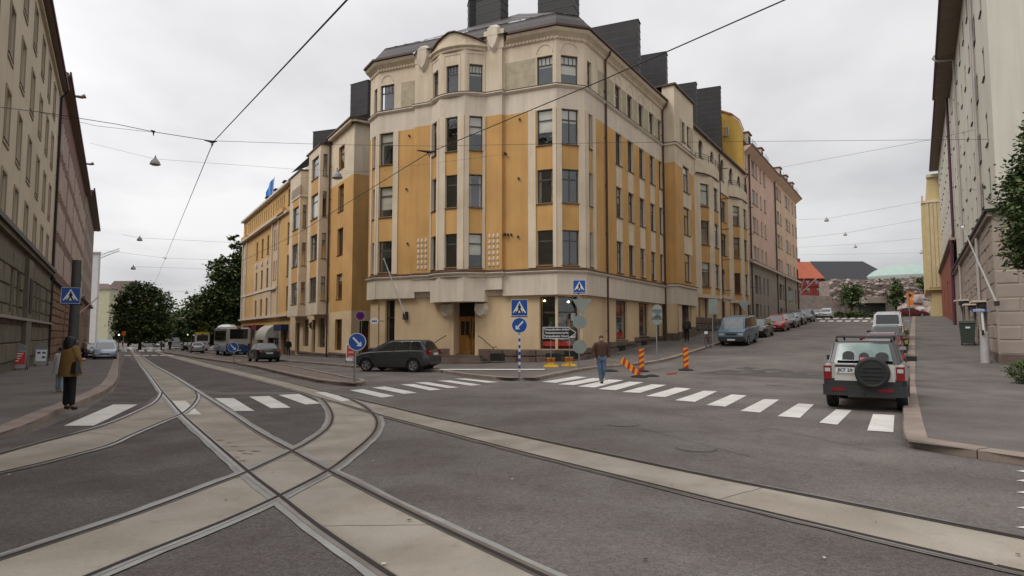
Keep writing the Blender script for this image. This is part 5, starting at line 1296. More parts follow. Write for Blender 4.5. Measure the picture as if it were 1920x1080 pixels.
WHT = mat('white_render', (.55, .53, .52), .9, .08); PALEY = mat('pale_yellow_render', (.50, .48, .33), .9, .1); ROOFB = mat('brown_roof', (.13, .09, .08), .8, .2)
simple_house('narrow white stair tower at the end of the left house row', 150, 185.5, 473, 170, .8, WHT, WHT, roofh=.5)
simple_house('pale yellow house with brown hipped roof beyond the white stair tower, left', 150, 206, 541, 190, 4, PALEY, ROOFB, [], 1.6, 90)
simple_house('distant house with a big brown roof behind the left tree', 196, 262, 552, 230, 4, mat('dim_wall', (.2, .18, .15), .9, .1), ROOFB, [], 5, 90)
# lattice crane jib
cr = thing('tower_crane', 'white lattice crane jib poking out behind the white stair tower', 'crane', tuple(at_depth(188, 640, 260) - Vector((0, 0, 3))))
a, c = at_depth(176, 489, 260), at_depth(224, 470, 262); b = MB(); up = Vector((0, 0, 1.6))
for o in (Vector((0, 0, 0)), up): b.tube([a + o, c + o * .6], .12, GALV, 4)
n_ = 12
for i in range(n_): p = a.lerp(c, i / n_); q = a.lerp(c, (i + 1) / n_); b.tube([p, p + up * (1 - .4 * i / n_), q], .07, GALV, 4)
b.build('jib', cr); b = MB(); b.tube([a + Vector((0, 0, -36)), a + Vector((0, 0, 3))], .5, GALV, 4); b.build('mast', cr)
# ================================================================ right side of the uphill street
RFC = Fac(Vector((2.63, -1.65, 0)) + NR * .15, DR, -NR); RFS = Fac((2.63, -1.65), DR, -NR)
RFS = Fac(Vector((2.63, -1.65, 0)) - NR * .1, DR, -NR)
RC = mat('pale_green_render', (.58, .55, .47), .9, .07, .35, .12, 30, streak=.08); STN = mat('grey_limestone', (.34, .28, .235), .9, .15, 1.0, .25, 20, fine=.1)
rb = thing('apartment_building', 'pale rendered block over a limestone base with door canopies, nearest on the right', 'building', RFS.at(48, 1, -4))
w8 = MB(); R0, R1_, RZ = 35.6, 69.5, 23.2
h = []
for c in (38.6, 42.4, 46.6, 50.2, 54.0, 58.0, 62.0, 66.0):
    for r in ((8.6, 9.9), (11.1, 12.6), (14.4, 15.9), (17.7, 19.2), (20.8, 22.2)):
        h.append((c - .45, c + .45, *r)); window(rb, RFC, c - .45, c + .45, *r, style='T', inset=.05, fm=FRAMEG, blind=rblind())
wall(w8, RFC, R0 + .25, R1_, 7.3, RZ, RC, h)
RE = Fac(RFS.at(R0, 0), NR, -DR); REC = Fac(RFC.at(R0 + .25, 0), NR, -DR)
wall(w8, REC, 0, 26, 7.3, RZ, RC, [])
sh_ = [(38.9, 39.35, 4.6, 6.0), (45.5, 45.9, 4.5, 5.6), (49.5, 49.9, 4.5, 5.6), (53.5, 53.9, 4.5, 5.6), (40.2, 42.0, .5, 3.3), (47.0, 48.6, .8, 3.4), (52.4, 53.8, 1.4, 3.9), (57.5, 59.0, 1.8, 4.1)]
wall(w8, RFS, R0, R1_, -.5, 7.3, STN, sh_, [(R0, R1_, -1, 1.0, GRAN)], depth=.4); wall(w8, RE, 0, 28, -.5, 7.3, STN, (), [(0, 28, -1, .95, GRAN)])
w8.build('wall', rb)
for q in sh_[:4]: window(rb, RFS, *q, style='V', inset=.15, fm=FRAMEG)
for q in sh_[4:]:
    window(rb, RFS, *q, style='TC', inset=.35, fm=FRAMEG, sill=False)
    b = MB(); zt = q[3] + .15; b.fbox(RFS, q[0] - .1, q[1] + .1, zt, zt + .1, 0, .6, CREAM2); b.fbox(RFS, q[0], q[1], zt - .25, zt, 0, .3, IRON); b.build('canopy', rb)
b = MB(); b.fbox(RFS, R0 - .25, R1_, 7.3, 7.42, -.3, .28, ROOFD); b.fbox(RE, -.25, 28, 7.3, 7.42, -.3, .28, ROOFD); b.fbox(RFS, R0 - .15, R1_, 7.1, 7.3, 0, .18, STN); b.build('ledge', rb)
b = MB(); b.fbox(RFC, R0 - .8, R1_ + .1, RZ, RZ + .14, -1, 1.15, SOFF); b.build('eave', rb); b = MB(); b.fbox(RFC, R0 - .9, R1_ + .1, RZ + .05, RZ + .25, 1.15, 1.3, MATS['maroon_gutter']); b.build('gutter', rb)
for s_ in (42.6, 59.0):
    b = MB(); b.tube([RFC.at(s_, 7.5, .12), RFC.at(s_, RZ - .3, .12), RFC.at(s_, RZ - .15, 1.2), RFC.at(s_, RZ + .1, 1.45), RFC.at(s_, RZ + .35, 1.3)], .085, mat('white_pipe', (.42, .38, .36), .6, .1), 8); b.build('downpipe', rb, smooth=50)
    b = MB(); b.tube([RFS.at(s_, .6, .12), RFS.at(s_, 7.0, .12)], .08, MATS['white_pipe'], 8); b.build('downpipe', rb, smooth=50)
core(rb, [RFC.at(R0 + 1, 0, -.9).xy, RFC.at(R1_, 0, -.9).xy, RFC.at(R1_, 0, -20).xy, RFC.at(R0 + 1, 0, -20).xy], -.5, RZ)
# limestone courses as separate ashlar slabs
def ashlar(F, s0, s1, z0, z1, course, L, m, par, holes=(), o=0): rustic(F, s0, s1, z0, z1, course, L, m, par, holes, o, .022, True)
ashlar(RE, 0.02, 9, .95, 7.1, .62, 1.7, STN, rb); ashlar(RFS, R0 + .02, 56, 1.0, 7.1, .62, 1.5, STN, rb, [(a - .02, c + .02, d, e) for a, c, d, e in sh_])
# red brick based block
rb2 = thing('apartment_building', 'pale patterned block over a red brick base, second on the right', 'building', RFS.at(88, 3, -4)); w9 = MB(); V0, V1 = R1_ + .1, 106
RBRK = mat('red_brick_base', (.27, .075, .04), .9, .2, 1.2, .4, 25, fine=.2); h = []
s_ = V0 + 3
while s_ < V1 - 2:
    for r in ((11.6, 13.2), (15.0, 16.6), (18.4, 20), (21.6, 23)): h.append((s_, s_ + 1.0, *r)); window(rb2, RFC, s_, s_ + 1.0, *r, style='T', inset=.05, fm=FRAMEG)
    s_ += 3.6
wall(w9, RFC, V0, V1, 10.3, 24.4, RC, h); wall(w9, RFS, V0, V1, 0, 10.3, RBRK, [(76, 77.2, 3.4, 7.6), (84, 86, 3.8, 7.5), (95, 97, 4.2, 7.5)], [(V0, V1, 0, 3.3, GRAN), (V0, V0 + 2.4, 0, 10.3, SAND)])
w9.build('wall', rb2)
for q in ((76, 77.2, 3.4, 7.6), (84, 86, 3.8, 7.5), (95, 97, 4.2, 7.5)): window(rb2, RFS, *q, style='T', inset=.2, fm=FRAMEW, sill=False)
b = MB(); b.fbox(RFS, V0, V1, 10.25, 10.5, -.2, .3, SURR); b.build('ledge', rb2); b = MB(); b.fbox(RFC, V0, V1, 24.4, 24.55, -1, .9, SOFF); b.fbox(RFC, V0, V1, 24.45, 24.65, .9, 1.05, MATS['maroon_gutter']); b.build('eave', rb2)
pipe(rb2, RFC, V0 + .1, 10.5, 24.3, .2, MATS['maroon_gutter'], .12, 0); b = MB(); b.tube([RFS.at(V0 + .05, 1.5, .15), RFS.at(V0 + .05, 10.2, .15)], .12, MATS['maroon_gutter'], 8); b.build('downpipe', rb2)
core(rb2, [RFC.at(V0, 0, -.9).xy, RFC.at(V1, 0, -.9).xy, RFC.at(V1, 0, -14).xy, RFC.at(V0, 0, -14).xy], 0, 24)
# yellow house with an overhanging bay
YR = mat('straw_render', (.56, .45, .23), .9, .08, .5, streak=.06)
rb3 = thing('apartment_building', 'straw yellow house with an overhanging flat bay, third on the right', 'building', RFS.at(112, 4, -4)); w10 = MB()
Yc = RFC.at(V1 + .1, 0).y
def yfac(Y): a = at_depth(1733, 480, Y); return a
FY = Fac(RFC.at(V1 + .1, 0), -NR, -DR)
xa = lambda x, y=500: FY.px(x, y)[0]
zt1, zt2, zb1 = FY.px(1750, 332)[1], FY.px(1737, 382)[1], FY.px(1745, 544)[1]
wall(w10, FY, -3, xa(1745), 3, zt1, YR, (), [(-3, -.2, 3, 9, GRAN)]); wall(w10, FY, -3, xa(1733.5), zb1, zt2, YR, (), o=.6)
FY2 = Fac(FY.at(xa(1733.5), 0, .6), DR, -NR); wall(w10, FY2, 0, 16, zb1, zt2, YR, [(3 + 3.5 * i, 4.2 + 3.5 * i, z, z + 1.6) for i in range(3) for z in (13, 16.5, 20)])
FY3 = Fac(FY.at(xa(1745), 0, 0), DR, -NR); wall(w10, FY3, 0, 18, 3, zt1, YR)
w10.face([FY.at(-3, zb1, .6), FY.at(xa(1733.5), zb1, .6), FY.at(xa(1733.5), zb1, -16), FY.at(-3, zb1, -16)], YR)
w10.build('wall', rb3)
for x in (1743, 1751, 1758, 1765):
    b = MB(); s_ = xa(x); b.fbox(FY, s_ - .18, s_ + .18, zb1 + .3, zt2, .6, .7, mat('straw_pilaster', (.56, .46, .28), .9, .1)); b.build('pilaster', rb3)
b = MB(); b.fbox(FY, -3, xa(1732), zt2, zt2 + .3, -1, .8, CREAM); b.build('cornice', rb3); b = MB(); b.fbox(FY, -3, xa(1744), zt1, zt1 + .4, -1, .3, CREAM); b.build('cornice', rb3)
core(rb3, [FY.at(xa(1750), 0, -1).xy, FY.at(-3, 0, -1).xy, FY.at(-3, 0, -16).xy, FY.at(xa(1750), 0, -16).xy], 3, zt1, YR)
# ================================================================ church hill at the end of the street
RUB = mat('rubble_rock', (.36, .29, .26), .95, .45, 1.2, .8, 6, fine=.2); RUB2 = mat('rubble_rock_dark', (.26, .21, .185), .95, .45, 1.2, .8, 6, fine=.2); RUB3 = mat('rubble_rock_pink', (.42, .32, .29), .95, .35, 1.2, .8, 6, fine=.2)
COP = mat('green_copper', (.33, .42, .37), .6, .12, .8, streak=.08)
YD = 165
ch = thing('rock_church', 'low green copper dome on a wall of piled rubble at the street end', 'church', tuple(at_depth(1690, 590, YD)))
cc = at_depth(1702, 521, YD + 24); rx = (at_depth(1702, 521, YD + 24) - at_depth(1612, 521, YD + 24)).length
b = MB(); pr = [(rx * (1 - i / 10), 4.0 * (1 - (1 - i / 10) ** 2)) for i in range(11)]
b.lathe([(rx, -.8), (rx * 1.005, 0)] + pr[1:-1] + [(.01, 4.0)], COP, 40, Matrix.Translation(Vector((cc.x, cc.y, cc.z))))
b.build('dome', ch, smooth=40)
b = MB(); b.lathe([(rx * 1.03, -1.2), (rx * 1.03, -.3), (rx * .98, -.3)], mat('dome_rim', (.30, .33, .31), .7, .1), 40, Matrix.Translation(cc)); b.build('dome_rim', ch)
# rubble wall: hundreds of rocks
rockb = []
for k in range(5):
    bm = bmesh.new(); bmesh.ops.create_icosphere(bm, subdivisions=1, radius=1)
    for v in bm.verts: v.co *= rnd.uniform(.75, 1.2); v.co.y *= .7; v.co.z *= .6
    m_ = bpy.data.meshes.new('rock'); bm.to_mesh(m_); bm.free(); m_.materials.append([RUB, RUB2, RUB3, RUB, RUB2][k]); rockb.append(m_)
cnt = 0
def rockwall(x0, x1, yt0, yt1, yb, Y, n, sz, mound=0):
    global cnt
    for i in range(n):
        x = rnd.uniform(x0, x1); f = (x - x0) / (x1 - x0); yt = yt0 + (yt1 - yt0) * f + 3 * math.sin(x * .3)
        y = rnd.uniform(yt, yb)
        p = at_depth(x, y, Y + (rnd.uniform(-1, 1) + mound * (yb - y) / (yb - yt)))
        o = link('rock', rockb[rnd.randrange(5)], ch); s = sz * rnd.uniform(.6, 1.5); o.location = p - wloc(ch); o.scale = (s * rnd.uniform(.9, 1.6), s, s * rnd.uniform(.7, 1.1)); o.rotation_euler = (rnd.uniform(-.3, .3), rnd.uniform(-.3, .3), rnd.uniform(0, 6))
rockwall(1556, 1742, 526, 521, 566, YD + 4, 265, .6, 2)
rockwall(1690, 1752, 560, 563, 584, 140, 34, 1.6, 4)
b = MB()
a_, c_ = at_depth(1555, 524, YD + 8), at_depth(1750, 519, YD + 8)
b.hexa([(a_.x, a_.y, 2), (c_.x, c_.y, 2), (c_.x, c_.y + 6, 2), (a_.x, a_.y + 6, 2), (a_.x, a_.y, a_.z - .2), (c_.x, c_.y, c_.z - .2), (c_.x, c_.y + 6, c_.z - .2), (a_.x, a_.y + 6, a_.z - .2)], RUB2); b.build('rock_bank', ch)
p0, p1 = at_depth(1626, 556, 130), at_depth(1672, 568, 130); b = MB(); b.box((p0.x, p0.y, p1.z), (p1.x, p0.y + 6, p0.z), mat('concrete_slab', (.30, .25, .21), .9, .15)); b.build('entrance_canopy', ch)
b = MB(); b.box((p0.x + 1, p0.y + .5, 3.5), (p1.x - 1, p0.y + 5.5, p1.z), DARK); b.build('entrance', ch)
# houses behind the church
RDW = mat('dark_red_render', (.22, .035, .03), .9, .1); ORF = mat('orange_tile_roof', (.33, .085, .042), .85, .15, .5, .2, 8); BRF = mat('black_roof', (.028, .028, .032), .6, .2)
YH = 185
def bighouse(label, x0, x1, yr, ye, yb, roofm, wallm, wins, hip=False, Y=YH):
    a, c = at_depth(x0, ye, Y), at_depth(x1, ye, Y); F = Fac(a, Vector((1, 0, 0)), Vector((0, -1, 0))); L = c.x - a.x; g = 2
    t_ = thing('house', label, 'building', (a.x + L / 2, Y + 6, g)); w = MB(); hs = []
    for q in wins: r = F.rect(*q); hs.append(r); window(t_, F, *r, style='C', inset=.15, fm=FRAMEW, sill=False, blind=.5)
    wall(w, F, 0, L, g, a.z, wallm, hs); w.build('wall', t_)
    zr = at_depth(x0, yr, Y + 8).z; b = MB()
    hx = 5 if hip else 0
    b.face([F.at(-.3, a.z - .2, .6), F.at(L + .3, a.z - .2, .6), F.at(L - hx, zr, -8), F.at(0, zr, -8)], roofm); b.face([F.at(L + .3, a.z - .2, .6), F.at(L + .3, a.z - .2, -16), F.at(L - hx, zr, -8)], roofm); b.build('roof', t_)
    b = MB(); b.fbox(F, .1, L - .1, g, a.z - .2, -14, -.8, wallm); b.build('inner_core', t_)  # added block behind the front wall, stops light leaking through
    zz = F.px(x0, 537)[1]; b = MB(); b.fbox(F, 0, L, zz, zz + .25, 0, .2, wallm if wallm is RDW else WHP); b.build('belt_course', t_)
    return t_, F, L, zr
t_, F_, L_, zr_ = bighouse('dark red house with bright orange tile roof at the end of the side street', 1480, 1543, 491, 521, 570, ORF, RDW, [(1511, 526, 1518, 532), (1528, 526, 1535, 532), (1496, 540, 1501, 548), (1512, 540, 1519, 548), (1531, 540, 1537, 548)])
b = MB(); b.fbox(F_, L_ - 3.6, L_ - 2.8, zr_ - 1, zr_ + 1.0, -9, -8, RDW); b.build('chimney', t_)
bighouse('long house with a big black roof behind the church', 1543, 1680, 490, 524, 570, BRF, mat('mauve_wall', (.19, .09, .09), .9, .1), [(1548, 525, 1555, 534), (1564, 525, 1571, 534), (1548, 540, 1555, 549)], True, YH + .2)
GW = mat('garden_wall_stone', (.20, .16, .135), .9, .25, 1, .4, 8)
b = MB(); a_, c_ = at_depth(1490, 552, 150), at_depth(1560, 556, 150); b.hexa([(a_.x, a_.y, 2), (c_.x, c_.y, 2), (c_.x, c_.y + .6, 2), (a_.x, a_.y + .6, 2), (a_.x, a_.y, a_.z), (c_.x, c_.y, c_.z), (c_.x, c_.y + .6, c_.z), (a_.x, a_.y + .6, a_.z)], GW)
tag(b.build('garden_wall'), 'brown stone garden wall in front of the dark red house', 'wall')
# ================================================================ trees
def leafmat(n, c): 
    m = mat(n, c, .7, .35, .6); return m
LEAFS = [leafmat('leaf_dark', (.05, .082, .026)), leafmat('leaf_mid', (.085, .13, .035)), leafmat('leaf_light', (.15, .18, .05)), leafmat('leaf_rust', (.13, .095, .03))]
BARK = mat('bark', (.06, .05, .042), .95, .3, 3, .5, 10)
def tree(label, base, lobes, n, ls, trunk_h, tr, cat='tree', w=(5, 4, 2, .3), group=None, nm='tree', seed=1):
    """lobes: (centre offset, radii). Leaves grow in clumps scattered near each lobe's surface"""
    R = random.Random(seed); t = thing(nm, label, cat, tuple(base), 0, group); B = Vector(base)
    m = MB(); top = Vector((0, 0, trunk_h)); m.tube([B - Vector((0, 0, .3)), B + Vector((R.uniform(-.1, .1), 0, trunk_h * .5)), B + top], [tr * 1.2, tr * .85, tr * .6], BARK, 8)
    for c, r in lobes: 
        c = Vector(c); m.tube([B + top * .85, B + (top + c) / 2 + Vector((0, 0, .3)), B + c], [tr * .5, tr * .3, tr * .1], BARK, 6)
    m.build('trunk', t)
    tot = sum(r[0] * r[1] * r[2] for c, r in lobes) ; off = wloc(t)
    vs = []; fs = []; mi = []
    for c, r in lobes:
        k = int(n * (r[0] * r[1] * r[2]) / tot); clumps = max(6, k // 34)
        for _ in range(clumps):
            while True:
                d = Vector((R.gauss(0, 1), R.gauss(0, 1), R.gauss(0, 1)))
                if d.length > .1: break
            d.normalize(); f = R.uniform(.62, 1.04) if R.random() < .8 else R.uniform(.2, .7)
            cc = Vector(c) + Vector((d.x * r[0], d.y * r[1], d.z * r[2])) * f
            cs = min(r) * R.uniform(.13, .26); ww = list(w); 
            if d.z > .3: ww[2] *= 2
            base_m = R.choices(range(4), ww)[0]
            for _ in range(max(4, k // clumps)):
                p = cc + Vector((R.gauss(0, cs), R.gauss(0, cs), R.gauss(0, cs * .6))); s = ls * R.uniform(.6, 1.3)
                u = Vector((R.gauss(0, 1), R.gauss(0, 1), R.gauss(0, .6))).normalized(); v = u.cross(Vector((R.gauss(0, .5), R.gauss(0, .5), 1))).normalized()
                i = len(vs); vs += [p - u * s * .5, p + v * s * .32, p + u * s * .5, p - v * s * .32]; fs.append((i, i + 1, i + 2, i + 3)); mi.append(base_m if R.random() < .75 else R.randrange(3))
    me = bpy.data.meshes.new('crown'); me.from_pydata([tuple(v) for v in vs], [], fs)
    for q in LEAFS: me.materials.append(q)
    me.polygons.foreach_set('material_index', mi); link('crown', me, t)
    return t
def tree_px(label, xc, yb, Y, lob, n, ls, seed, trunk=None, **k):
    """lobes given as photo pixels (x,y,rx,ry) at depth Y"""
    g = at_depth(xc, yb, Y); gz = H(g.x, g.y); base = Vector((g.x, g.y, gz)); L = []
    for (x, y, rx, ry, *dy) in lob:
        p = at_depth(x, y, Y); px = Y / FPX; L.append((tuple(p + Vector((0, dy[0] if dy else 0, 0)) - base), (rx * px, rx * px * .9, ry * px)))
    low = min(c[2] - r[2] for c, r in L)
    return tree(label, base, L, n, ls, trunk or max(1.5, low + 1.5), .28, seed=seed, **k)
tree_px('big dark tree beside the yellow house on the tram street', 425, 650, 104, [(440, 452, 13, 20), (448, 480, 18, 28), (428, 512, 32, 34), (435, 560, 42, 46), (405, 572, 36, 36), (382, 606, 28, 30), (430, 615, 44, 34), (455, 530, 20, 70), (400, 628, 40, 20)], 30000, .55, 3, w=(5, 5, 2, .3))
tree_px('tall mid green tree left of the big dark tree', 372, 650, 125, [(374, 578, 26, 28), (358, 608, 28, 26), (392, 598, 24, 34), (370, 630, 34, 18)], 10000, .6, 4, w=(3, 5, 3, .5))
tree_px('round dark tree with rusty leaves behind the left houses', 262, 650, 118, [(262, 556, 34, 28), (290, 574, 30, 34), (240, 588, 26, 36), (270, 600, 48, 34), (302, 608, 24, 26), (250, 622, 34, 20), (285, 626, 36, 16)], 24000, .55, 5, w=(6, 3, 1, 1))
tree_px('hazy tree at the far end of the avenue', 335, 648, 190, [(335, 602, 22, 22), (318, 618, 24, 20), (350, 618, 24, 22), (300, 630, 30, 14)], 6000, .9, 6, w=(3, 5, 2, .5))
tree_px('low tree closing the avenue behind the bus', 352, 650, 160, [(352, 622, 22, 22), (372, 630, 22, 18), (330, 632, 24, 15), (395, 628, 24, 20)], 6000, .8, 16, w=(3, 5, 2, .5))
tree_px('dim tree mass closing the view behind the left house row', 240, 650, 165, [(236, 628, 22, 18), (262, 634, 30, 13), (290, 636, 26, 12)], 5000, .8, 26, w=(6, 4, 1, .2))
b_t = at_depth(1925, 690, 21.0)
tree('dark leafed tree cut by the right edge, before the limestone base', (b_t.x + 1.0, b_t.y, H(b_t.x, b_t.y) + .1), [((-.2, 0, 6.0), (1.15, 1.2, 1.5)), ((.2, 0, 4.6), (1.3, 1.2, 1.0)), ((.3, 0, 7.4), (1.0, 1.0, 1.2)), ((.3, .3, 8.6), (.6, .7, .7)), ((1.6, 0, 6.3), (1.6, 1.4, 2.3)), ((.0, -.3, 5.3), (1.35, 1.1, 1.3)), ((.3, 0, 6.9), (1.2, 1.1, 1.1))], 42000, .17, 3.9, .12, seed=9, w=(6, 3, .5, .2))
tree_px('dark round tree in front of the church rubble wall, left one', 1597, 582, 128, [(1597, 550, 19, 20), (1590, 562, 18, 14), (1605, 565, 16, 12)], 3500, .42, 10, w=(6, 3, .5, .2), trunk=1.5)
tree_px('dark round tree in front of the church rubble wall, right one', 1680, 582, 128, [(1680, 545, 13, 22), (1676, 560, 12, 16), (1686, 562, 12, 14)], 2800, .42, 12, w=(6, 3, .5, .2), trunk=1.5)
tree_px('tree beside the rock church at the foot of the straw yellow house', 1731, 560, 150, [(1731, 530, 10, 14), (1738, 540, 8, 12)], 1500, .5, 13, w=(4, 4, 1, .2), trunk=1.5)
def shrub(label, x, y, Y, rx, ry, n, ls, seed, w=(3, 5, 3, .2), nm='shrub'):
    g = at_depth(x, y, Y); base = Vector((g.x, g.y, H(g.x, g.y) + .1)); px = Y / FPX
    L = [((i * rx * px * .6, 0, ry * px * .5), (rx * px * .55, rx * px * .4, ry * px * .6)) for i in (-1, 0, 1)]
    return tree(label, base, L, n, ls, .3, .05, 'shrub', w, None, nm, seed)
shrub('low spreading shrubs left of the path to the rock church', 1600, 583, 112, 34, 12, 2600, .35, 21)
shrub('low shrubs right of the path to the rock church', 1668, 581, 112, 22, 10, 1800, .35, 22)
shrub('clipped shrub beside the garden wall', 1556, 572, 140, 12, 10, 900, .4, 23)
hb = at_depth(1912, 690, 22.5)
tree('clipped green hedge at the foot of the limestone wall at the right edge', (hb.x + .9, hb.y, H(hb.x, hb.y) + .12), [((x, x * .35, .45), (.55, .5, .42)) for x in (-.9, -.2, .5, 1.2, 2.0)], 14000, .07, .3, .03, 'hedge', (2, 5, 3, .1), None, 'hedge', 31)
kb = MB(); 
# ================================================================ vehicles
def paint(n, c, metal=.3, rough=.32): return mat('paint_' + n, c, rough, .05, 2, metal=metal, coat=.5)
TAIL = mat('tail_lamp_red', (.20, .008, .010), .25, .05); HEADL = mat('head_lamp', (.55, .57, .58), .15, .05, metal=.3); AMB = mat('amber_lens', (.5, .14, .02), .3, .05)
RIMM = mat('alloy_rim', (.32, .33, .34), .35, .1, 3, metal=.6); SEAT = mat('car_seat', (.05, .05, .052), .9, .15, 5); PLATE = mat('plate_white', (.6, .61, .6), .5, .05)
TRIM = mat('dark_trim', (.03, .031, .032), .6, .1)
def prof(nodes, x):
    if x <= nodes[0][0]: return nodes[0][1]
    for (a, b), (c, d) in zip(nodes, nodes[1:]):
        if x <= c: t = (x - a) / (c - a); return b + (d - b) * t
    return nodes[-1][1]
def text_mesh(s, size, m, name='lettering', bold=0.0):
    cu = bpy.data.curves.new('txt', 'FONT'); cu.body = s; cu.size = size; cu.align_x = 'CENTER'; cu.align_y = 'CENTER'; cu.offset = bold; cu.extrude = .001; cu.resolution_u = 2
    o = bpy.data.objects.new('txt', cu); COL.objects.link(o); dg = bpy.context.evaluated_depsgraph_get(); me = bpy.data.meshes.new_from_object(o.evaluated_get(dg)); me.name = name
    bpy.data.objects.remove(o); bpy.data.curves.remove(cu); me.materials.clear(); me.materials.append(m); return me
def put_text(s, size, m, parent, M, bold=0.0, name='lettering'):
    o = link(name, text_mesh(s, size, m, name, bold), parent); o.matrix_local = M; return o
WHM = {}
def wheel_meshes(r, w):
    if (r, w) in WHM: return WHM[(r, w)]
    M = Matrix.Rotation(math.pi / 2, 4, 'X')
    t = MB(); t.lathe([(r * .62, -w / 2), (r * .93, -w / 2), (r, -w * .36), (r, w * .36), (r * .93, w / 2), (r * .62, w / 2)], RUBBER, 24, M)
    k = MB(); k.lathe([(r * .64, -w * .5), (r * .66, -w * .42), (r * .6, -w * .3), (.001, -w * .3)], BLACKP, 20, M); k.lathe([(r * .64, w * .5), (r * .66, w * .42), (r * .6, w * .3), (.001, w * .3)], BLACKP, 20, M)
    for sg in (-1, 1):
        k.lathe([(r * .66, sg * w * .5), (r * .60, sg * w * .52), (r * .57, sg * w * .46)], RIMM, 20, M); k.lathe([(r * .18, sg * w * .4), (r * .16, sg * w * .5), (.001, sg * w * .52)], RIMM, 12, M)
        for i in range(5):
            a = 2 * math.pi * i / 5; c, s_ = math.cos(a), math.sin(a); p = lambda q, e: (q * c - e * s_, sg * w * .47 * (1 if q > .3 * r else .98), q * s_ + e * c)
            p2 = lambda q, e: (q * c - e * s_, sg * w * .38, q * s_ + e * c)
            k.hexa([p2(r * .12, -.035), p2(r * .6, -.045), p(r * .6, -.045), p(r * .12, -.035), p2(r * .12, .035), p2(r * .6, .045), p(r * .6, .045), p(r * .12, .035)], RIMM)
    WHM[(r, w)] = (t.data('tyre', smooth=40), k.data('rim', smooth=30)); return WHM[(r, w)]
def car(label, cat, pos, hdg, sp, pm, group='parked cars on the side street', nm='parked_car', pitch=0.0):
    """sp: dict of body proportions, x forward, centred; pm: body paint"""
    L, Wd = sp['L'], sp['W']; hl = L / 2; t = thing(nm, label, cat, pos, 0, group)
    t.rotation_euler = (pitch, 0, -hdg)  # local +Y is forward
    r, ww = sp.get('r', .31), sp.get('ww', .2); ax = (sp['ar'], sp['af']); top = sp['top']; bot = sp.get('bot', [(-hl, .38), (-hl + .5, .2), (hl - .5, .2), (hl, .34)])
    dkz = sp.get('dark', .0); lowm = sp.get('low', TRIM); n = 1 + int(L / .06); R = r + .055; rows_ = []
    for i in range(n + 1):
        x = -hl + L * i / n; e = min(1, (hl - abs(x)) / (sp.get('tap', .45))); wf = 1 - sp.get('tapa', .16) * (1 - e) ** 2.2
        w = Wd / 2 * wf; zt = prof(top, x); zb = prof(bot, x); hgt = zt - zb
        sec = [(0, zb), (w * .72, zb), (w * .93, zb + .04), (w * .985, zb + hgt * .22), (w, zb + hgt * .48), (w * .985, zb + hgt * .74), (w * .95, zt - .035), (w * .88, zt), (0, zt + .02)]
        out = []
        for k, (y, z) in enumerate(sec):
            for a in ax:
                dx = abs(x - a)
                if dx < R and 1 < k < 7:
                    za = r + math.sqrt(R * R - dx * dx)
                    if z < za: z = min(za, zt - .04)
            out.append((y, z))
        for a in ax:
            if abs(x - a) < R + .02: out[1] = (w - .30, out[1][1])
        rows_.append((x, out))
    b = MB(); K = len(rows_[0][1])
    for sg in (1, -1):
        for i in range(n):
            (xa, A), (xb, B) = rows_[i], rows_[i + 1]
            for k in range(K - 1):
                q = [(sg * A[k][0], xa, A[k][1]), (sg * B[k][0], xb, B[k][1]), (sg * B[k + 1][0], xb, B[k + 1][1]), (sg * A[k + 1][0], xa, A[k + 1][1])]
                if sg < 0: q.reverse()
                zc = sum(p[2] for p in q) / 4; xc = (xa + xb) / 2
                dark = k < 2 or zc < dkz or (abs(xc) > hl - sp.get('bumpL', 0) and zc < sp.get('bumpz', 0))
                b.face(q, lowm if dark else pm)
        for i in (0, n):
            x, A = rows_[i]
            for k in range(1, K - 1): 
                q = [(0, x, A[k][1]), (sg * A[k][0], x, A[k][1]), (sg * A[k + 1][0], x, A[k + 1][1]), (0, x, A[k + 1][1])]
                b.face(q if (sg > 0) == (i == n) else q[::-1], lowm if A[k][1] < sp.get('bumpz', dkz) else pm)
    b.build('body', t, local=True, smooth=38)
    # greenhouse
    x0, x1, x2, x3 = sp['gh']; zr = sp['H']; wb, wr = Wd / 2 * .88, Wd / 2 * sp.get('wr', .70); zb0, zb1 = prof(top, x0) - .02, prof(top, x3) - .02
    C8 = [Vector(v) for v in ((-wb, x0, zb0), (wb, x0, zb0), (wb, x3, zb1), (-wb, x3, zb1), (-wr, x1, zr - .02), (wr, x1, zr - .02), (wr, x2, zr - .035), (-wr, x2, zr - .035))]
    bm = bmesh.new(); vv = [bm.verts.new(v) for v in C8]
    for f in ((0, 3, 2, 1), (4, 5, 6, 7), (0, 1, 5, 4), (1, 2, 6, 5), (2, 3, 7, 6), (3, 0, 4, 7)): bm.faces.new([vv[i] for i in f])
    ed = [e for e in bm.edges if max(v.co.z for v in e.verts) > max(zb0, zb1) + .1]
    bmesh.ops.bevel(bm, geom=ed, offset=sp.get('bev', .07), segments=3, affect='EDGES'); 
    for v in bm.verts:   # roof crown
        if v.co.z > zr - .12: v.co.z += .035 * (1 - (v.co.x / wr) ** 2 if abs(v.co.x) < wr else 0)
    me = bpy.data.meshes.new('cabin'); bmesh.ops.recalc_face_normals(bm, faces=bm.faces); bm.to_mesh(me); bm.free(); me.materials.append(sp.get('cabm') or pm); me.polygons.foreach_set('use_smooth', [True] * len(me.polygons)); me.set_sharp_from_angle(angle=math.radians(35)); link('cabin', me, t)
    DG = mat('dark_glass', (.012, .016, .016), .06, .0, spec=.8)
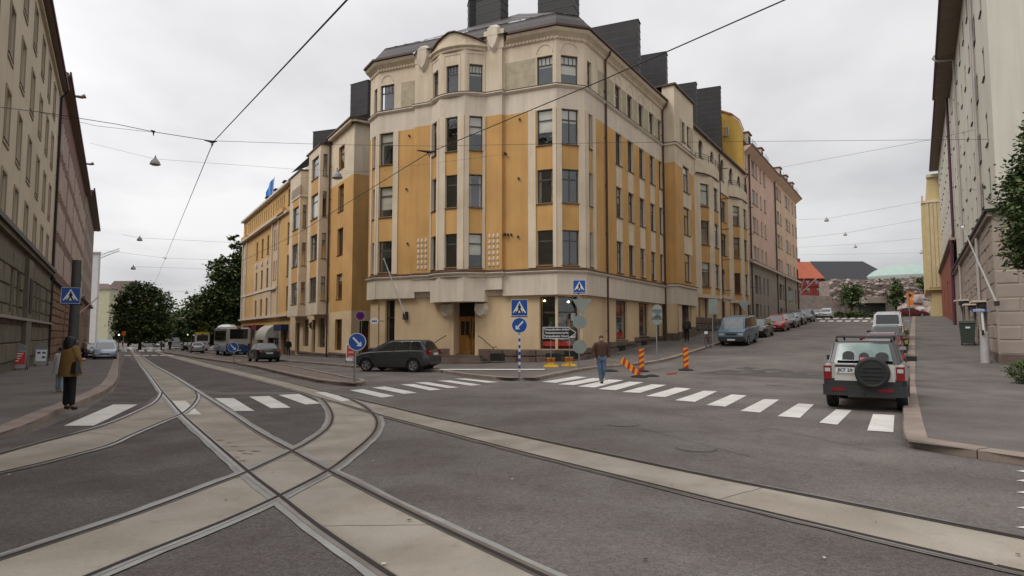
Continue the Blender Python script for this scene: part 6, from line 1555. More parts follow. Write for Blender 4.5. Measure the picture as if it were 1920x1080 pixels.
    def panel(a, b_, c, d, u0, u1, v0, v1, nm_, m=None, off=.006):
        P = lambda u, v: a.lerp(b_, u).lerp(d.lerp(c, u), v)
        nrm = (b_ - a).cross(d - a).normalized(); ctr = Vector((0, (x0 + x3) / 2, (zr + zb0) / 2)); mid = P(.5, .5)
        if nrm.dot(mid - ctr) < 0: nrm = -nrm
        bb = MB(); e = .07
        pts = []
        for (u, v) in ((u0 + e * .3, v0), (u1 - e * .3, v0), (u1, v0 + e), (u1, v1 - e), (u1 - e * .3, v1), (u0 + e * .3, v1), (u0, v1 - e), (u0, v0 + e)): pts.append(P(u, v) + nrm * off)
        bb.face(pts, m or DG); return bb.build(nm_, t, local=True)
    panel(C8[0], C8[1], C8[5], C8[4], .09, .91, sp.get('rg0', .12), .88, 'rear_window')
    panel(C8[3], C8[2], C8[6], C8[7], .07, .93, .06, .90, 'windscreen', mat('windscreen_glass', (.11, .125, .13), .05, .3, 3, spec=.9))
    for sg, (a, b_, c, d) in ((1, (C8[1], C8[2], C8[6], C8[5])), (-1, (C8[0], C8[3], C8[7], C8[4]))):
        for u0, u1 in sp['win']: panel(a, b_, c, d, u0, u1, .12, .88, 'side_window')
    # wheels
    tm, rm = wheel_meshes(r, ww)
    for a in ax:
        for sg in (-1, 1):
            o = link('wheel', tm, t); o.location = (sg * (Wd / 2 - ww / 2 - .015), a, r); link('rim', rm, o); o.rotation_euler = (0, 0, math.pi / 2)
    fx = lambda y: 0
    zf = prof(top, hl); w = Wd / 2
    hz = sp.get('hz', .62); tz = sp.get('tz', .8); tw, th = sp.get('tl', (.2, .22))
    for sg in (-1, 1):
        bb = MB(); bb.box((min(sg * w * .84, sg * w * .50), hl - .14, hz - .07), (max(sg * w * .84, sg * w * .50), hl + .012, hz + .07), HEADL); bb.build('headlight', t, local=True)
        bb = MB(); xo = w * .86; bb.box((min(sg * xo, sg * (xo - tw)), -hl - .012, tz - th / 2), (max(sg * xo, sg * (xo - tw)), -hl + .2, tz + th / 2), TAIL); 
        tl = bb.build('tail_light', t, local=True)
        bb = MB(); bb.box((min(sg * (xo - .05), sg * (xo - tw * .6)), -hl - .016, tz + .01), (max(sg * (xo - .05), sg * (xo - tw * .6)), -hl - .01, tz + th * .28), HEADL); bb.build('lens', tl, local=True)
        mz = sp.get('mz', .95); my = x3 - .45
        bb = MB(); bb.box((min(sg * (w - .05), sg * (w + .19)), my - .04, mz), (max(sg * (w - .05), sg * (w + .19)), my + .07, mz + .13), sp.get('mm') or pm); bb.build('mirror', t, local=True)
        bb = MB(); bb.box((sg * w * .86 - .015, -.3, .78), (sg * w * .86 + .015, -.28, .8), pm)
        for dy in sp.get('hnd', (-.55, .35)):
            bb = MB(); hx = w * .995; bb.box((min(sg * hx, sg * (hx + .02)), dy - .08, sp.get('hdz', .78)), (max(sg * hx, sg * (hx + .02)), dy + .08, sp.get('hdz', .78) + .03), TRIM); bb.build('door_handle', t, local=True)
        for dy in sp.get('gap', (-.75, .2, 1.05)):
            bb = MB(); za, zb_ = .3, prof(top, dy) - .03; bb.face([(sg * (w * 1.0 + .003), dy - .006, za + .1), (sg * (w * 1.0 + .003), dy + .006, za + .1), (sg * (w * .99 + .003), dy + .006, zb_ - .08), (sg * (w * .99 + .003), dy - .006, zb_ - .08)], TRIM); bb.build('door_gap', t, local=True)
    bb = MB(); bb.box((-.32, hl - .02, sp.get('gz', .5)), (.32, hl + .014, sp.get('gz', .5) + .12), TRIM); bb.build('grille', t, local=True)
    for y, sg in ((hl + .02, 1), (-hl - .02, -1)):
        zp = sp.get('pzf', .38) if sg > 0 else sp.get('pzr', .8); bb = MB(); px_ = sp.get('px', 0) if sg < 0 else 0
        bb.box((px_ - .25, min(y, y - sg * .012), zp), (px_ + .25, max(y, y - sg * .012), zp + .115), PLATE); bb.build('number_plate', t, local=True)
    return t
def on_ground(x, y, dz=0): return (x, y, H(x, y) + dz)
SED = dict(L=4.5, W=1.75, H=1.44, ar=-1.35, af=1.32, top=[(-2.25, .78), (-2.1, .98), (-1.45, 1.02), (0, .98), (.9, .95), (1.2, .93), (1.9, .80), (2.25, .62)], gh=(-1.75, -1.0, .25, 1.15), win=[(.13, .44), (.48, .86)], tz=.82, tl=(.34, .17), pzr=.62, tapa=.2)
HAT = dict(L=4.1, W=1.72, H=1.47, ar=-1.28, af=1.25, top=[(-2.05, .85), (-1.95, 1.0), (-1.2, 1.0), (0, .96), (.9, .93), (1.6, .80), (2.05, .62)], gh=(-1.95, -1.55, .2, 1.15), win=[(.10, .30), (.33, .58), (.61, .88)], tz=.88, tl=(.2, .3), pzr=.72)
MPV = dict(L=4.2, W=1.78, H=1.58, ar=-1.3, af=1.28, r=.325, top=[(-2.1, .8), (-2.04, 1.04), (-1.2, 1.06), (.2, 1.02), (1.1, .98), (1.5, .93), (1.9, .80), (2.1, .6)], gh=(-2.0, -1.62, .15, 1.45), win=[(.07, .26), (.29, .52), (.55, .82)], tz=.97, tl=(.24, .22), pzr=.82, mz=1.0, hdz=.9, gap=(-.95, .0, .95), hnd=(-.75, .2), tap=.6, tapa=.22, bev=.1)
VAN = dict(L=4.55, W=1.84, H=1.93, ar=-1.2, af=1.26, r=.32, top=[(-2.27, 1.12), (-2.2, 1.16), (1.9, 1.14), (2.1, 1.10), (2.27, .95)], gh=(-2.22, -2.05, 1.35, 2.05), win=[(.05, .28), (.32, .54), (.58, .78), (.81, .96)], wr=.80, tz=.95, hz=.80, gz=.74, tl=(.16, .3), tap=.25, tapa=.07, bumpL=.3, bumpz=.52, mz=1.15, hdz=.95)
def drive(label, cat, s, off, hd, sp, pm, **k):
    pass
def car_px(label, cat, x, y, Y, hdg, sp, pm, scale=1, **k):
    """car whose centre stands in the pixel column x at depth Y"""
    p = at_depth(x, y, Y); e = .8; f = Vector((math.sin(hdg), math.cos(hdg))); a, b_ = H(p.x + f.x * e, p.y + f.y * e), H(p.x - f.x * e, p.y - f.y * e)
    t = car(label, cat, on_ground(p.x, p.y), hdg, sp, pm, pitch=math.atan2(a - b_, 2 * e), **k); t.rotation_euler = (math.atan2(a - b_, 2 * e), 0, -hdg)
    if scale != 1: t.scale = (scale,) * 3
    return t
GREY = paint('grey', (.055, .058, .06)); DBLUE = paint('slate_blue', (.10, .165, .22), .1, .45); DSILV = paint('silver', (.36, .37, .38), .5); BLK = paint('black', (.015, .015, .017)); REDP = paint('red', (.36, .018, .018), .1); WHITEP = paint('white', (.55, .56, .57), .1); LBLUE = paint('light_blue', (.25, .33, .42), .3); MAR = paint('maroon', (.12, .015, .022), .2)
# near off-roader
SUV = dict(L=4.3, W=1.80, H=1.70, ar=-1.28, af=1.28, r=.36, ww=.235, top=[(-2.0, 1.10), (-1.9, 1.13), (0, 1.12), (.9, 1.1), (1.3, 1.05), (1.9, .98), (2.15, .75)], bot=[(-2.15, .46), (-1.7, .34), (1.6, .34), (2.15, .42)], gh=(-2.0, -1.7, .35, 1.05), win=[(.10, .40), (.44, .86)], wr=.735, tz=-5, tl=(.1, .1), dark=.62, bumpL=.5, bumpz=.70, mz=1.12, mm=BLACKP, hdz=.98, pzr=-9, rg0=.05, tap=.3, tapa=.10, bev=.05)
SUV['cabm'] = paint('dark_roof', (.022, .022, .024), .1, .4); SILV = paint('champagne_silver', (.48, .45, .42), .3, .35)
SUVP = gp(1622, 770); sh = math.radians(32.4)
sp_ = SUVP + Vector((math.sin(sh), math.cos(sh), 0)) * 2.0
suv = car('silver and black off-roader with a spare wheel on its tailgate, by the zebra crossing', 'off-roader', on_ground(sp_.x, sp_.y), sh, SUV, SILV)
def sbox(a, b_, m, nm, par=None): bb = MB(); bb.box(a, b_, m); return bb.build(nm, par or suv, local=True)
Yb = -2.15
tgm = MB(); tgm.hexa([(-.62, Yb - .03, .72), (.66, Yb - .03, .72), (.66, Yb + .1, .72), (-.62, Yb + .1, .72), (-.60, Yb + .0, 1.12), (.64, Yb + .0, 1.12), (.64, Yb + .15, 1.12), (-.60, Yb + .15, 1.12)], SILV); tg = tgm.build('tailgate', suv, local=True)
sbox((-.88, Yb - .06, .36), (.88, Yb + .2, .62), TRIM, 'rear_bumper'); sbox((-.80, Yb - .02, .62), (.80, Yb + .1, .72), TRIM, 'bumper_step')
for x0, x1 in ((-.70, -.40), (.30, .62)): sbox((x0, Yb - .075, .47), (x1, Yb - .055, .55), TAIL, 'bumper_reflector')
for sg in (-1, 1):
    a, c = sorted((sg * .86, sg * .68)); tl = sbox((a, Yb - .015, .74), (c, Yb + .18, 1.07), TAIL, 'tail_light'); sbox((a + .03, Yb - .022, .93), (c - .03, Yb - .01, 1.02), HEADL, 'lens', tl)
sw_ = MB(); M_ = Matrix.Translation((.20, Yb - .14, .93)) @ Matrix.Rotation(math.pi / 2, 4, 'X')
sw_.lathe([(.36, -.1), (.375, -.05), (.37, .07), (.33, .11), (.30, .115), (.28, .10), (.001, .115)], BLACKP, 28, M_); swo = sw_.build('spare_wheel_cover', suv, local=True, smooth=35)
for z, hw in ((1.05, .20), (.96, .24), (.86, .24), (.78, .18)):
    sbox((.20 - hw, Yb - .275, z), (.20 + hw, Yb - .25, z + .022), TRIM, 'cover_rib', swo)
pl = sbox((-.59, Yb - .06, .90), (-.17, Yb - .04, 1.04), PLATE, 'number_plate'); sbox((-.60, Yb - .05, 1.035), (-.16, Yb - .02, 1.10), TRIM, 'plate_lamp_housing'); 
put_text('JKT 29', .115, SIGNK, pl, Matrix.Translation((-.38, Yb - .062, .968)) @ Matrix.Rotation(math.pi / 2, 4, 'X'), .003)
for sg in (-1, 1):
    bb = MB(); bb.tube([(sg * .60, -1.75, 1.68), (sg * .60, -1.6, 1.78), (sg * .60, .2, 1.78), (sg * .60, .35, 1.68)], .025, BLACKP, 6); bb.build('roof_rail', suv, local=True)
bb = MB(); bb.tube([(-.6, -1.62, 1.775), (.6, -1.62, 1.775)], .022, BLACKP, 6); bb.build('roof_rail', suv, local=True)
bb = MB(); bb.tube([(0, Yb + .1, .36), (0, Yb - .16, .36), (0, Yb - .18, .44)], .025, IRON, 6); bb.lathe([(0, .03), (.03, 0), (0, -.03)], IRON, 8, Matrix.Translation((0, Yb - .18, .46))); bb.build('tow_hitch', suv, local=True)
# parts seen through the rear glass
RG = mat('rear_glass_teal', (.16, .24, .22), .08, .5, 2.2, spec=.8)
rg = MB(); rg.face([(-.58, -2.035, 1.2), (.62, -2.035, 1.2), (.54, -1.80, 1.60), (-.50, -1.80, 1.60)], RG); rg.build('rear_window', suv, local=True)
for x, c_, w_ in ((-.32, 1.33, .13), (.02, 1.30, .11), (.40, 1.31, .14)):
    q = MB(); k = 10; y = lambda z: -2.035 + (z - 1.2) * .5875 - .004
    pts = [(x + w_ * math.cos(2 * math.pi * i / k), c_ + .10 * math.sin(2 * math.pi * i / k) if math.sin(2 * math.pi * i / k) > 0 else c_ - .10) for i in range(k)]
    q.face([(a, y(z), z) for a, z in [(x - w_, c_ - .11), (x + w_, c_ - .11)] + [(x + w_ * math.cos(t), c_ + .1 * math.sin(t)) for t in [math.pi * i / 8 for i in range(9)]]], SEAT); q.build('headrest', suv, local=True)
q = MB(); y = lambda z: -2.035 + (z - 1.2) * .5875 - .008; q.face([(a, y(z), z) for a, z in ((-.06, 1.21), (.12, 1.21), (.14, 1.28), (-.08, 1.28))], REDP); q.build('high_brake_lamp', suv, local=True)
# row of cars parked up the right kerb, all seen from behind
def right_row(s, off, label, cat, sp, pm, **k):
    p = DR * s + NR * off; f = DR; e = .8
    a, b_ = H(p.x + f.x * e, p.y + f.y * e), H(p.x - f.x * e, p.y - f.y * e); t = car(label, cat, on_ground(p.x, p.y), HR, sp, pm, **k); t.rotation_euler = (math.atan2(a - b_, 2 * e), 0, -HR); return t
right_row(26.5, -1.45, 'red hatchback parked directly in front of the silver and black off-roader', 'car', HAT, REDP)
right_row(32.4, -1.5, 'silver hatchback with dark rear window, third in the right kerb row', 'car', HAT, DSILV)
right_row(37.6, -1.5, 'dark red saloon half hidden in the right kerb row, fourth from the crossing', 'car', SED, MAR)
right_row(43.2, -1.5, 'small grey saloon in the right kerb row just below the white van', 'car', SED, GREY)
right_row(50.0, -1.6, 'white van at the top of the right kerb row', 'van', VAN, WHITEP)
car_px('dark red car crossing at the top of the side street beside the orange road sign', 'car', 1708, 588, 97, HR + 1.45, SED, MAR, group=None)
# left kerb row, seen from the front
def left_row(x, y, Y, label, cat, sp, pm, **k): return car_px(label, cat, x, y, Y, HR + math.pi, sp, pm, **k)
van = left_row(1386, 640, 45.0, 'old slate blue van, first in the row parked along the left kerb', 'van', VAN, DBLUE)
left_row(1423, 632, 51.5, 'black hatchback right behind the old blue van', 'car', HAT, BLK)
left_row(1457, 622, 58.5, 'bright red small car in the left kerb row', 'car', HAT, REDP)
left_row(1478, 614, 64.5, 'dark grey saloon behind the bright red car in the left kerb row', 'car', SED, GREY)
left_row(1493, 609, 70.5, 'black tall car in the middle of the left kerb row', 'car', MPV, BLK)
left_row(1511, 604, 77.5, 'silver grey hatchback, last one before the distant crossing in the left kerb row', 'car', HAT, GREY)
for x, Y, sp, pm, lb_, dh in ((1550, 98, MPV, WHITEP, 'white van-like car parked beyond the distant crossing', 0), (1536, 104, SED, DSILV, 'silver saloon beyond the distant crossing, left of the white car', .3), (1524, 108, HAT, DSILV, 'silver hatchback in the cluster beyond the distant crossing', .3), (1512, 106, HAT, GREY, 'grey car at the left edge of the cluster beyond the distant crossing', .2), (1542, 112, SED, WHITEP, 'white saloon at the back of the cluster beyond the distant crossing', .4), (1502, 108, SED, BLK, 'black saloon half hidden by the peach block corner', .2)):
    car_px(lb_, 'car', x, 590, Y, HR + math.pi + dh, sp, pm)
# grey compact people carrier turning at the corner
gc = car_px('dark grey compact people carrier turning in front of the corner building', 'car', 745, 697, 32.6, math.radians(-72), MPV, GREY, group=None)
# saloon driving away on the tram street, light blue van on the left pavement, taxi and others
dc = car_px('black saloon driving away beside the median island', 'car', 494, 679, 50.0, HL, SED, BLK, group=None)
lbv = car_px('light blue people carrier parked on the left pavement, facing the camera', 'car', 197, 665, 58.0, HL + math.pi, dict(MPV, H=1.78, W=1.74, wr=.76), LBLUE, group=None, scale=1.05)
car_px('black car half hidden behind the light blue people carrier', 'car', 172, 662, 62, HL + math.pi, MPV, BLK, group=None)
car_px('silver estate with lit tail lamps in the far traffic left of the bus', 'car', 368, 655, 88, HL, HAT, DSILV, group=None)
car_px('silver car under the round tree at the end of the avenue', 'car', 281, 648, 150, math.radians(80), SED, DSILV, group=None)
for x, Y, lb_ in ((352, 110, 'dark car ahead in the far traffic'), (300, 155, 'dark car parked under the far trees')): car_px(lb_, 'car', x, 650, Y, HL, SED, BLK, group=None)
# coach seen from behind
def bus(label, cat, pos, hdg, L, Wd, Hh, upm, lowm, hump=False, cap=None):
    t = thing('coach', label, cat, pos, -hdg); hl = L / 2; w = Wd / 2
    bm = bmesh.new(); bmesh.ops.create_cube(bm, size=1, matrix=Matrix.Translation((0, 0, Hh / 2 + .2)) @ Matrix.Diagonal((Wd, L, Hh - .4, 1)))
    bmesh.ops.bevel(bm, geom=bm.edges[:], offset=.16, segments=3, affect='EDGES'); me = bpy.data.meshes.new('body'); bmesh.ops.recalc_face_normals(bm, faces=bm.faces)
    me.materials.append(upm); me.materials.append(lowm)
    bmesh.ops.bisect_plane(bm, geom=bm.verts[:] + bm.edges[:] + bm.faces[:], plane_co=(0, 0, 1.25), plane_no=(0, 0, 1))
    for f in bm.faces: f.material_index = 1 if f.calc_center_median().z < 1.25 else 0
    bm.to_mesh(me); bm.free(); link('body', me, t)
    DGm = MATS['dark_glass']
    def bx(a, b_, m, nm): q = MB(); q.box(a, b_, m); return q.build(nm, t, local=True)
    bx((-w * .74, -hl - .012, Hh * .60), (w * .74, -hl + .05, Hh * .93), DGm, 'rear_window'); bx((-w * .8, hl - .05, 1.2), (w * .8, hl + .012, Hh * .92), DGm, 'windscreen')
    if cap: bx((-w * .9, -hl + .1, Hh - .1), (w * .9, hl - .3, Hh + .22), cap, 'roof_panel')
    n_ = 6
    for sg in (-1, 1):
        for i in range(n_):
            y0 = -hl + .5 + i * (L - 1.2) / n_; a, c = sorted((sg * (w - .03), sg * (w + .012))); bx((a, y0, Hh * .52), (c, y0 + (L - 1.2) / n_ - .08, Hh * .88), DGm, 'side_window')
        a, c = sorted((sg * w * .98, sg * w * .76)); bx((a, -hl - .02, 1.18), (c, -hl + .05, 1.42), TAIL, 'tail_light')
    bx((-.18, -hl - .02, Hh * .94), (.18, -hl + .02, Hh * .985), TAIL, 'brake_light')
    bx((-w * .5, -hl - .015, 1.28), (w * .5, -hl, 1.36), TRIM, 'grille'); bx((-.26, -hl - .02, .62), (.26, -hl, .74), PLATE, 'number_plate')
    tm, rm = wheel_meshes(.46, .28)
    for a in (-hl + 2.6, hl - 2.4):
        for sg in (-1, 1): o = link('wheel', tm, t); o.location = (sg * (w - .15), a, .46); link('rim', rm, o); o.rotation_euler = (0, 0, math.pi / 2)
    if hump: 
        q = MB(); q.lathe([(.001, .5), (.7, .42), (1.05, .2), (1.15, 0)], WHITEP, 18, Matrix.Translation((-.1, hl - 2.5, Hh - .06)) @ Matrix.Diagonal((1, 2.2, 1, 1))); q.build('roof_unit', t, local=True, smooth=50)
    return t
GB_ = paint('bus_beige', (.42, .40, .38), .1, .35); GB2 = paint('bus_blue', (.02, .07, .19), .2, .3)
bp = at_depth(446, 666, 72); bus('white and blue coach seen from behind in the far traffic lane', 'bus', on_ground(bp.x + DL.x * 5, bp.y + DL.y * 5), HL, 10.5, 2.5, 3.25, GB_, GB2, True)
bp = at_depth(379, 655, 100); bus('white van with a yellow roof panel ahead of the coach', 'van', on_ground(bp.x + DL.x * 3, bp.y + DL.y * 3), HL, 6, 2.1, 2.8, WHITEP, WHITEP, cap=paint('taxi_yellow', (.55, .42, .03), .1))
bp = at_depth(330, 650, 135); bus('distant white box truck at the end of the avenue', 'truck', on_ground(bp.x, bp.y), HL, 7, 2.5, 3.9, WHITEP, WHITEP)
# ================================================================ bicycle
def bicycle(label, pos, rz, m):
    t = thing('bicycle', label, 'bicycle', pos, rz); r = .34
    for y in (-.53, .53):
        q = MB(); q.lathe([(r - .02, -.018), (r, 0), (r - .02, .018), (r - .035, 0), (r - .02, -.018)], RUBBER, 24, Matrix.Translation((0, y, r)) @ Matrix.Rotation(math.pi / 2, 4, 'Y')); wh = q.build('wheel', t, local=True)
        q = MB()
        for i in range(8): a = math.pi * i / 4; q.tube([(0, y, r), (0, y + (r - .03) * math.cos(a), r + (r - .03) * math.sin(a))], .004, GALV, 3)
        q.build('spokes', wh, local=True)
    q = MB()
    for a, c in (((0, -.53, .34), (0, -.12, .30)), ((0, -.12, .30), (0, -.22, .82)), ((0, -.53, .34), (0, -.2, .72)), ((0, -.12, .30), (0, .36, .78)), ((0, -.2, .74), (0, .35, .86)), ((0, .34, .92), (0, .42, .62)), ((0, .42, .62), (0, .53, .34))): q.tube([a, c], .017, m, 6)
    q.build('frame', t, local=True)
    q = MB(); q.tube([(-.28, .22, 1.02), (-.1, .32, 1.0), (.1, .32, 1.0), (.28, .22, 1.02)], .014, IRON, 6); q.tube([(0, .33, .92), (0, .32, 1.0)], .016, IRON, 6); q.build('handlebar', t, local=True)
    q = MB(); q.hexa([(-.07, -.36, .85), (.07, -.36, .85), (.02, -.1, .86), (-.02, -.1, .86), (-.07, -.36, .90), (.07, -.36, .90), (.02, -.1, .89), (-.02, -.1, .89)], BLACKP); q.build('saddle', t, local=True)
    q = MB(); q.box((-.1, .42, .82), (.1, .58, 1.0), SIGNW); q.build('handlebar_bag', t, local=True)
    return t
bc = gp(1328, 650, .12); bicycle('bicycle with a white handlebar bag standing at the kerb left of the blue van', (bc.x, bc.y, bc.z), math.radians(150), mat('rust_red_paint', (.16, .035, .02), .5, .1))
# ================================================================ people
SKIN = mat('skin', (.42, .25, .18), .6, .1, 6); HAIRB = mat('brown_hair', (.10, .055, .025), .8, .3, 20); HAIRK = mat('black_hair', (.012, .009, .009), .6, .3, 20)
def skin_mesh(nm, V, E_, m, parent, sub=1):
    """V: list of (pos, radius)"""
    me = bpy.data.meshes.new(nm); me.from_pydata([v[0] for v in V], E_, []); o = bpy.data.objects.new(nm, me); COL.objects.link(o)
    o.modifiers.new('s', 'SKIN'); sv_ = me.skin_vertices[0].data
    for i, v in enumerate(V):
        rr = v[1] if isinstance(v[1], tuple) else (v[1], v[1]); sv_[i].radius = rr
    sv_[0].use_root = True
    sb2 = o.modifiers.new('u', 'SUBSURF'); sb2.levels = sub; sb2.render_levels = sub
    dg = bpy.context.evaluated_depsgraph_get(); r = bpy.data.meshes.new_from_object(o.evaluated_get(dg)); bpy.data.objects.remove(o); r.name = nm; r.materials.clear(); r.materials.append(m)
    r.polygons.foreach_set('use_smooth', [True] * len(r.polygons)); return link(nm, r, parent)
def person(label, pos, rz, h, J, jacket, trousers, shoes, hair, coat=None, sc=1.0, female=False, group=None, hairlen=0):
    """J: joint positions for a 1.75 m body, facing +Y. Body is one skin; clothes are children."""
    t = thing('person', label, 'person', pos, rz, group); t.scale = (h / 1.75,) * 3
    S_r = .175 if female else .195
    D = dict(pel=(0, 0, .96), sp=(0, .0, 1.16), ch=(0, .0, 1.36), nk=(0, -.005, 1.49), hd0=(0, .01, 1.57), hd1=(0, .02, 1.66), hl=(-.09, 0, .92), hr=(.09, 0, .92), kl=(-.10, .02, .50), kr=(.10, .02, .50), al=(-.10, -.02, .09), ar=(.10, -.02, .09), tl=(-.11, .13, .035), tr=(.11, .13, .035),
             sl=(-S_r, 0, 1.42), sr=(S_r, 0, 1.42), el=(-S_r - .07, -.02, 1.14), er=(S_r + .07, -.02, 1.14), wl=(-S_r - .07, .06, .90), wr=(S_r + .07, .06, .90)); D.update(J)
    n_ = list(D); ix = {k: i for i, k in enumerate(n_)}
    rad = dict(pel=(.13, .10), sp=(.115, .09), ch=(.14, .10), nk=.052, hd0=(.07, .085), hd1=(.075, .095), hl=.085, hr=.085, kl=.055, kr=.055, al=.038, ar=.038, tl=.03, tr=.03, sl=.055, sr=.055, el=.042, er=.042, wl=.028, wr=.028)
    V = [(D[k], rad[k]) for k in n_]; E_ = [('pel', 'sp'), ('sp', 'ch'), ('ch', 'nk'), ('nk', 'hd0'), ('hd0', 'hd1'), ('pel', 'hl'), ('pel', 'hr'), ('hl', 'kl'), ('hr', 'kr'), ('kl', 'al'), ('kr', 'ar'), ('al', 'tl'), ('ar', 'tr'), ('ch', 'sl'), ('ch', 'sr'), ('sl', 'el'), ('sr', 'er'), ('el', 'wl'), ('er', 'wr')]
    E_ = [(ix[a], ix[b_]) for a, b_ in E_]
    # hands: palm and five fingers
    for sd in 'lr':
        wv, ev = Vector(D['w' + sd]), Vector(D['e' + sd]); d = (wv - ev).normalized(); sdv = Vector((0, 1, 0)); sdv = (sdv - d * sdv.dot(d)).normalized(); i0 = len(V)
        V.append((tuple(wv + d * .07), (.026, .018))); E_.append((ix['w' + sd], i0))
        for f, (o, L) in enumerate(((-.028, .062), (-.010, .075), (.010, .072), (.028, .062))):
            a = wv + d * .10 + sdv * o; b_ = a + d * L * .6; c = b_ + d * L * .3 + Vector((0, 0, .01)); j = len(V); V += [(tuple(a), .009), (tuple(b_), .008), (tuple(c), .007)]; E_ += [(i0, j), (j, j + 1), (j + 1, j + 2)]
        a = wv + d * .04 + sdv * .035; j = len(V); V += [(tuple(a), .010), (tuple(a + d * .045 + sdv * .02), .008)]; E_ += [(i0, j), (j, j + 1)]
    order = V; V0 = V[ix['pel']]
    skin_mesh('body', V, E_, SKIN, t, 2)
    # trousers
    K = ['pel', 'hl', 'hr', 'kl', 'kr', 'al', 'ar']; V = [(D['pel'], (.155, .12))] + [(D[k], .105) for k in ('hl', 'hr')] + [(D[k], .082) for k in ('kl', 'kr')] + [((D[k][0], D[k][1], D[k][2] - .01), .07) for k in ('al', 'ar')]
    skin_mesh('trousers', V, [(0, 1), (0, 2), (1, 3), (2, 4), (3, 5), (4, 6)], trousers, t, 2)
    for a, b_ in (('al', 'tl'), ('ar', 'tr')):
        p, q = Vector(D[a]), Vector(D[b_]); d = (q - p); d.z = 0
        skin_mesh('shoe', [((p.x, p.y - .02, p.z - .035), (.06, .065)), (tuple((p + q) / 2 + Vector((0, 0, -.02))), (.062, .052)), (tuple(q + Vector((0, .01, 0))), (.055, .045))], [(0, 1), (1, 2)], shoes, t, 1)
    # jacket / coat
    if coat:
        rings = coat; b = MB(); n2 = 18
        for (z0, rx0, ry0, y0), (z1, rx1, ry1, y1) in zip(rings, rings[1:]):
            for k in range(n2):
                a0, a1 = 2 * math.pi * k / n2, 2 * math.pi * (k + 1) / n2; wv = lambda a, z: 1 + .035 * math.sin(5 * a) * max(0, (1.2 - z))
                b.face([(rx0 * math.cos(a0) * wv(a0, z0), y0 + ry0 * math.sin(a0) * wv(a0, z0), z0), (rx0 * math.cos(a1) * wv(a1, z0), y0 + ry0 * math.sin(a1) * wv(a1, z0), z0), (rx1 * math.cos(a1) * wv(a1, z1), y1 + ry1 * math.sin(a1) * wv(a1, z1), z1), (rx1 * math.cos(a0) * wv(a0, z1), y1 + ry1 * math.sin(a0) * wv(a0, z1), z1)], jacket)
        b.build('coat', t, local=True, smooth=60)
    else:
        V = [((0, 0, .86), (.20, .15)), ((0, 0, .98), (.22, .16)), (D['sp'], (.225, .16)), ((0, 0, 1.33), (.24, .165)), ((0, 0, 1.43), (.22, .15)), ((0, 0, 1.50), (.13, .12)), ((0, 0, 1.54), (.085, .085))]
        skin_mesh('jacket', V, [(i, i + 1) for i in range(6)], jacket, t, 2)
    for sd in 'lr':
        s_, e_, w_ = (Vector(D[k + sd]) for k in 'sew'); skin_mesh('sleeve', [(tuple(s_ + Vector((-s_.x * .35, 0, .01))), .10), (tuple(s_), .105), (tuple(e_), .085), (tuple(w_), .07)], [(0, 1), (1, 2), (2, 3)], jacket, t, 2)
    # face and hair
    hc = (Vector(D['hd0']) + Vector(D['hd1'])) / 2
    b = MB(); b.lathe([(.001, .02), (.018, -.005), (.012, -.03), (.001, -.035)], SKIN, 6, Matrix.Translation(hc + Vector((0, .105, -.01)))); b.build('nose', t, local=True)
    for sg in (-1, 1):
        b = MB(); b.lathe([(.001, .008), (.012, 0), (.001, -.008)], HAIRK, 6, Matrix.Translation(hc + Vector((sg * .032, .098, .018)))); b.build('eye', t, local=True)
        b = MB(); b.lathe([(.001, .03), (.016, .01), (.014, -.02), (.001, -.03)], SKIN, 6, Matrix.Translation(hc + Vector((sg * .085, .0, 0)))); b.build('ear', t, local=True)
    b = MB(); b.box((-.025, .088, -.0), (.025, .1, .006), mat('lips', (.3, .1, .08), .6, .1), Matrix.Translation(hc + Vector((0, 0, -.055)))); b.build('mouth', t, local=True)
    if hairlen: V = [((0, .0, hc.z + .095), (.10, .10)), ((0, -.02, hc.z + .03), (.145, .135)), ((0, -.04, hc.z - .07), (.165, .13)), ((-.02, -.05, hc.z - .17), (.21, .12)), ((-.04, -.05, hc.z - hairlen - .03), (.20, .09))]
    else: V = [((hc.x, hc.y + .03, hc.z + .085), (.07, .055)), ((hc.x, hc.y - .02, hc.z + .075), (.092, .085)), ((hc.x, hc.y - .05, hc.z + .01), (.09, .07)), ((hc.x, hc.y - .055, hc.z - .045), (.07, .05))]
    skin_mesh('hair', V, [(i, i + 1) for i in range(len(V) - 1)], hair, t, 2)
    return t
JEANS = mat('blue_jeans', (.085, .13, .20), .9, .25, 4, fine=.2); BRJ = mat('brown_jacket', (.075, .035, .022), .75, .2, 4); KHAKI = mat('khaki_coat', (.20, .115, .035), .9, .15, 3); KTR = mat('black_trousers', (.012, .012, .014), .9, .2, 4); SHK = mat('dark_shoe', (.02, .018, .016), .5, .1); SHW = mat('pale_shoe', (.3, .3, .3), .6, .2)
g = gp(1128, 719); person('man in a brown jacket and blue jeans walking over the zebra crossing', tuple(g), math.pi + .1, 1.80,
    dict(kl=(-.07, .10, .50), al=(-.03, -.12, .12), tl=(-.03, -.02, .05), kr=(.07, .06, .50), ar=(.03, .08, .09), tr=(.03, .22, .05), el=(-.29, -.06, 1.16), er=(.29, -.06, 1.16), wl=(-.25, .04, .92), wr=(.25, .04, .92)), BRJ, JEANS, SHK, HAIRB)
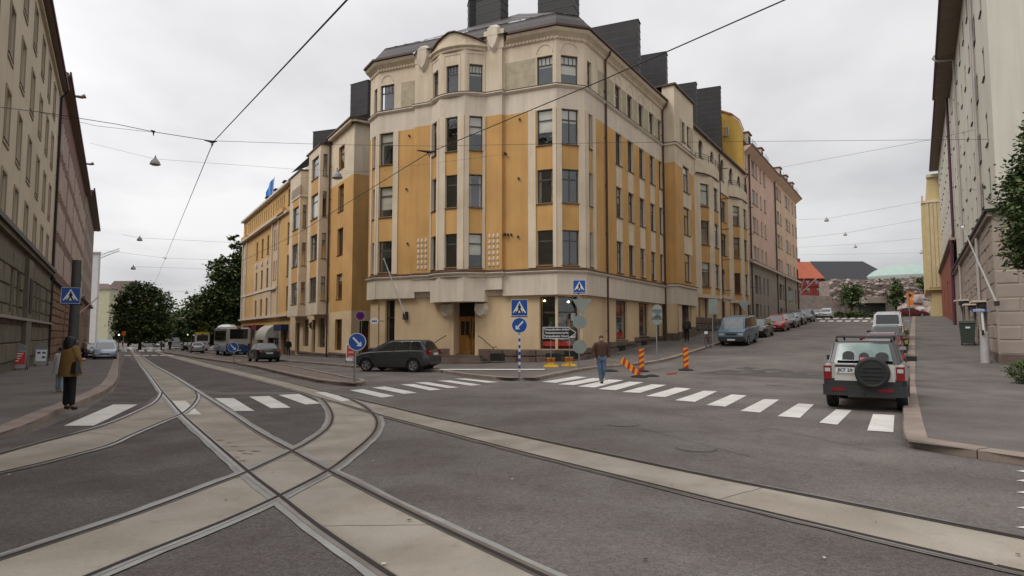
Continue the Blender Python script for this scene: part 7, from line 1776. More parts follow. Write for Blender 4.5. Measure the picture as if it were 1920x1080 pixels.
g = gp(128, 768, .13); wm = person('woman with long black hair in a khaki coat waiting at the left kerb', tuple(g), math.radians(-28), 1.70,
    dict(wr=(.20, .12, 1.16), er=(.27, .02, 1.14), hl=(-.09, 0, .92), al=(-.13, 0, .09), ar=(.13, 0, .09), kl=(-.11, .01, .5), kr=(.11, .01, .5), tl=(-.16, .12, .035), tr=(.20, .10, .035)), KHAKI, KTR, SHK, HAIRK,
    coat=[(.78, .31, .22, 0), (.95, .30, .21, 0), (1.15, .275, .19, 0), (1.34, .265, .175, 0), (1.43, .225, .14, 0), (1.50, .10, .09, 0)], female=True, hairlen=.19)
def in_local(t, b, nm): return b.build(nm, t, local=True)
bag = thing('shoulder_bag', 'black shoulder bag hanging at the right side of the woman in khaki', 'bag', tuple(g + Vector((0, 0, 1.0))), math.radians(-28))
b = MB(); M_ = Matrix.Translation((.27, -.06, -.06)); b.hexa([M_ @ Vector(v) for v in ((-.10, -.07, -.10), (.20, -.07, -.12), (.20, .07, -.12), (-.10, .07, -.10), (-.13, -.03, .12), (.12, -.03, .16), (.12, .03, .16), (-.13, .03, .12))], SHK); in_local(bag, b, 'pouch'); b = MB(); b.tube([M_ @ Vector((-.11, 0, .12)), Vector((.1, -.02, .38)), Vector((.17, -.01, .46))], .012, SHK, 5); b.tube([M_ @ Vector((.10, 0, .15)), Vector((.22, .05, .3)), Vector((.19, .02, .45))], .012, SHK, 5); in_local(bag, b, 'strap')
# a small child-size companion in white beside her, mostly hidden
bagw = gp(111, 735, .12)
person('child in pale clothes standing behind the woman in khaki, mostly hidden by her coat', tuple(bagw), math.radians(-20), 1.34, {}, mat('white_cape', (.55, .52, .56), .8, .1, 3), mat('pale_blue_trousers', (.25, .30, .34), .9, .1), SHW, HAIRK,
    coat=[(.70, .36, .2, 0), (.9, .31, .18, 0), (1.2, .22, .15, 0), (1.40, .16, .12, 0), (1.50, .07, .07, 0)])
g = gp(157, 676, .12); person('person in a beige top and black trousers on the left pavement, farther off', tuple(g), math.radians(150), 1.72, {}, mat('beige_top', (.25, .19, .13), .9, .1), KTR, SHK, HAIRK)
g = gp(1288, 640, .12); person('person in dark clothes standing by the dark porch on the side street', tuple(g), math.radians(-30), 1.75, {}, mat('grey_jacket', (.045, .045, .04), .9, .2, 3), KTR, SHK, HAIRB)
PPL = [(302, 657, 'far walker in dark clothes on the median, left one'), (318, 657, 'far walker in black on the median, right one'), (540, 668, 'pedestrian in black on the pavement before the yellow house'), (230, 650, 'far pedestrian in a pale shirt at the distant crossing')]
for i, (x, y, lb_) in enumerate(PPL):
    g = gp(x, y, .1); person(lb_, tuple(g), rnd.uniform(0, 6), 1.72, {}, [MATS['grey_jacket'], KTR, KTR, MATS['beige_top']][i], KTR, SHK, HAIRK)
# ================================================================ signs
def face_dir(p, yaw=0): return Matrix.Translation(p) @ Matrix.Rotation(math.atan2(p[1], p[0]) - math.pi / 2 + math.radians(yaw), 4, 'Z')
def ped_sign(parent, M, s=.62):
    """local frame: x right, z up, -y towards the viewer"""
    b = MB(); h = s / 2; b.box((-h, -.012, -h), (h, .006, h), SIGNBLUE, M); pl = b.build('plate', parent)
    b = MB()
    for a, c in (((-h, -h), (h, -h + .012)), ((-h, h - .012), (h, h)), ((-h, -h + .012), (-h + .012, h - .012)), ((h - .012, -h + .012), (h, h - .012))): b.box((a[0], -.0135, a[1]), (c[0], -.0128, c[1]), SIGNW, M)
    b.build('border', pl)
    b = MB(); tz = -h * .62; b.face([M @ Vector(v) for v in ((-h * .82, -.0145, tz), (h * .82, -.0145, tz), (0, -.0145, h * .82))], SIGNW); b.build('triangle', pl)
    b = MB(); k = h
    def lim(p, q, w):
        p, q = Vector(p), Vector(q); d = (q - p).normalized(); n = Vector((-d.y, d.x)) * w * k
        b.face([M @ Vector((v.x * k, -.0185, v.y * k)) for v in (Vector(p) - n / k, Vector(q) - n / k, Vector(q) + n / k, Vector(p) + n / k)])if 0 else b.face([M @ Vector((v[0], -.0185, v[1])) for v in ((p * k - n), (q * k - n), (q * k + n), (p * k + n))], SIGNK)
    for p, q, w in (((0, .30), (.02, -.10), .13), ((.02, -.05), (.2, -.55), .085), ((.0, -.05), (-.12, -.3), .085), ((-.12, -.26), (-.22, -.58), .075), ((0, .25), (.2, .0), .06), ((0, .25), (-.18, .02), .06)): lim(p, q, w)
    n_ = 10; b.face([M @ Vector((math.cos(2 * math.pi * i / n_) * .1 * k, -.0185, (.42 + math.sin(2 * math.pi * i / n_) * .1) * k)) for i in range(n_)], SIGNK)
    b.build('walker_symbol', pl)
    b = MB()
    for i in (-2, -1, 1, 2): x = i * .2 * k; b.face([M @ Vector(v) for v in ((x * 1.4 - .04, -.0195, tz - .001), (x * 1.4 + .03, -.0195, tz - .001), (x + .02, -.0195, tz + .11 * k * 2), (x - .02, -.0195, tz + .11 * k * 2))], SIGNK)
    b.build('stripe_symbol', pl)
    b = MB(); b.box((-h, -.010, -h - .05), (h, .004, -h - .008), mat('sign_blue_dark', (.012, .03, .10), .5, .1), M); b.build('lower_strip', pl)
def round_sign(parent, M, r=.32, ang=225, col=None, back=False):
    b = MB(); n_ = 28
    ring = lambda rr, y: [M @ Vector((rr * math.cos(2 * math.pi * i / n_), y, rr * math.sin(2 * math.pi * i / n_))) for i in range(n_)]
    f, bk = ring(r, -.012), ring(r, .004); mm = SIGNBACK if back else SIGNW
    b.mesh(f + bk, [tuple(range(n_)), tuple(range(2 * n_ - 1, n_ - 1, -1))] + [(i, (i + 1) % n_, n_ + (i + 1) % n_, n_ + i) for i in range(n_)], mm); pl = b.build('plate', parent)
    if back: return pl
    b = MB(); b.face(ring(r * .93, -.0135), col or SIGNBLUE); b.build('disc', pl)
    if ang is not None:
        a = math.radians(ang); d = Vector((math.cos(a), math.sin(a))); n2 = Vector((-d.y, d.x)); b = MB(); P = lambda u, v: M @ Vector(((d * u + n2 * v).x * r, -.0148, (d * u + n2 * v).y * r))
        b.face([P(-.68, -.1), P(.36, -.1), P(.36, .1), P(-.68, .1)], SIGNW); b.face([P(.70, .0), P(.62, .02), P(.62, -.0)], SIGNW)
        b.face([P(.72, 0), P(.30, .36), P(.28, .16), P(.28, -.16), P(.30, -.36)], SIGNW); b.build('arrow', pl)
    return pl
def pole(parent, p, h, r=.035, m=None, nm='pole'):
    b = MB(); b.tube([Vector(p) - Vector((0, 0, .05)), Vector(p) + Vector((0, 0, h))], r, m or GALV, 10); return b.build(nm, parent, smooth=50)
def zat(p, x, y): r = ray(x, y); return CAMH + r.z * (Vector(p).y / r.y)
# sign on the blue and white striped post at the kerb tip
g = gp(974, 710, .12); t = thing('traffic_sign', 'pedestrian crossing sign above a round keep-left arrow on a blue and white striped post', 'road sign', tuple(g)); M = face_dir(g)
ztop = zat(g, 972, 562)
for i in range(13):
    z0 = i * (zat(g, 972, 628) - g.z) / 13; z1 = z0 + (zat(g, 972, 628) - g.z) / 13
    b = MB(); b.tube([g + Vector((0, 0, z0)), g + Vector((0, 0, z1))], .042, SIGNW if i % 2 == 0 and i > 1 else (SIGNBLUE if i > 1 else GALV), 10); b.build('pole_band', t)
b = MB(); b.tube([g + Vector((0, .05, z1)), g + Vector((0, .05, ztop - g.z))], .035, GALV, 8); b.build('pole', t)
ped_sign(t, face_dir(g + Vector((0, -.03, zat(g, 972, 577) - g.z))), .64); round_sign(t, face_dir(g + Vector((0, -.03, zat(g, 972, 610) - g.z))), .31, 227)
# sign group on the pavement: crossing sign and the backs of four others
g = gp(1086, 693, .12); t = thing('traffic_sign', 'tall pole with pedestrian crossing sign above the grey backs of other plates', 'road sign', tuple(g)); pole(t, g, zat(g, 1088, 548) - g.z)
ped_sign(t, face_dir(g + Vector((.03, -.05, zat(g, 1088, 537) - g.z))), .6)
def at_(g, x, y, dy=-.05): q = at_depth(x, y, g.y + dy); return q
c = at_(g, 1091, 571); b = MB(); s_ = .46; Mx = face_dir(c); b.prism([(-s_, .26), (s_, .26), (0, -.54)], -.01, .01, SIGNBACK, Mx @ Matrix.Rotation(math.pi / 2, 4, 'X')); b.build('triangle_plate', t)
round_sign(t, face_dir(at_(g, 1087, 604)), .33, back=True); round_sign(t, face_dir(at_(g, 1087, 650)), .33, back=True)
# black direction sign
g = gp(1033, 690, .12); t = thing('direction_sign', 'black arrow shaped direction sign with white lettering on yellow barrier feet', 'road sign', tuple(g)); M = face_dir(at_(g, 1050, 624))
b = MB(); P = [(-.86, -.29), (.42, -.29), (.82, 0), (.42, .29), (-.86, .29)]; b.prism(P, -.01, .01, SIGNW, M @ Matrix.Rotation(math.pi / 2, 4, 'X')); pl = b.build('plate', t)
b = MB(); P2 = [(-.83, -.26), (.405, -.26), (.775, 0), (.405, .26), (-.83, .26)]; b.face([M @ Vector((x, -.013, z)) for x, z in P2], SIGNK); b.build('black_field', pl)
for i, s_ in enumerate(('Temppeliaukion kirkko', 'Tempelplatsens kyrka', 'Temppeliaukio Church')):
    o = link('lettering', text_mesh(s_, .135, SIGNW, 'lettering', .0035), pl); o.matrix_local = Matrix.Translation(-wloc(pl)) @ M @ Matrix.Translation((-.17, -.016, .165 - i * .165)) @ Matrix.Rotation(math.pi / 2, 4, 'X')
for x in (1033, 1068):
    p = gp(x, 688, .12); b = MB(); b.tube([p, Vector((p.x, p.y, zat(p, x, 636)))], .022, GALV, 6); b.build('post', t)
YF = mat('yellow_plastic', (.60, .36, .02), .5, .12, 3); REFL = mat('orange_reflector', (.45, .10, .03), .5, .1)
for i, x in enumerate((1033, 1067)):
    p = gp(x, 688 - i * 1.5, .12); ft = thing('yellow_ballast_block', ['yellow plastic ballast block under the direction sign, left one', 'yellow plastic ballast block under the direction sign, right one'][i], 'barrier block', tuple(p), .25, 'yellow ballast blocks')
    b = MB(); b.hexa([(-.36, -.22, 0), (.36, -.22, 0), (.36, .2, 0), (-.36, .2, 0), (-.30, -.14, .12), (.30, -.14, .12), (.30, .14, .12), (-.30, .14, .12)], YF); b.build('base', ft, local=True)
    b = MB(); b.hexa([(-.2, -.1, .12), (.16, -.1, .12), (.16, .1, .12), (-.2, .1, .12), (-.14, -.07, .24), (.12, -.07, .24), (.12, .07, .24), (-.14, .07, .24)], YF); b.build('socket', ft, local=True)
    for dx in (-.2, .04): b = MB(); b.box((dx, -.07, .22), (dx + .16, .07, .46), REFL); b.build('reflector', ft, local=True); b = MB(); b.box((dx - .01, -.08, .42), (dx + .17, .08, .47), YF); b.build('socket_lip', ft, local=True)
# keep-right sign on the island
g = gp(665, 716, .12); t = thing('traffic_sign', 'round blue keep-right arrow sign at the tip of the median island', 'road sign', tuple(g)); pole(t, g, zat(g, 669, 630) - g.z, .04); round_sign(t, face_dir(at_(g, 669.5, 641)), .32, -47)
g = gp(438, 680, .12); t = thing('traffic_sign', 'small distant keep-right arrow sign on the far median, in front of the coach', 'road sign', tuple(g)); pole(t, g, zat(g, 437, 640) - g.z, .035); round_sign(t, face_dir(at_(g, 437, 651)), .34, -47)
# no-parking disc and oval shop sign near the wing
g = gp(677, 676, .12); t = thing('traffic_sign', 'round no parking sign, red rim and blue field, before the side door of the wing', 'road sign', tuple(g)); pole(t, g, zat(g, 675, 580) - g.z, .035)
pl = round_sign(t, face_dir(at_(g, 675.5, 592)), .35, None, SIGNRED)
b = MB(); M = face_dir(at_(g, 675.5, 592)); b.face([M @ Vector((.24 * math.cos(2 * math.pi * i / 20), -.0155, .24 * math.sin(2 * math.pi * i / 20))) for i in range(20)], mat('sign_violet', (.05, .02, .28), .5, .1)); b.build('field', pl)
p = at_depth(702, 602, 39.5); t = thing('shop_sign', 'small white oval sign on a bracket beside the corner shop window', 'sign', tuple(p)); M = face_dir(p)
b = MB(); n_ = 20; b.prism([(.27 * math.cos(2 * math.pi * i / n_), .19 * math.sin(2 * math.pi * i / n_)) for i in range(n_)], -.04, .04, SIGNW, M @ Matrix.Rotation(math.pi / 2, 4, 'X')); pl = b.build('plate', t)
for x in (-.1, .0, .1): b = MB(); b.box((x - .035, -.046, -.06), (x + .035, -.041, .05), SIGNK, M); b.build('lettering', pl)
b = MB(); b.tube([p + Vector((.25, 0, 0)), p + Vector((.55, .2, 0))], .02, IRON, 5); b.build('bracket', t)
# red advertising boards
def aboard(label, p, rz, m, hh=1.15, w=.62, top=False, marks=0):
    t = thing('sandwich_board', label, 'pavement sign', tuple(p), rz, None)
    for sg in (-1, 1):
        b = MB(); b.hexa([(-w / 2, sg * .28, .1), (w / 2, sg * .28, .1), (w / 2, sg * .25, .1), (-w / 2, sg * .25, .1), (-w / 2, sg * .06, hh), (w / 2, sg * .06, hh), (w / 2, sg * .03, hh), (-w / 2, sg * .03, hh)], SIGNW if not top else GALV); pn = b.build('panel', t, local=True)
        y = lambda z: sg * (.28 - (z - .1) * .22 / (hh - .1)) + sg * .006
        b = MB(); b.face([(x, y(z), z) for x, z in ((-w / 2 + .04, .3), (w / 2 - .04, .3), (w / 2 - .04, hh - .06), (-w / 2 + .04, hh - .06))], m); b.build('poster', pn, local=True)
        b = MB(); y2 = lambda z: y(z) + sg * .004
        if marks == 1:
            for k in range(4): z = hh - .18 - k * .12; b.face([(x, y2(q), q) for x, q in ((-w * .34, z), (w * (.3 - .08 * k), z), (w * (.3 - .08 * k), z + .05), (-w * .34, z + .05))], SIGNW)
        elif marks == 2:
            for cx_, cz in ((-.13, hh - .28), (.13, hh - .28), (.13, hh - .55)): b.face([(cx_ + .1 * math.cos(2 * math.pi * i / 12), y2(cz), cz + .11 * math.sin(2 * math.pi * i / 12)) for i in range(12)], mat('dark_print', (.05, .05, .08), .6, .2))
        else:
            for k in range(3): z = hh - .3 - k * .3; b.face([(x, y2(q), q) for x, q in ((-w * .3, z), (w * .3, z), (w * .3, z + .12), (-w * .3, z + .12))], mat('pale_print', (.55, .3, .28), .6, .1))
        b.build('print', pn, local=True)
    b = MB()
    if top: b.lathe([(w / 2, -.03), (w / 2, .03), (.001, .03)], GALV, 20, Matrix.Translation((0, 0, hh)) @ Matrix.Rotation(math.pi / 2, 4, 'X')); b.lathe([(w / 2, -.03), (.001, -.03)], GALV, 20, Matrix.Translation((0, 0, hh)) @ Matrix.Rotation(math.pi / 2, 4, 'X')); b.build('rounded_top', t, local=True)
    for sx in (-1, 1):
        for sg in (-1, 1): b = MB(); b.box((sx * w / 2 - .02, sg * .29 - .02, 0), (sx * w / 2 + .02, sg * .29 + .02, .14), SIGNK); b.build('leg', t, local=True)
    return t
POST = mat('red_poster', (.50, .035, .03), .6, .12, 4)
aboard('red sandwich board with white print by the stone base, nearer one on the left', gp(33, 694, .12), math.radians(28), POST, 1.0, .72, True, 1)
aboard('white sandwich board with dark round prints, behind the red one', gp(77, 686, .12), math.radians(28), SIGNW, 1.05, .62, True, 2)
aboard('red advertising board standing at the corner of the wing', gp(658, 679, .12), math.radians(8), POST, 1.2, .6, False, 3)
# left pole with crossing sign (thick grey lamp column)
g = gp(134, 706, .12); t = thing('traffic_sign', 'pedestrian crossing sign on a thick grey column behind the woman, left pavement', 'road sign', tuple(g))
b = MB(); zt_ = zat(g, 134, 488); b.tube([g, g + Vector((0, 0, zt_ - g.z))], [.20, .17], mat('grey_column', (.075, .075, .073), .6, .12, 3), 14); b.build('column', t, smooth=50)
ped_sign(t, face_dir(at_(g, 132.5, 554, -.24)), .66)
# barrier beacons
def beacon(label, p, rz, tilt=0, roll=0):
    t = thing('barrier_beacon', label, 'barrier post', tuple(p), rz, 'red and yellow striped barrier beacons')
    b = MB(); b.lathe([(.001, .11), (.10, .11), (.2, .085), (.34, .05), (.36, 0), (.001, 0)], RUBBER, 20); b.build('rubber_base', t, local=True, smooth=30)
    T = Matrix.Translation((0, 0, .1)) @ Matrix.Rotation(roll, 4, 'Y') @ Matrix.Rotation(tilt, 4, 'X'); w, h_ = .25, 1.0
    b = MB(); b.box((-w / 2, -.035, 0), (w / 2, .035, h_), SIGNRED, T); bd = b.build('board', t, local=True)
    b = MB()
    for s_ in (-1, 1):
        for k in range(4):
            z = .06 + k * .26; q = [(-w / 2, z), (w / 2, z + .13), (w / 2, min(h_, z + .26)), (-w / 2, z + .13)]
            b.face([T @ Vector((x, s_ * .038, zz)) for x, zz in q], SIGNY)
    b.build('stripes', bd, local=True); return t
g = gp(1203, 697); beacon('upright red and yellow barrier beacon on a black base, nearer the zebra crossing', tuple(g), .2)
g = gp(1286, 694.5); beacon('upright red and yellow barrier beacon standing farther up the side street', tuple(g), .1)
g = gp(1199, 707.5); bk = beacon('barrier beacon knocked over sideways, leaning low in front of an upright one', tuple(g), -.2, 0, -.85)
bb = MB(); g = gp(1222, 706); bb.lathe([(.001, .09), (.12, .09), (.3, .04), (.34, 0), (.001, 0)], RUBBER, 18, Matrix.Translation(g)); tag(bb.build('rubber_base'), 'loose black rubber base lying beside the fallen beacon', 'barrier base')
bb = MB(); g = gp(1142, 696.5); bb.lathe([(.001, .1), (.15, .1), (.42, .05), (.46, 0), (.001, 0)], RUBBER, 18, Matrix.Translation(g)); tag(bb.build('rubber_base'), 'black rubber base lying behind the walking man', 'barrier base')
bb = MB(); g = gp(1259, 702); M_ = Matrix.Translation(g) @ Matrix.Rotation(.5, 4, 'Z'); bb.box((-.25, -.07, 0), (.25, .07, .05), SIGNRED, M_); tag(bb.build('broken_beacon_piece'), 'broken piece of red barrier board lying on the road', 'debris')
# sign backs up the pavement
for (x0, y0, yb, kind, lb_) in ((1232, 590, 678, 'o', 'pole with two joined sign plates seen from behind, beside the corner shop'), (1337, 575, 652, 'r', 'pole with a tall grey plate seen from behind, before the orange block'), (1395, 572, 640, 't', 'pole with a grey triangular plate seen from behind, by the blue van'), (1481, 555, 610, 'r', 'pole with a grey plate seen from behind, by the peach block')):
    g = gp(x0, yb, .12); t = thing('traffic_sign', lb_, 'road sign', tuple(g)); pole(t, g, zat(g, x0, y0 - 16) - g.z, .03); M = face_dir(at_(g, x0, y0)); b = MB()
    if kind == 'o':
        for z in (-.28, .28): b.prism([(.27 * math.cos(2 * math.pi * i / 16), z + .27 * math.sin(2 * math.pi * i / 16)) for i in range(16)], -.01, .01, SIGNBACK, M @ Matrix.Rotation(math.pi / 2, 4, 'X'))
        b.box((-.27, -.01, -.28), (.27, .012, .28), SIGNBACK, M)
    elif kind == 'r': b.box((-.28, -.01, -.5), (.28, .01, .5), SIGNBACK, M)
    else: b.prism([(-.4, .25), (.4, .25), (0, -.45)], -.01, .01, SIGNBACK, M @ Matrix.Rotation(math.pi / 2, 4, 'X'))
    b.build('plate', t)
# right pavement: white column, street name plate, green bin, downpipes
g = gp(1848, 681, .12); t = thing('utility_column', 'thick white utility column on the right pavement with small dark plates', 'post', tuple(g)); b = MB(); zt_ = zat(g, 1848, 622); b.tube([g, g + Vector((0, 0, (zt_ - g.z) * .98)), g + Vector((0, 0, zt_ - g.z))], [.19, .165, .12], mat('white_column', (.42, .40, .40), .6, .12, 3, streak=.15), 16); b.build('column', t, smooth=40)
b = MB(); b.tube([g + Vector((0, 0, zt_ - g.z)), g + Vector((-.05, 0, zat(g, 1846, 583) - g.z))], .05, SIGNW, 8); b.build('mast', t); b = MB(); c = at_(g, 1843, 624, -.2); b.box((-.05, -.01, -.12), (.05, .01, .12), SIGNK, face_dir(c)); b.build('small_plate', t)
c = at_(g, 1836, 582, 0); b = MB(); b.box((-.28, -.015, -.07), (.28, .015, .07), SIGNBLUE, face_dir(c)); b.build('street_name_plate', t)
for i in range(2):
    b = MB(); b.box((-.22, -.02, -.035 + i * .06), (.2, -.016, -.01 + i * .06), SIGNW, face_dir(c)); b.build('lettering', t)
b = MB(); c = RE.at(.9, 3.0, .03); d_ = c - wloc(t)
t2 = thing('street_name_plate', 'pale enamel street name plate on the limestone end wall at the right', 'sign', tuple(RE.at(1.3, 2.9, .04))); b = MB(); b.fbox(RE, .95, 1.95, 2.85, 3.05, .03, .06, mat('enamel_grey', (.35, .40, .40), .5, .1)); b.build('plate', t2); b = MB(); b.fbox(RE, 1.05, 1.85, 2.91, 2.99, .06, .065, mat('enamel_text', (.16, .2, .22), .5, .1)); b.build('lettering', t2)
g = gp(1815, 647, .12); t = thing('waste_bin', 'dark green wheeled bin against the limestone wall, right pavement', 'bin', tuple(g), -HR); BG = mat('bin_green', (.045, .055, .045), .6, .12, 3)
b = MB(); b.hexa([(-.3, -.33, .1), (.3, -.33, .1), (.3, .33, .1), (-.3, .33, .1), (-.37, -.4, 1.25), (.37, -.4, 1.25), (.37, .4, 1.25), (-.37, .4, 1.25)], BG); b.build('body', t, local=True); b = MB(); b.hexa([(-.4, -.44, 1.25), (.4, -.44, 1.25), (.4, .44, 1.25), (-.4, .44, 1.25), (-.36, -.4, 1.36), (.36, -.4, 1.36), (.36, .4, 1.4), (-.36, .4, 1.4)], BG); b.build('lid', t, local=True)
for sg in (-1, 1): b = MB(); b.lathe([(.1, -.03), (.1, .03), (.001, .03)], RUBBER, 12, Matrix.Translation((sg * .3, -.3, .1)) @ Matrix.Rotation(math.pi / 2, 4, 'Y')); b.build('wheel', t, local=True)
b = MB(); b.box((-.1, -.415, .95), (.12, -.385, 1.05), SIGNW); b.build('label_plate', t, local=True)
# flagpoles leaning from the facades
for (x0, y0, x1, y1, F, lb_) in ((1869, 569, 1806, 428, RFS, 'long bare flagpole leaning from the limestone wall at the right'), (1763, 545, 1731, 505, RFS, 'white flagpole leaning from the straw yellow house')):
    s0_, z0_ = F.px(x0, y0, .1); q = F.at(s0_, z0_, .1); p1 = at_depth(x1, y1, q.y * (1.12)); t = thing('flagpole', lb_, 'flagpole', tuple(q)); b = MB(); b.tube([q, p1], [.05, .03], mat('pole_white', (.33, .32, .30), .6, .1), 8); b.tube([p1, p1 + (p1 - q).normalized() * .12], .06, SIGNW, 8); b.build('pole', t); b = MB(); b.lathe([(.1, -.1), (.1, .1), (.001, .1)], IRON, 8, Matrix.Translation(q)); b.build('bracket', t)
g0 = at_depth(140, 595, 58); p1 = at_depth(184, 557, 62); t = thing('flagpole', 'pale flagpole leaning out from the brown brick block, left', 'flagpole', tuple(g0)); b = MB(); b.tube([g0, p1], [.06, .04], mat('pole_pink', (.35, .25, .22), .6, .1), 6); b.build('pole', t)
for (x0, y0, x1, y1) in ((1500, 556, 1508, 521), (1500, 556, 1533, 520)):
    a, c = at_depth(1499, 552, 96), at_depth(x1, y1, 94); t = thing('flagpole', 'white flagpole leaning from the peach block, ' + ('steeper one' if x1 < 1520 else 'flatter one'), 'flagpole', tuple(a)); b = MB(); b.tube([a, c], .07, SIGNW, 5); b.build('pole', t)
# orange temporary sign on the far right pavement
g = gp(1706, 600, .12); t = thing('traffic_sign', 'orange temporary road works sign on a stand at the top of the side street', 'road sign', tuple(g)); pole(t, g, zat(g, 1706, 548) - g.z, .05); M = face_dir(at_(g, 1706, 558)); b = MB(); ORS = mat('orange_sign', (.75, .22, .02), .5, .05); b.prism([(.4 * math.cos(2 * math.pi * i / 18), .25 + .4 * math.sin(2 * math.pi * i / 18)) for i in range(18)], -.01, .01, ORS, M @ Matrix.Rotation(math.pi / 2, 4, 'X')); b.box((-.28, -.015, -.9), (.28, .015, -.2), ORS, M); b.build('plate', t)
b = MB(); b.prism([(.18 * math.cos(2 * math.pi * i / 12), .25 + .18 * math.sin(2 * math.pi * i / 12)) for i in range(12)], .011, .014, SIGNK, M @ Matrix.Rotation(math.pi / 2, 4, 'X')); b.build('symbol', t)
# yellow painted kerb stretch
for i, (y0, y1) in enumerate(((632, 640), (641, 649), (618, 629))):
    g = gp(1697, (y0 + y1) / 2); b = MB(); L_ = 3.2 if i < 2 else 5; M_ = Matrix.Translation(g + Vector((-.05, 0, 0))) @ Matrix.Rotation(-HR, 4, 'Z'); b.box((-.22, -L_ / 2, .0), (.2, L_ / 2, .30), mat('yellow_cover', (.5, .5, .05), .7, .15), M_)
    tag(b.build('cable_cover'), ['yellow cover block on the right kerb behind the red hatchback', 'yellow cover block on the right kerb nearer the off-roader', 'long yellow cover strip on the right kerb beside the white van'][i], 'cover')
# green street clock / post sign before the wing
g = gp(589, 668, .12); t = thing('street_post', 'cream post with a dark round advertising head on the pavement before the wing', 'post', tuple(g)); pole(t, g, zat(g, 589, 622) - g.z, .06, CREAM); c = at_(g, 589, 610); b = MB(); M = face_dir(c); n_ = 16; b.prism([(.5 * math.cos(2 * math.pi * i / n_), .42 * math.sin(2 * math.pi * i / n_)) for i in range(n_)], -.12, .12, mat('bronze_green', (.06, .055, .02), .5, .2), M @ Matrix.Rotation(math.pi / 2, 4, 'X')); b.build('head', t)
# ================================================================ overhead wires and hanging lamps
def wire(label, pts, r, n=14, sag=0.0, cat='wire', m=None, nm='overhead_wire'):
    """pts: (px, py, depth)"""
    P = [at_depth(*p) for p in pts]; out = []
    for a, c in zip(P, P[1:]):
        for i in range(n): t = i / n; q = a.lerp(c, t); q.z -= sag * 4 * t * (1 - t); out.append(q)
    out.append(P[-1]); b = MB(); b.tube(out, r, m or WIRE, 5); o = b.build(nm); return tag(o, label, cat)
WR, WT = .011, .006
wire('long tram wire rising from the avenue to the top, left of the corner building', [(290, 532, 120), (310, 484, 75), (400, 266, 22), (652, -2, 8.3)], .014, 10)
wire('main tram wire crossing the corner building from the wing up to the top right', [(420, 506, 60), (560, 437, 42), (805, 286, 22), (1130, 150, 15), (1480, -4, 11)], .014, 10)
wire('heavy span wire from the left house row towards the corner building', [(-10, 200, 22), (75, 210, 24), (220, 233, 24), (287, 247, 24), (395, 264, 23)], .012, 6)
wire('thin span wire running from the wire joint to the corner building facade', [(395, 264, 23), (620, 271, 30), (812, 274, 33)], .008, 6)
wire('second thin strand under the heavy span wire on the left', [(75, 211, 24), (180, 236, 24), (287, 248, 24)], .007, 6)
wire('thin span wire across the corner building and the sky on the right', [(812, 274, 33), (1117, 268, 34), (1440, 265, 36), (1872, 261, 30)], .010, 6)
wire('thin span wire slanting up to the limestone block on the right', [(1464, 314, 60), (1740, 263, 40), (1852, 238, 34)], .010, 6)
wire('lamp span wire on the left at roof level', [(168, 268, 52), (290, 298, 44), (550, 317, 52), (690, 322, 50)], .008, 6)
wire('lamp span wire on the left in mid distance', [(230, 440, 62), (262, 446, 60), (460, 456, 75)], .010, 6)
wire('lower lamp span wire on the left', [(200, 470, 70), (310, 484, 75), (455, 489, 90)], .010, 6)
wire('lowest lamp span wire before the left trees', [(250, 500, 85), (350, 503, 85), (455, 508, 95)], .011, 6)
wire('far lamp span wire above the avenue', [(285, 545, 110), (400, 548, 110)], .012, 4)
wire('first lamp wire over the side street, nearest of four', [(1497, 412, 75), (1550, 410, 74), (1735, 377, 70)], .011, 6)
wire('second lamp wire over the side street', [(1497, 447, 95), (1585, 437, 92), (1733, 410, 90)], .012, 6)
wire('third lamp wire over the side street', [(1497, 464, 105), (1604, 458, 105), (1733, 446, 105)], .012, 6)
wire('fourth and farthest lamp wire over the side street', [(1497, 478, 120), (1733, 474, 120)], .012, 6)
wire('thin wire end fixed to the orange panel of the corner building', [(560, 335, 48), (700, 320, 42), (949, 289, 34.5)], .006, 6)
def joint(x, y, Y, w, lb_):
    p = at_depth(x, y, Y); t = thing('wire_joint', lb_, 'wire fitting', tuple(p)); b = MB(); b.tube([p - Vector((w, 0, -.06)), p + Vector((0, 0, .0)), p + Vector((w * .6, 0, .02))], [.02, .05, .02], WIRE, 6); b.build('clamp', t)
    b = MB(); b.tube([p - Vector((w * .2, 0, 0)), p - Vector((0, 0, .16)), p + Vector((w * .2, 0, 0))], .02, WIRE, 5); b.build('hanger', t)
joint(398, 266, 22.6, .28, 'dark wire joint where the span wire meets the tram wire, left of the corner building'); joint(805, 285, 22, .42, 'dark wire joint in front of the corner building bow'); joint(288, 247, 24, .1, 'small wire clamp on the heavy span wire above the left street'); joint(310, 484, 75, .35, 'distant wire joint above the avenue')
LPM = mat('lamp_shade_metal', (.33, .31, .30), .6, .15, 3)
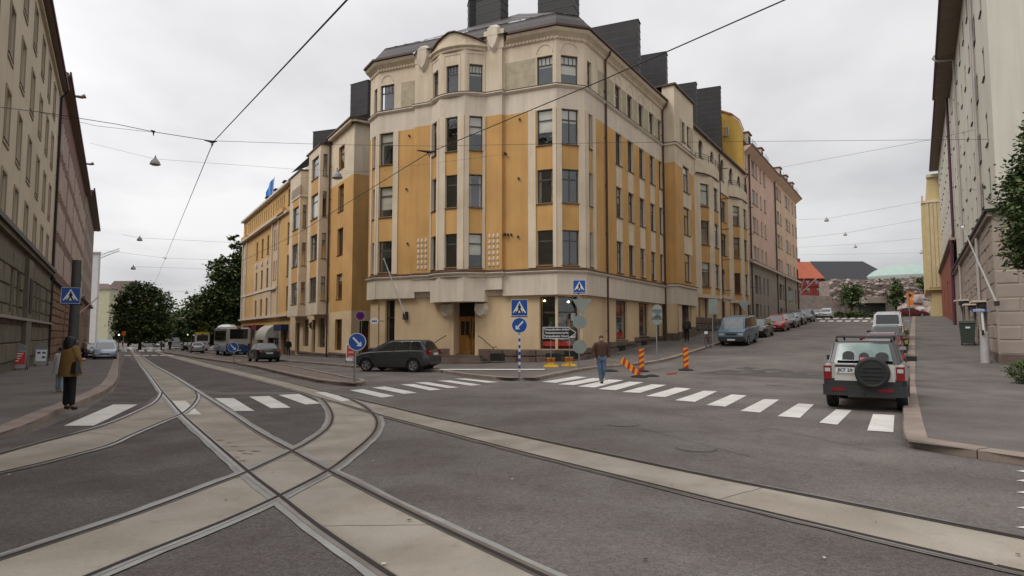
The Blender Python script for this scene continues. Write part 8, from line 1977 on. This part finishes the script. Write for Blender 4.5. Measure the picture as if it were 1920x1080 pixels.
def hlamp(x, y, Y, r, lb_):
    p = at_depth(x, y, Y); t = thing('hanging_street_lamp', lb_, 'street lamp', tuple(p), 0, 'bell shaped street lamps hanging from wires')
    b = MB(); b.lathe([(.001, r * 1.15), (r * .22, r * 1.12), (r * .3, r * .8), (r * .75, r * .35), (r * 1.0, -r * .25), (r * 1.02, -r * .4), (r * .95, -r * .42)], LPM, 18, Matrix.Translation(p)); b.build('lamp_shade', t, smooth=40)
    b = MB(); b.lathe([(r * .95, -r * .42), (r * .7, -r * .55), (.001, -r * .6)], mat('lamp_lens', (.4, .36, .34), .3, .1), 16, Matrix.Translation(p)); b.build('lens', t, smooth=40)
    b = MB(); b.tube([p + Vector((0, 0, r)), p + Vector((0, 0, r * 1.5))], r * .1, WIRE, 5); b.build('hook', t)
hlamp(291, 305, 44, .34, 'bell shaped street lamp hanging nearest on the left, largest of the lamps'); hlamp(262, 449, 60, .25, 'hanging street lamp in mid distance above the left houses'); hlamp(250, 503, 85, .32, 'hanging street lamp lower left, just above the round tree'); hlamp(632, 330, 50, .42, 'wide hanging street lamp against the orange wing')
hlamp(350, 549, 110, .3, 'tiny hanging lamp before the dark tree on the avenue'); hlamp(243, 567, 100, .3, 'small hanging lamp in front of the round tree, upper one'); hlamp(293, 571, 100, .28, 'small hanging lamp in front of the round tree, right one')
hlamp(1550, 413, 74, .26, 'hanging street lamp over the side street, nearest of three'); hlamp(1585, 440, 92, .26, 'hanging street lamp over the side street, middle of three'); hlamp(1604, 463, 105, .28, 'hanging street lamp over the side street, farthest of three'); hlamp(1728, 474, 120, .35, 'hanging lamp beside the straw yellow house at the right')
# distant traffic signals
for x, y, Y, c_, lb_ in ((223, 628, 100, (1, .9, .8), 'white lit lamp on a far post at the left crossing'), (352, 628, 105, (1, .85, .6), 'lit headlamp post in the far traffic')):
    p = at_depth(x, y, Y); t = thing('signal_lamp', lb_, 'signal', (p.x, p.y, H(p.x, p.y))); pole(t, (p.x, p.y, H(p.x, p.y)), p.z - H(p.x, p.y), .06, IRON); b = MB(); b.lathe([(.001, .16), (.14, 0), (.001, -.16)], MATS.get('sig_' + str(x)) or emit_mat('sig_' + str(x), c_, 2.0), 8, Matrix.Translation(p)); b.build('lamp', t)
p = at_depth(232, 625, 100); t = thing('traffic_sign', 'round orange sign at the distant left crossing', 'road sign', (p.x, p.y, H(p.x, p.y))); pole(t, (p.x, p.y, H(p.x, p.y)), p.z - H(p.x, p.y), .05); b = MB(); b.lathe([(.35, -.02), (.35, .02), (.001, .02)], ORS, 14, Matrix.Translation(p) @ Matrix.Rotation(math.pi / 2, 4, 'X')); b.lathe([(.35, -.02), (.001, -.02)], ORS, 14, Matrix.Translation(p) @ Matrix.Rotation(math.pi / 2, 4, 'X')); b.build('plate', t)
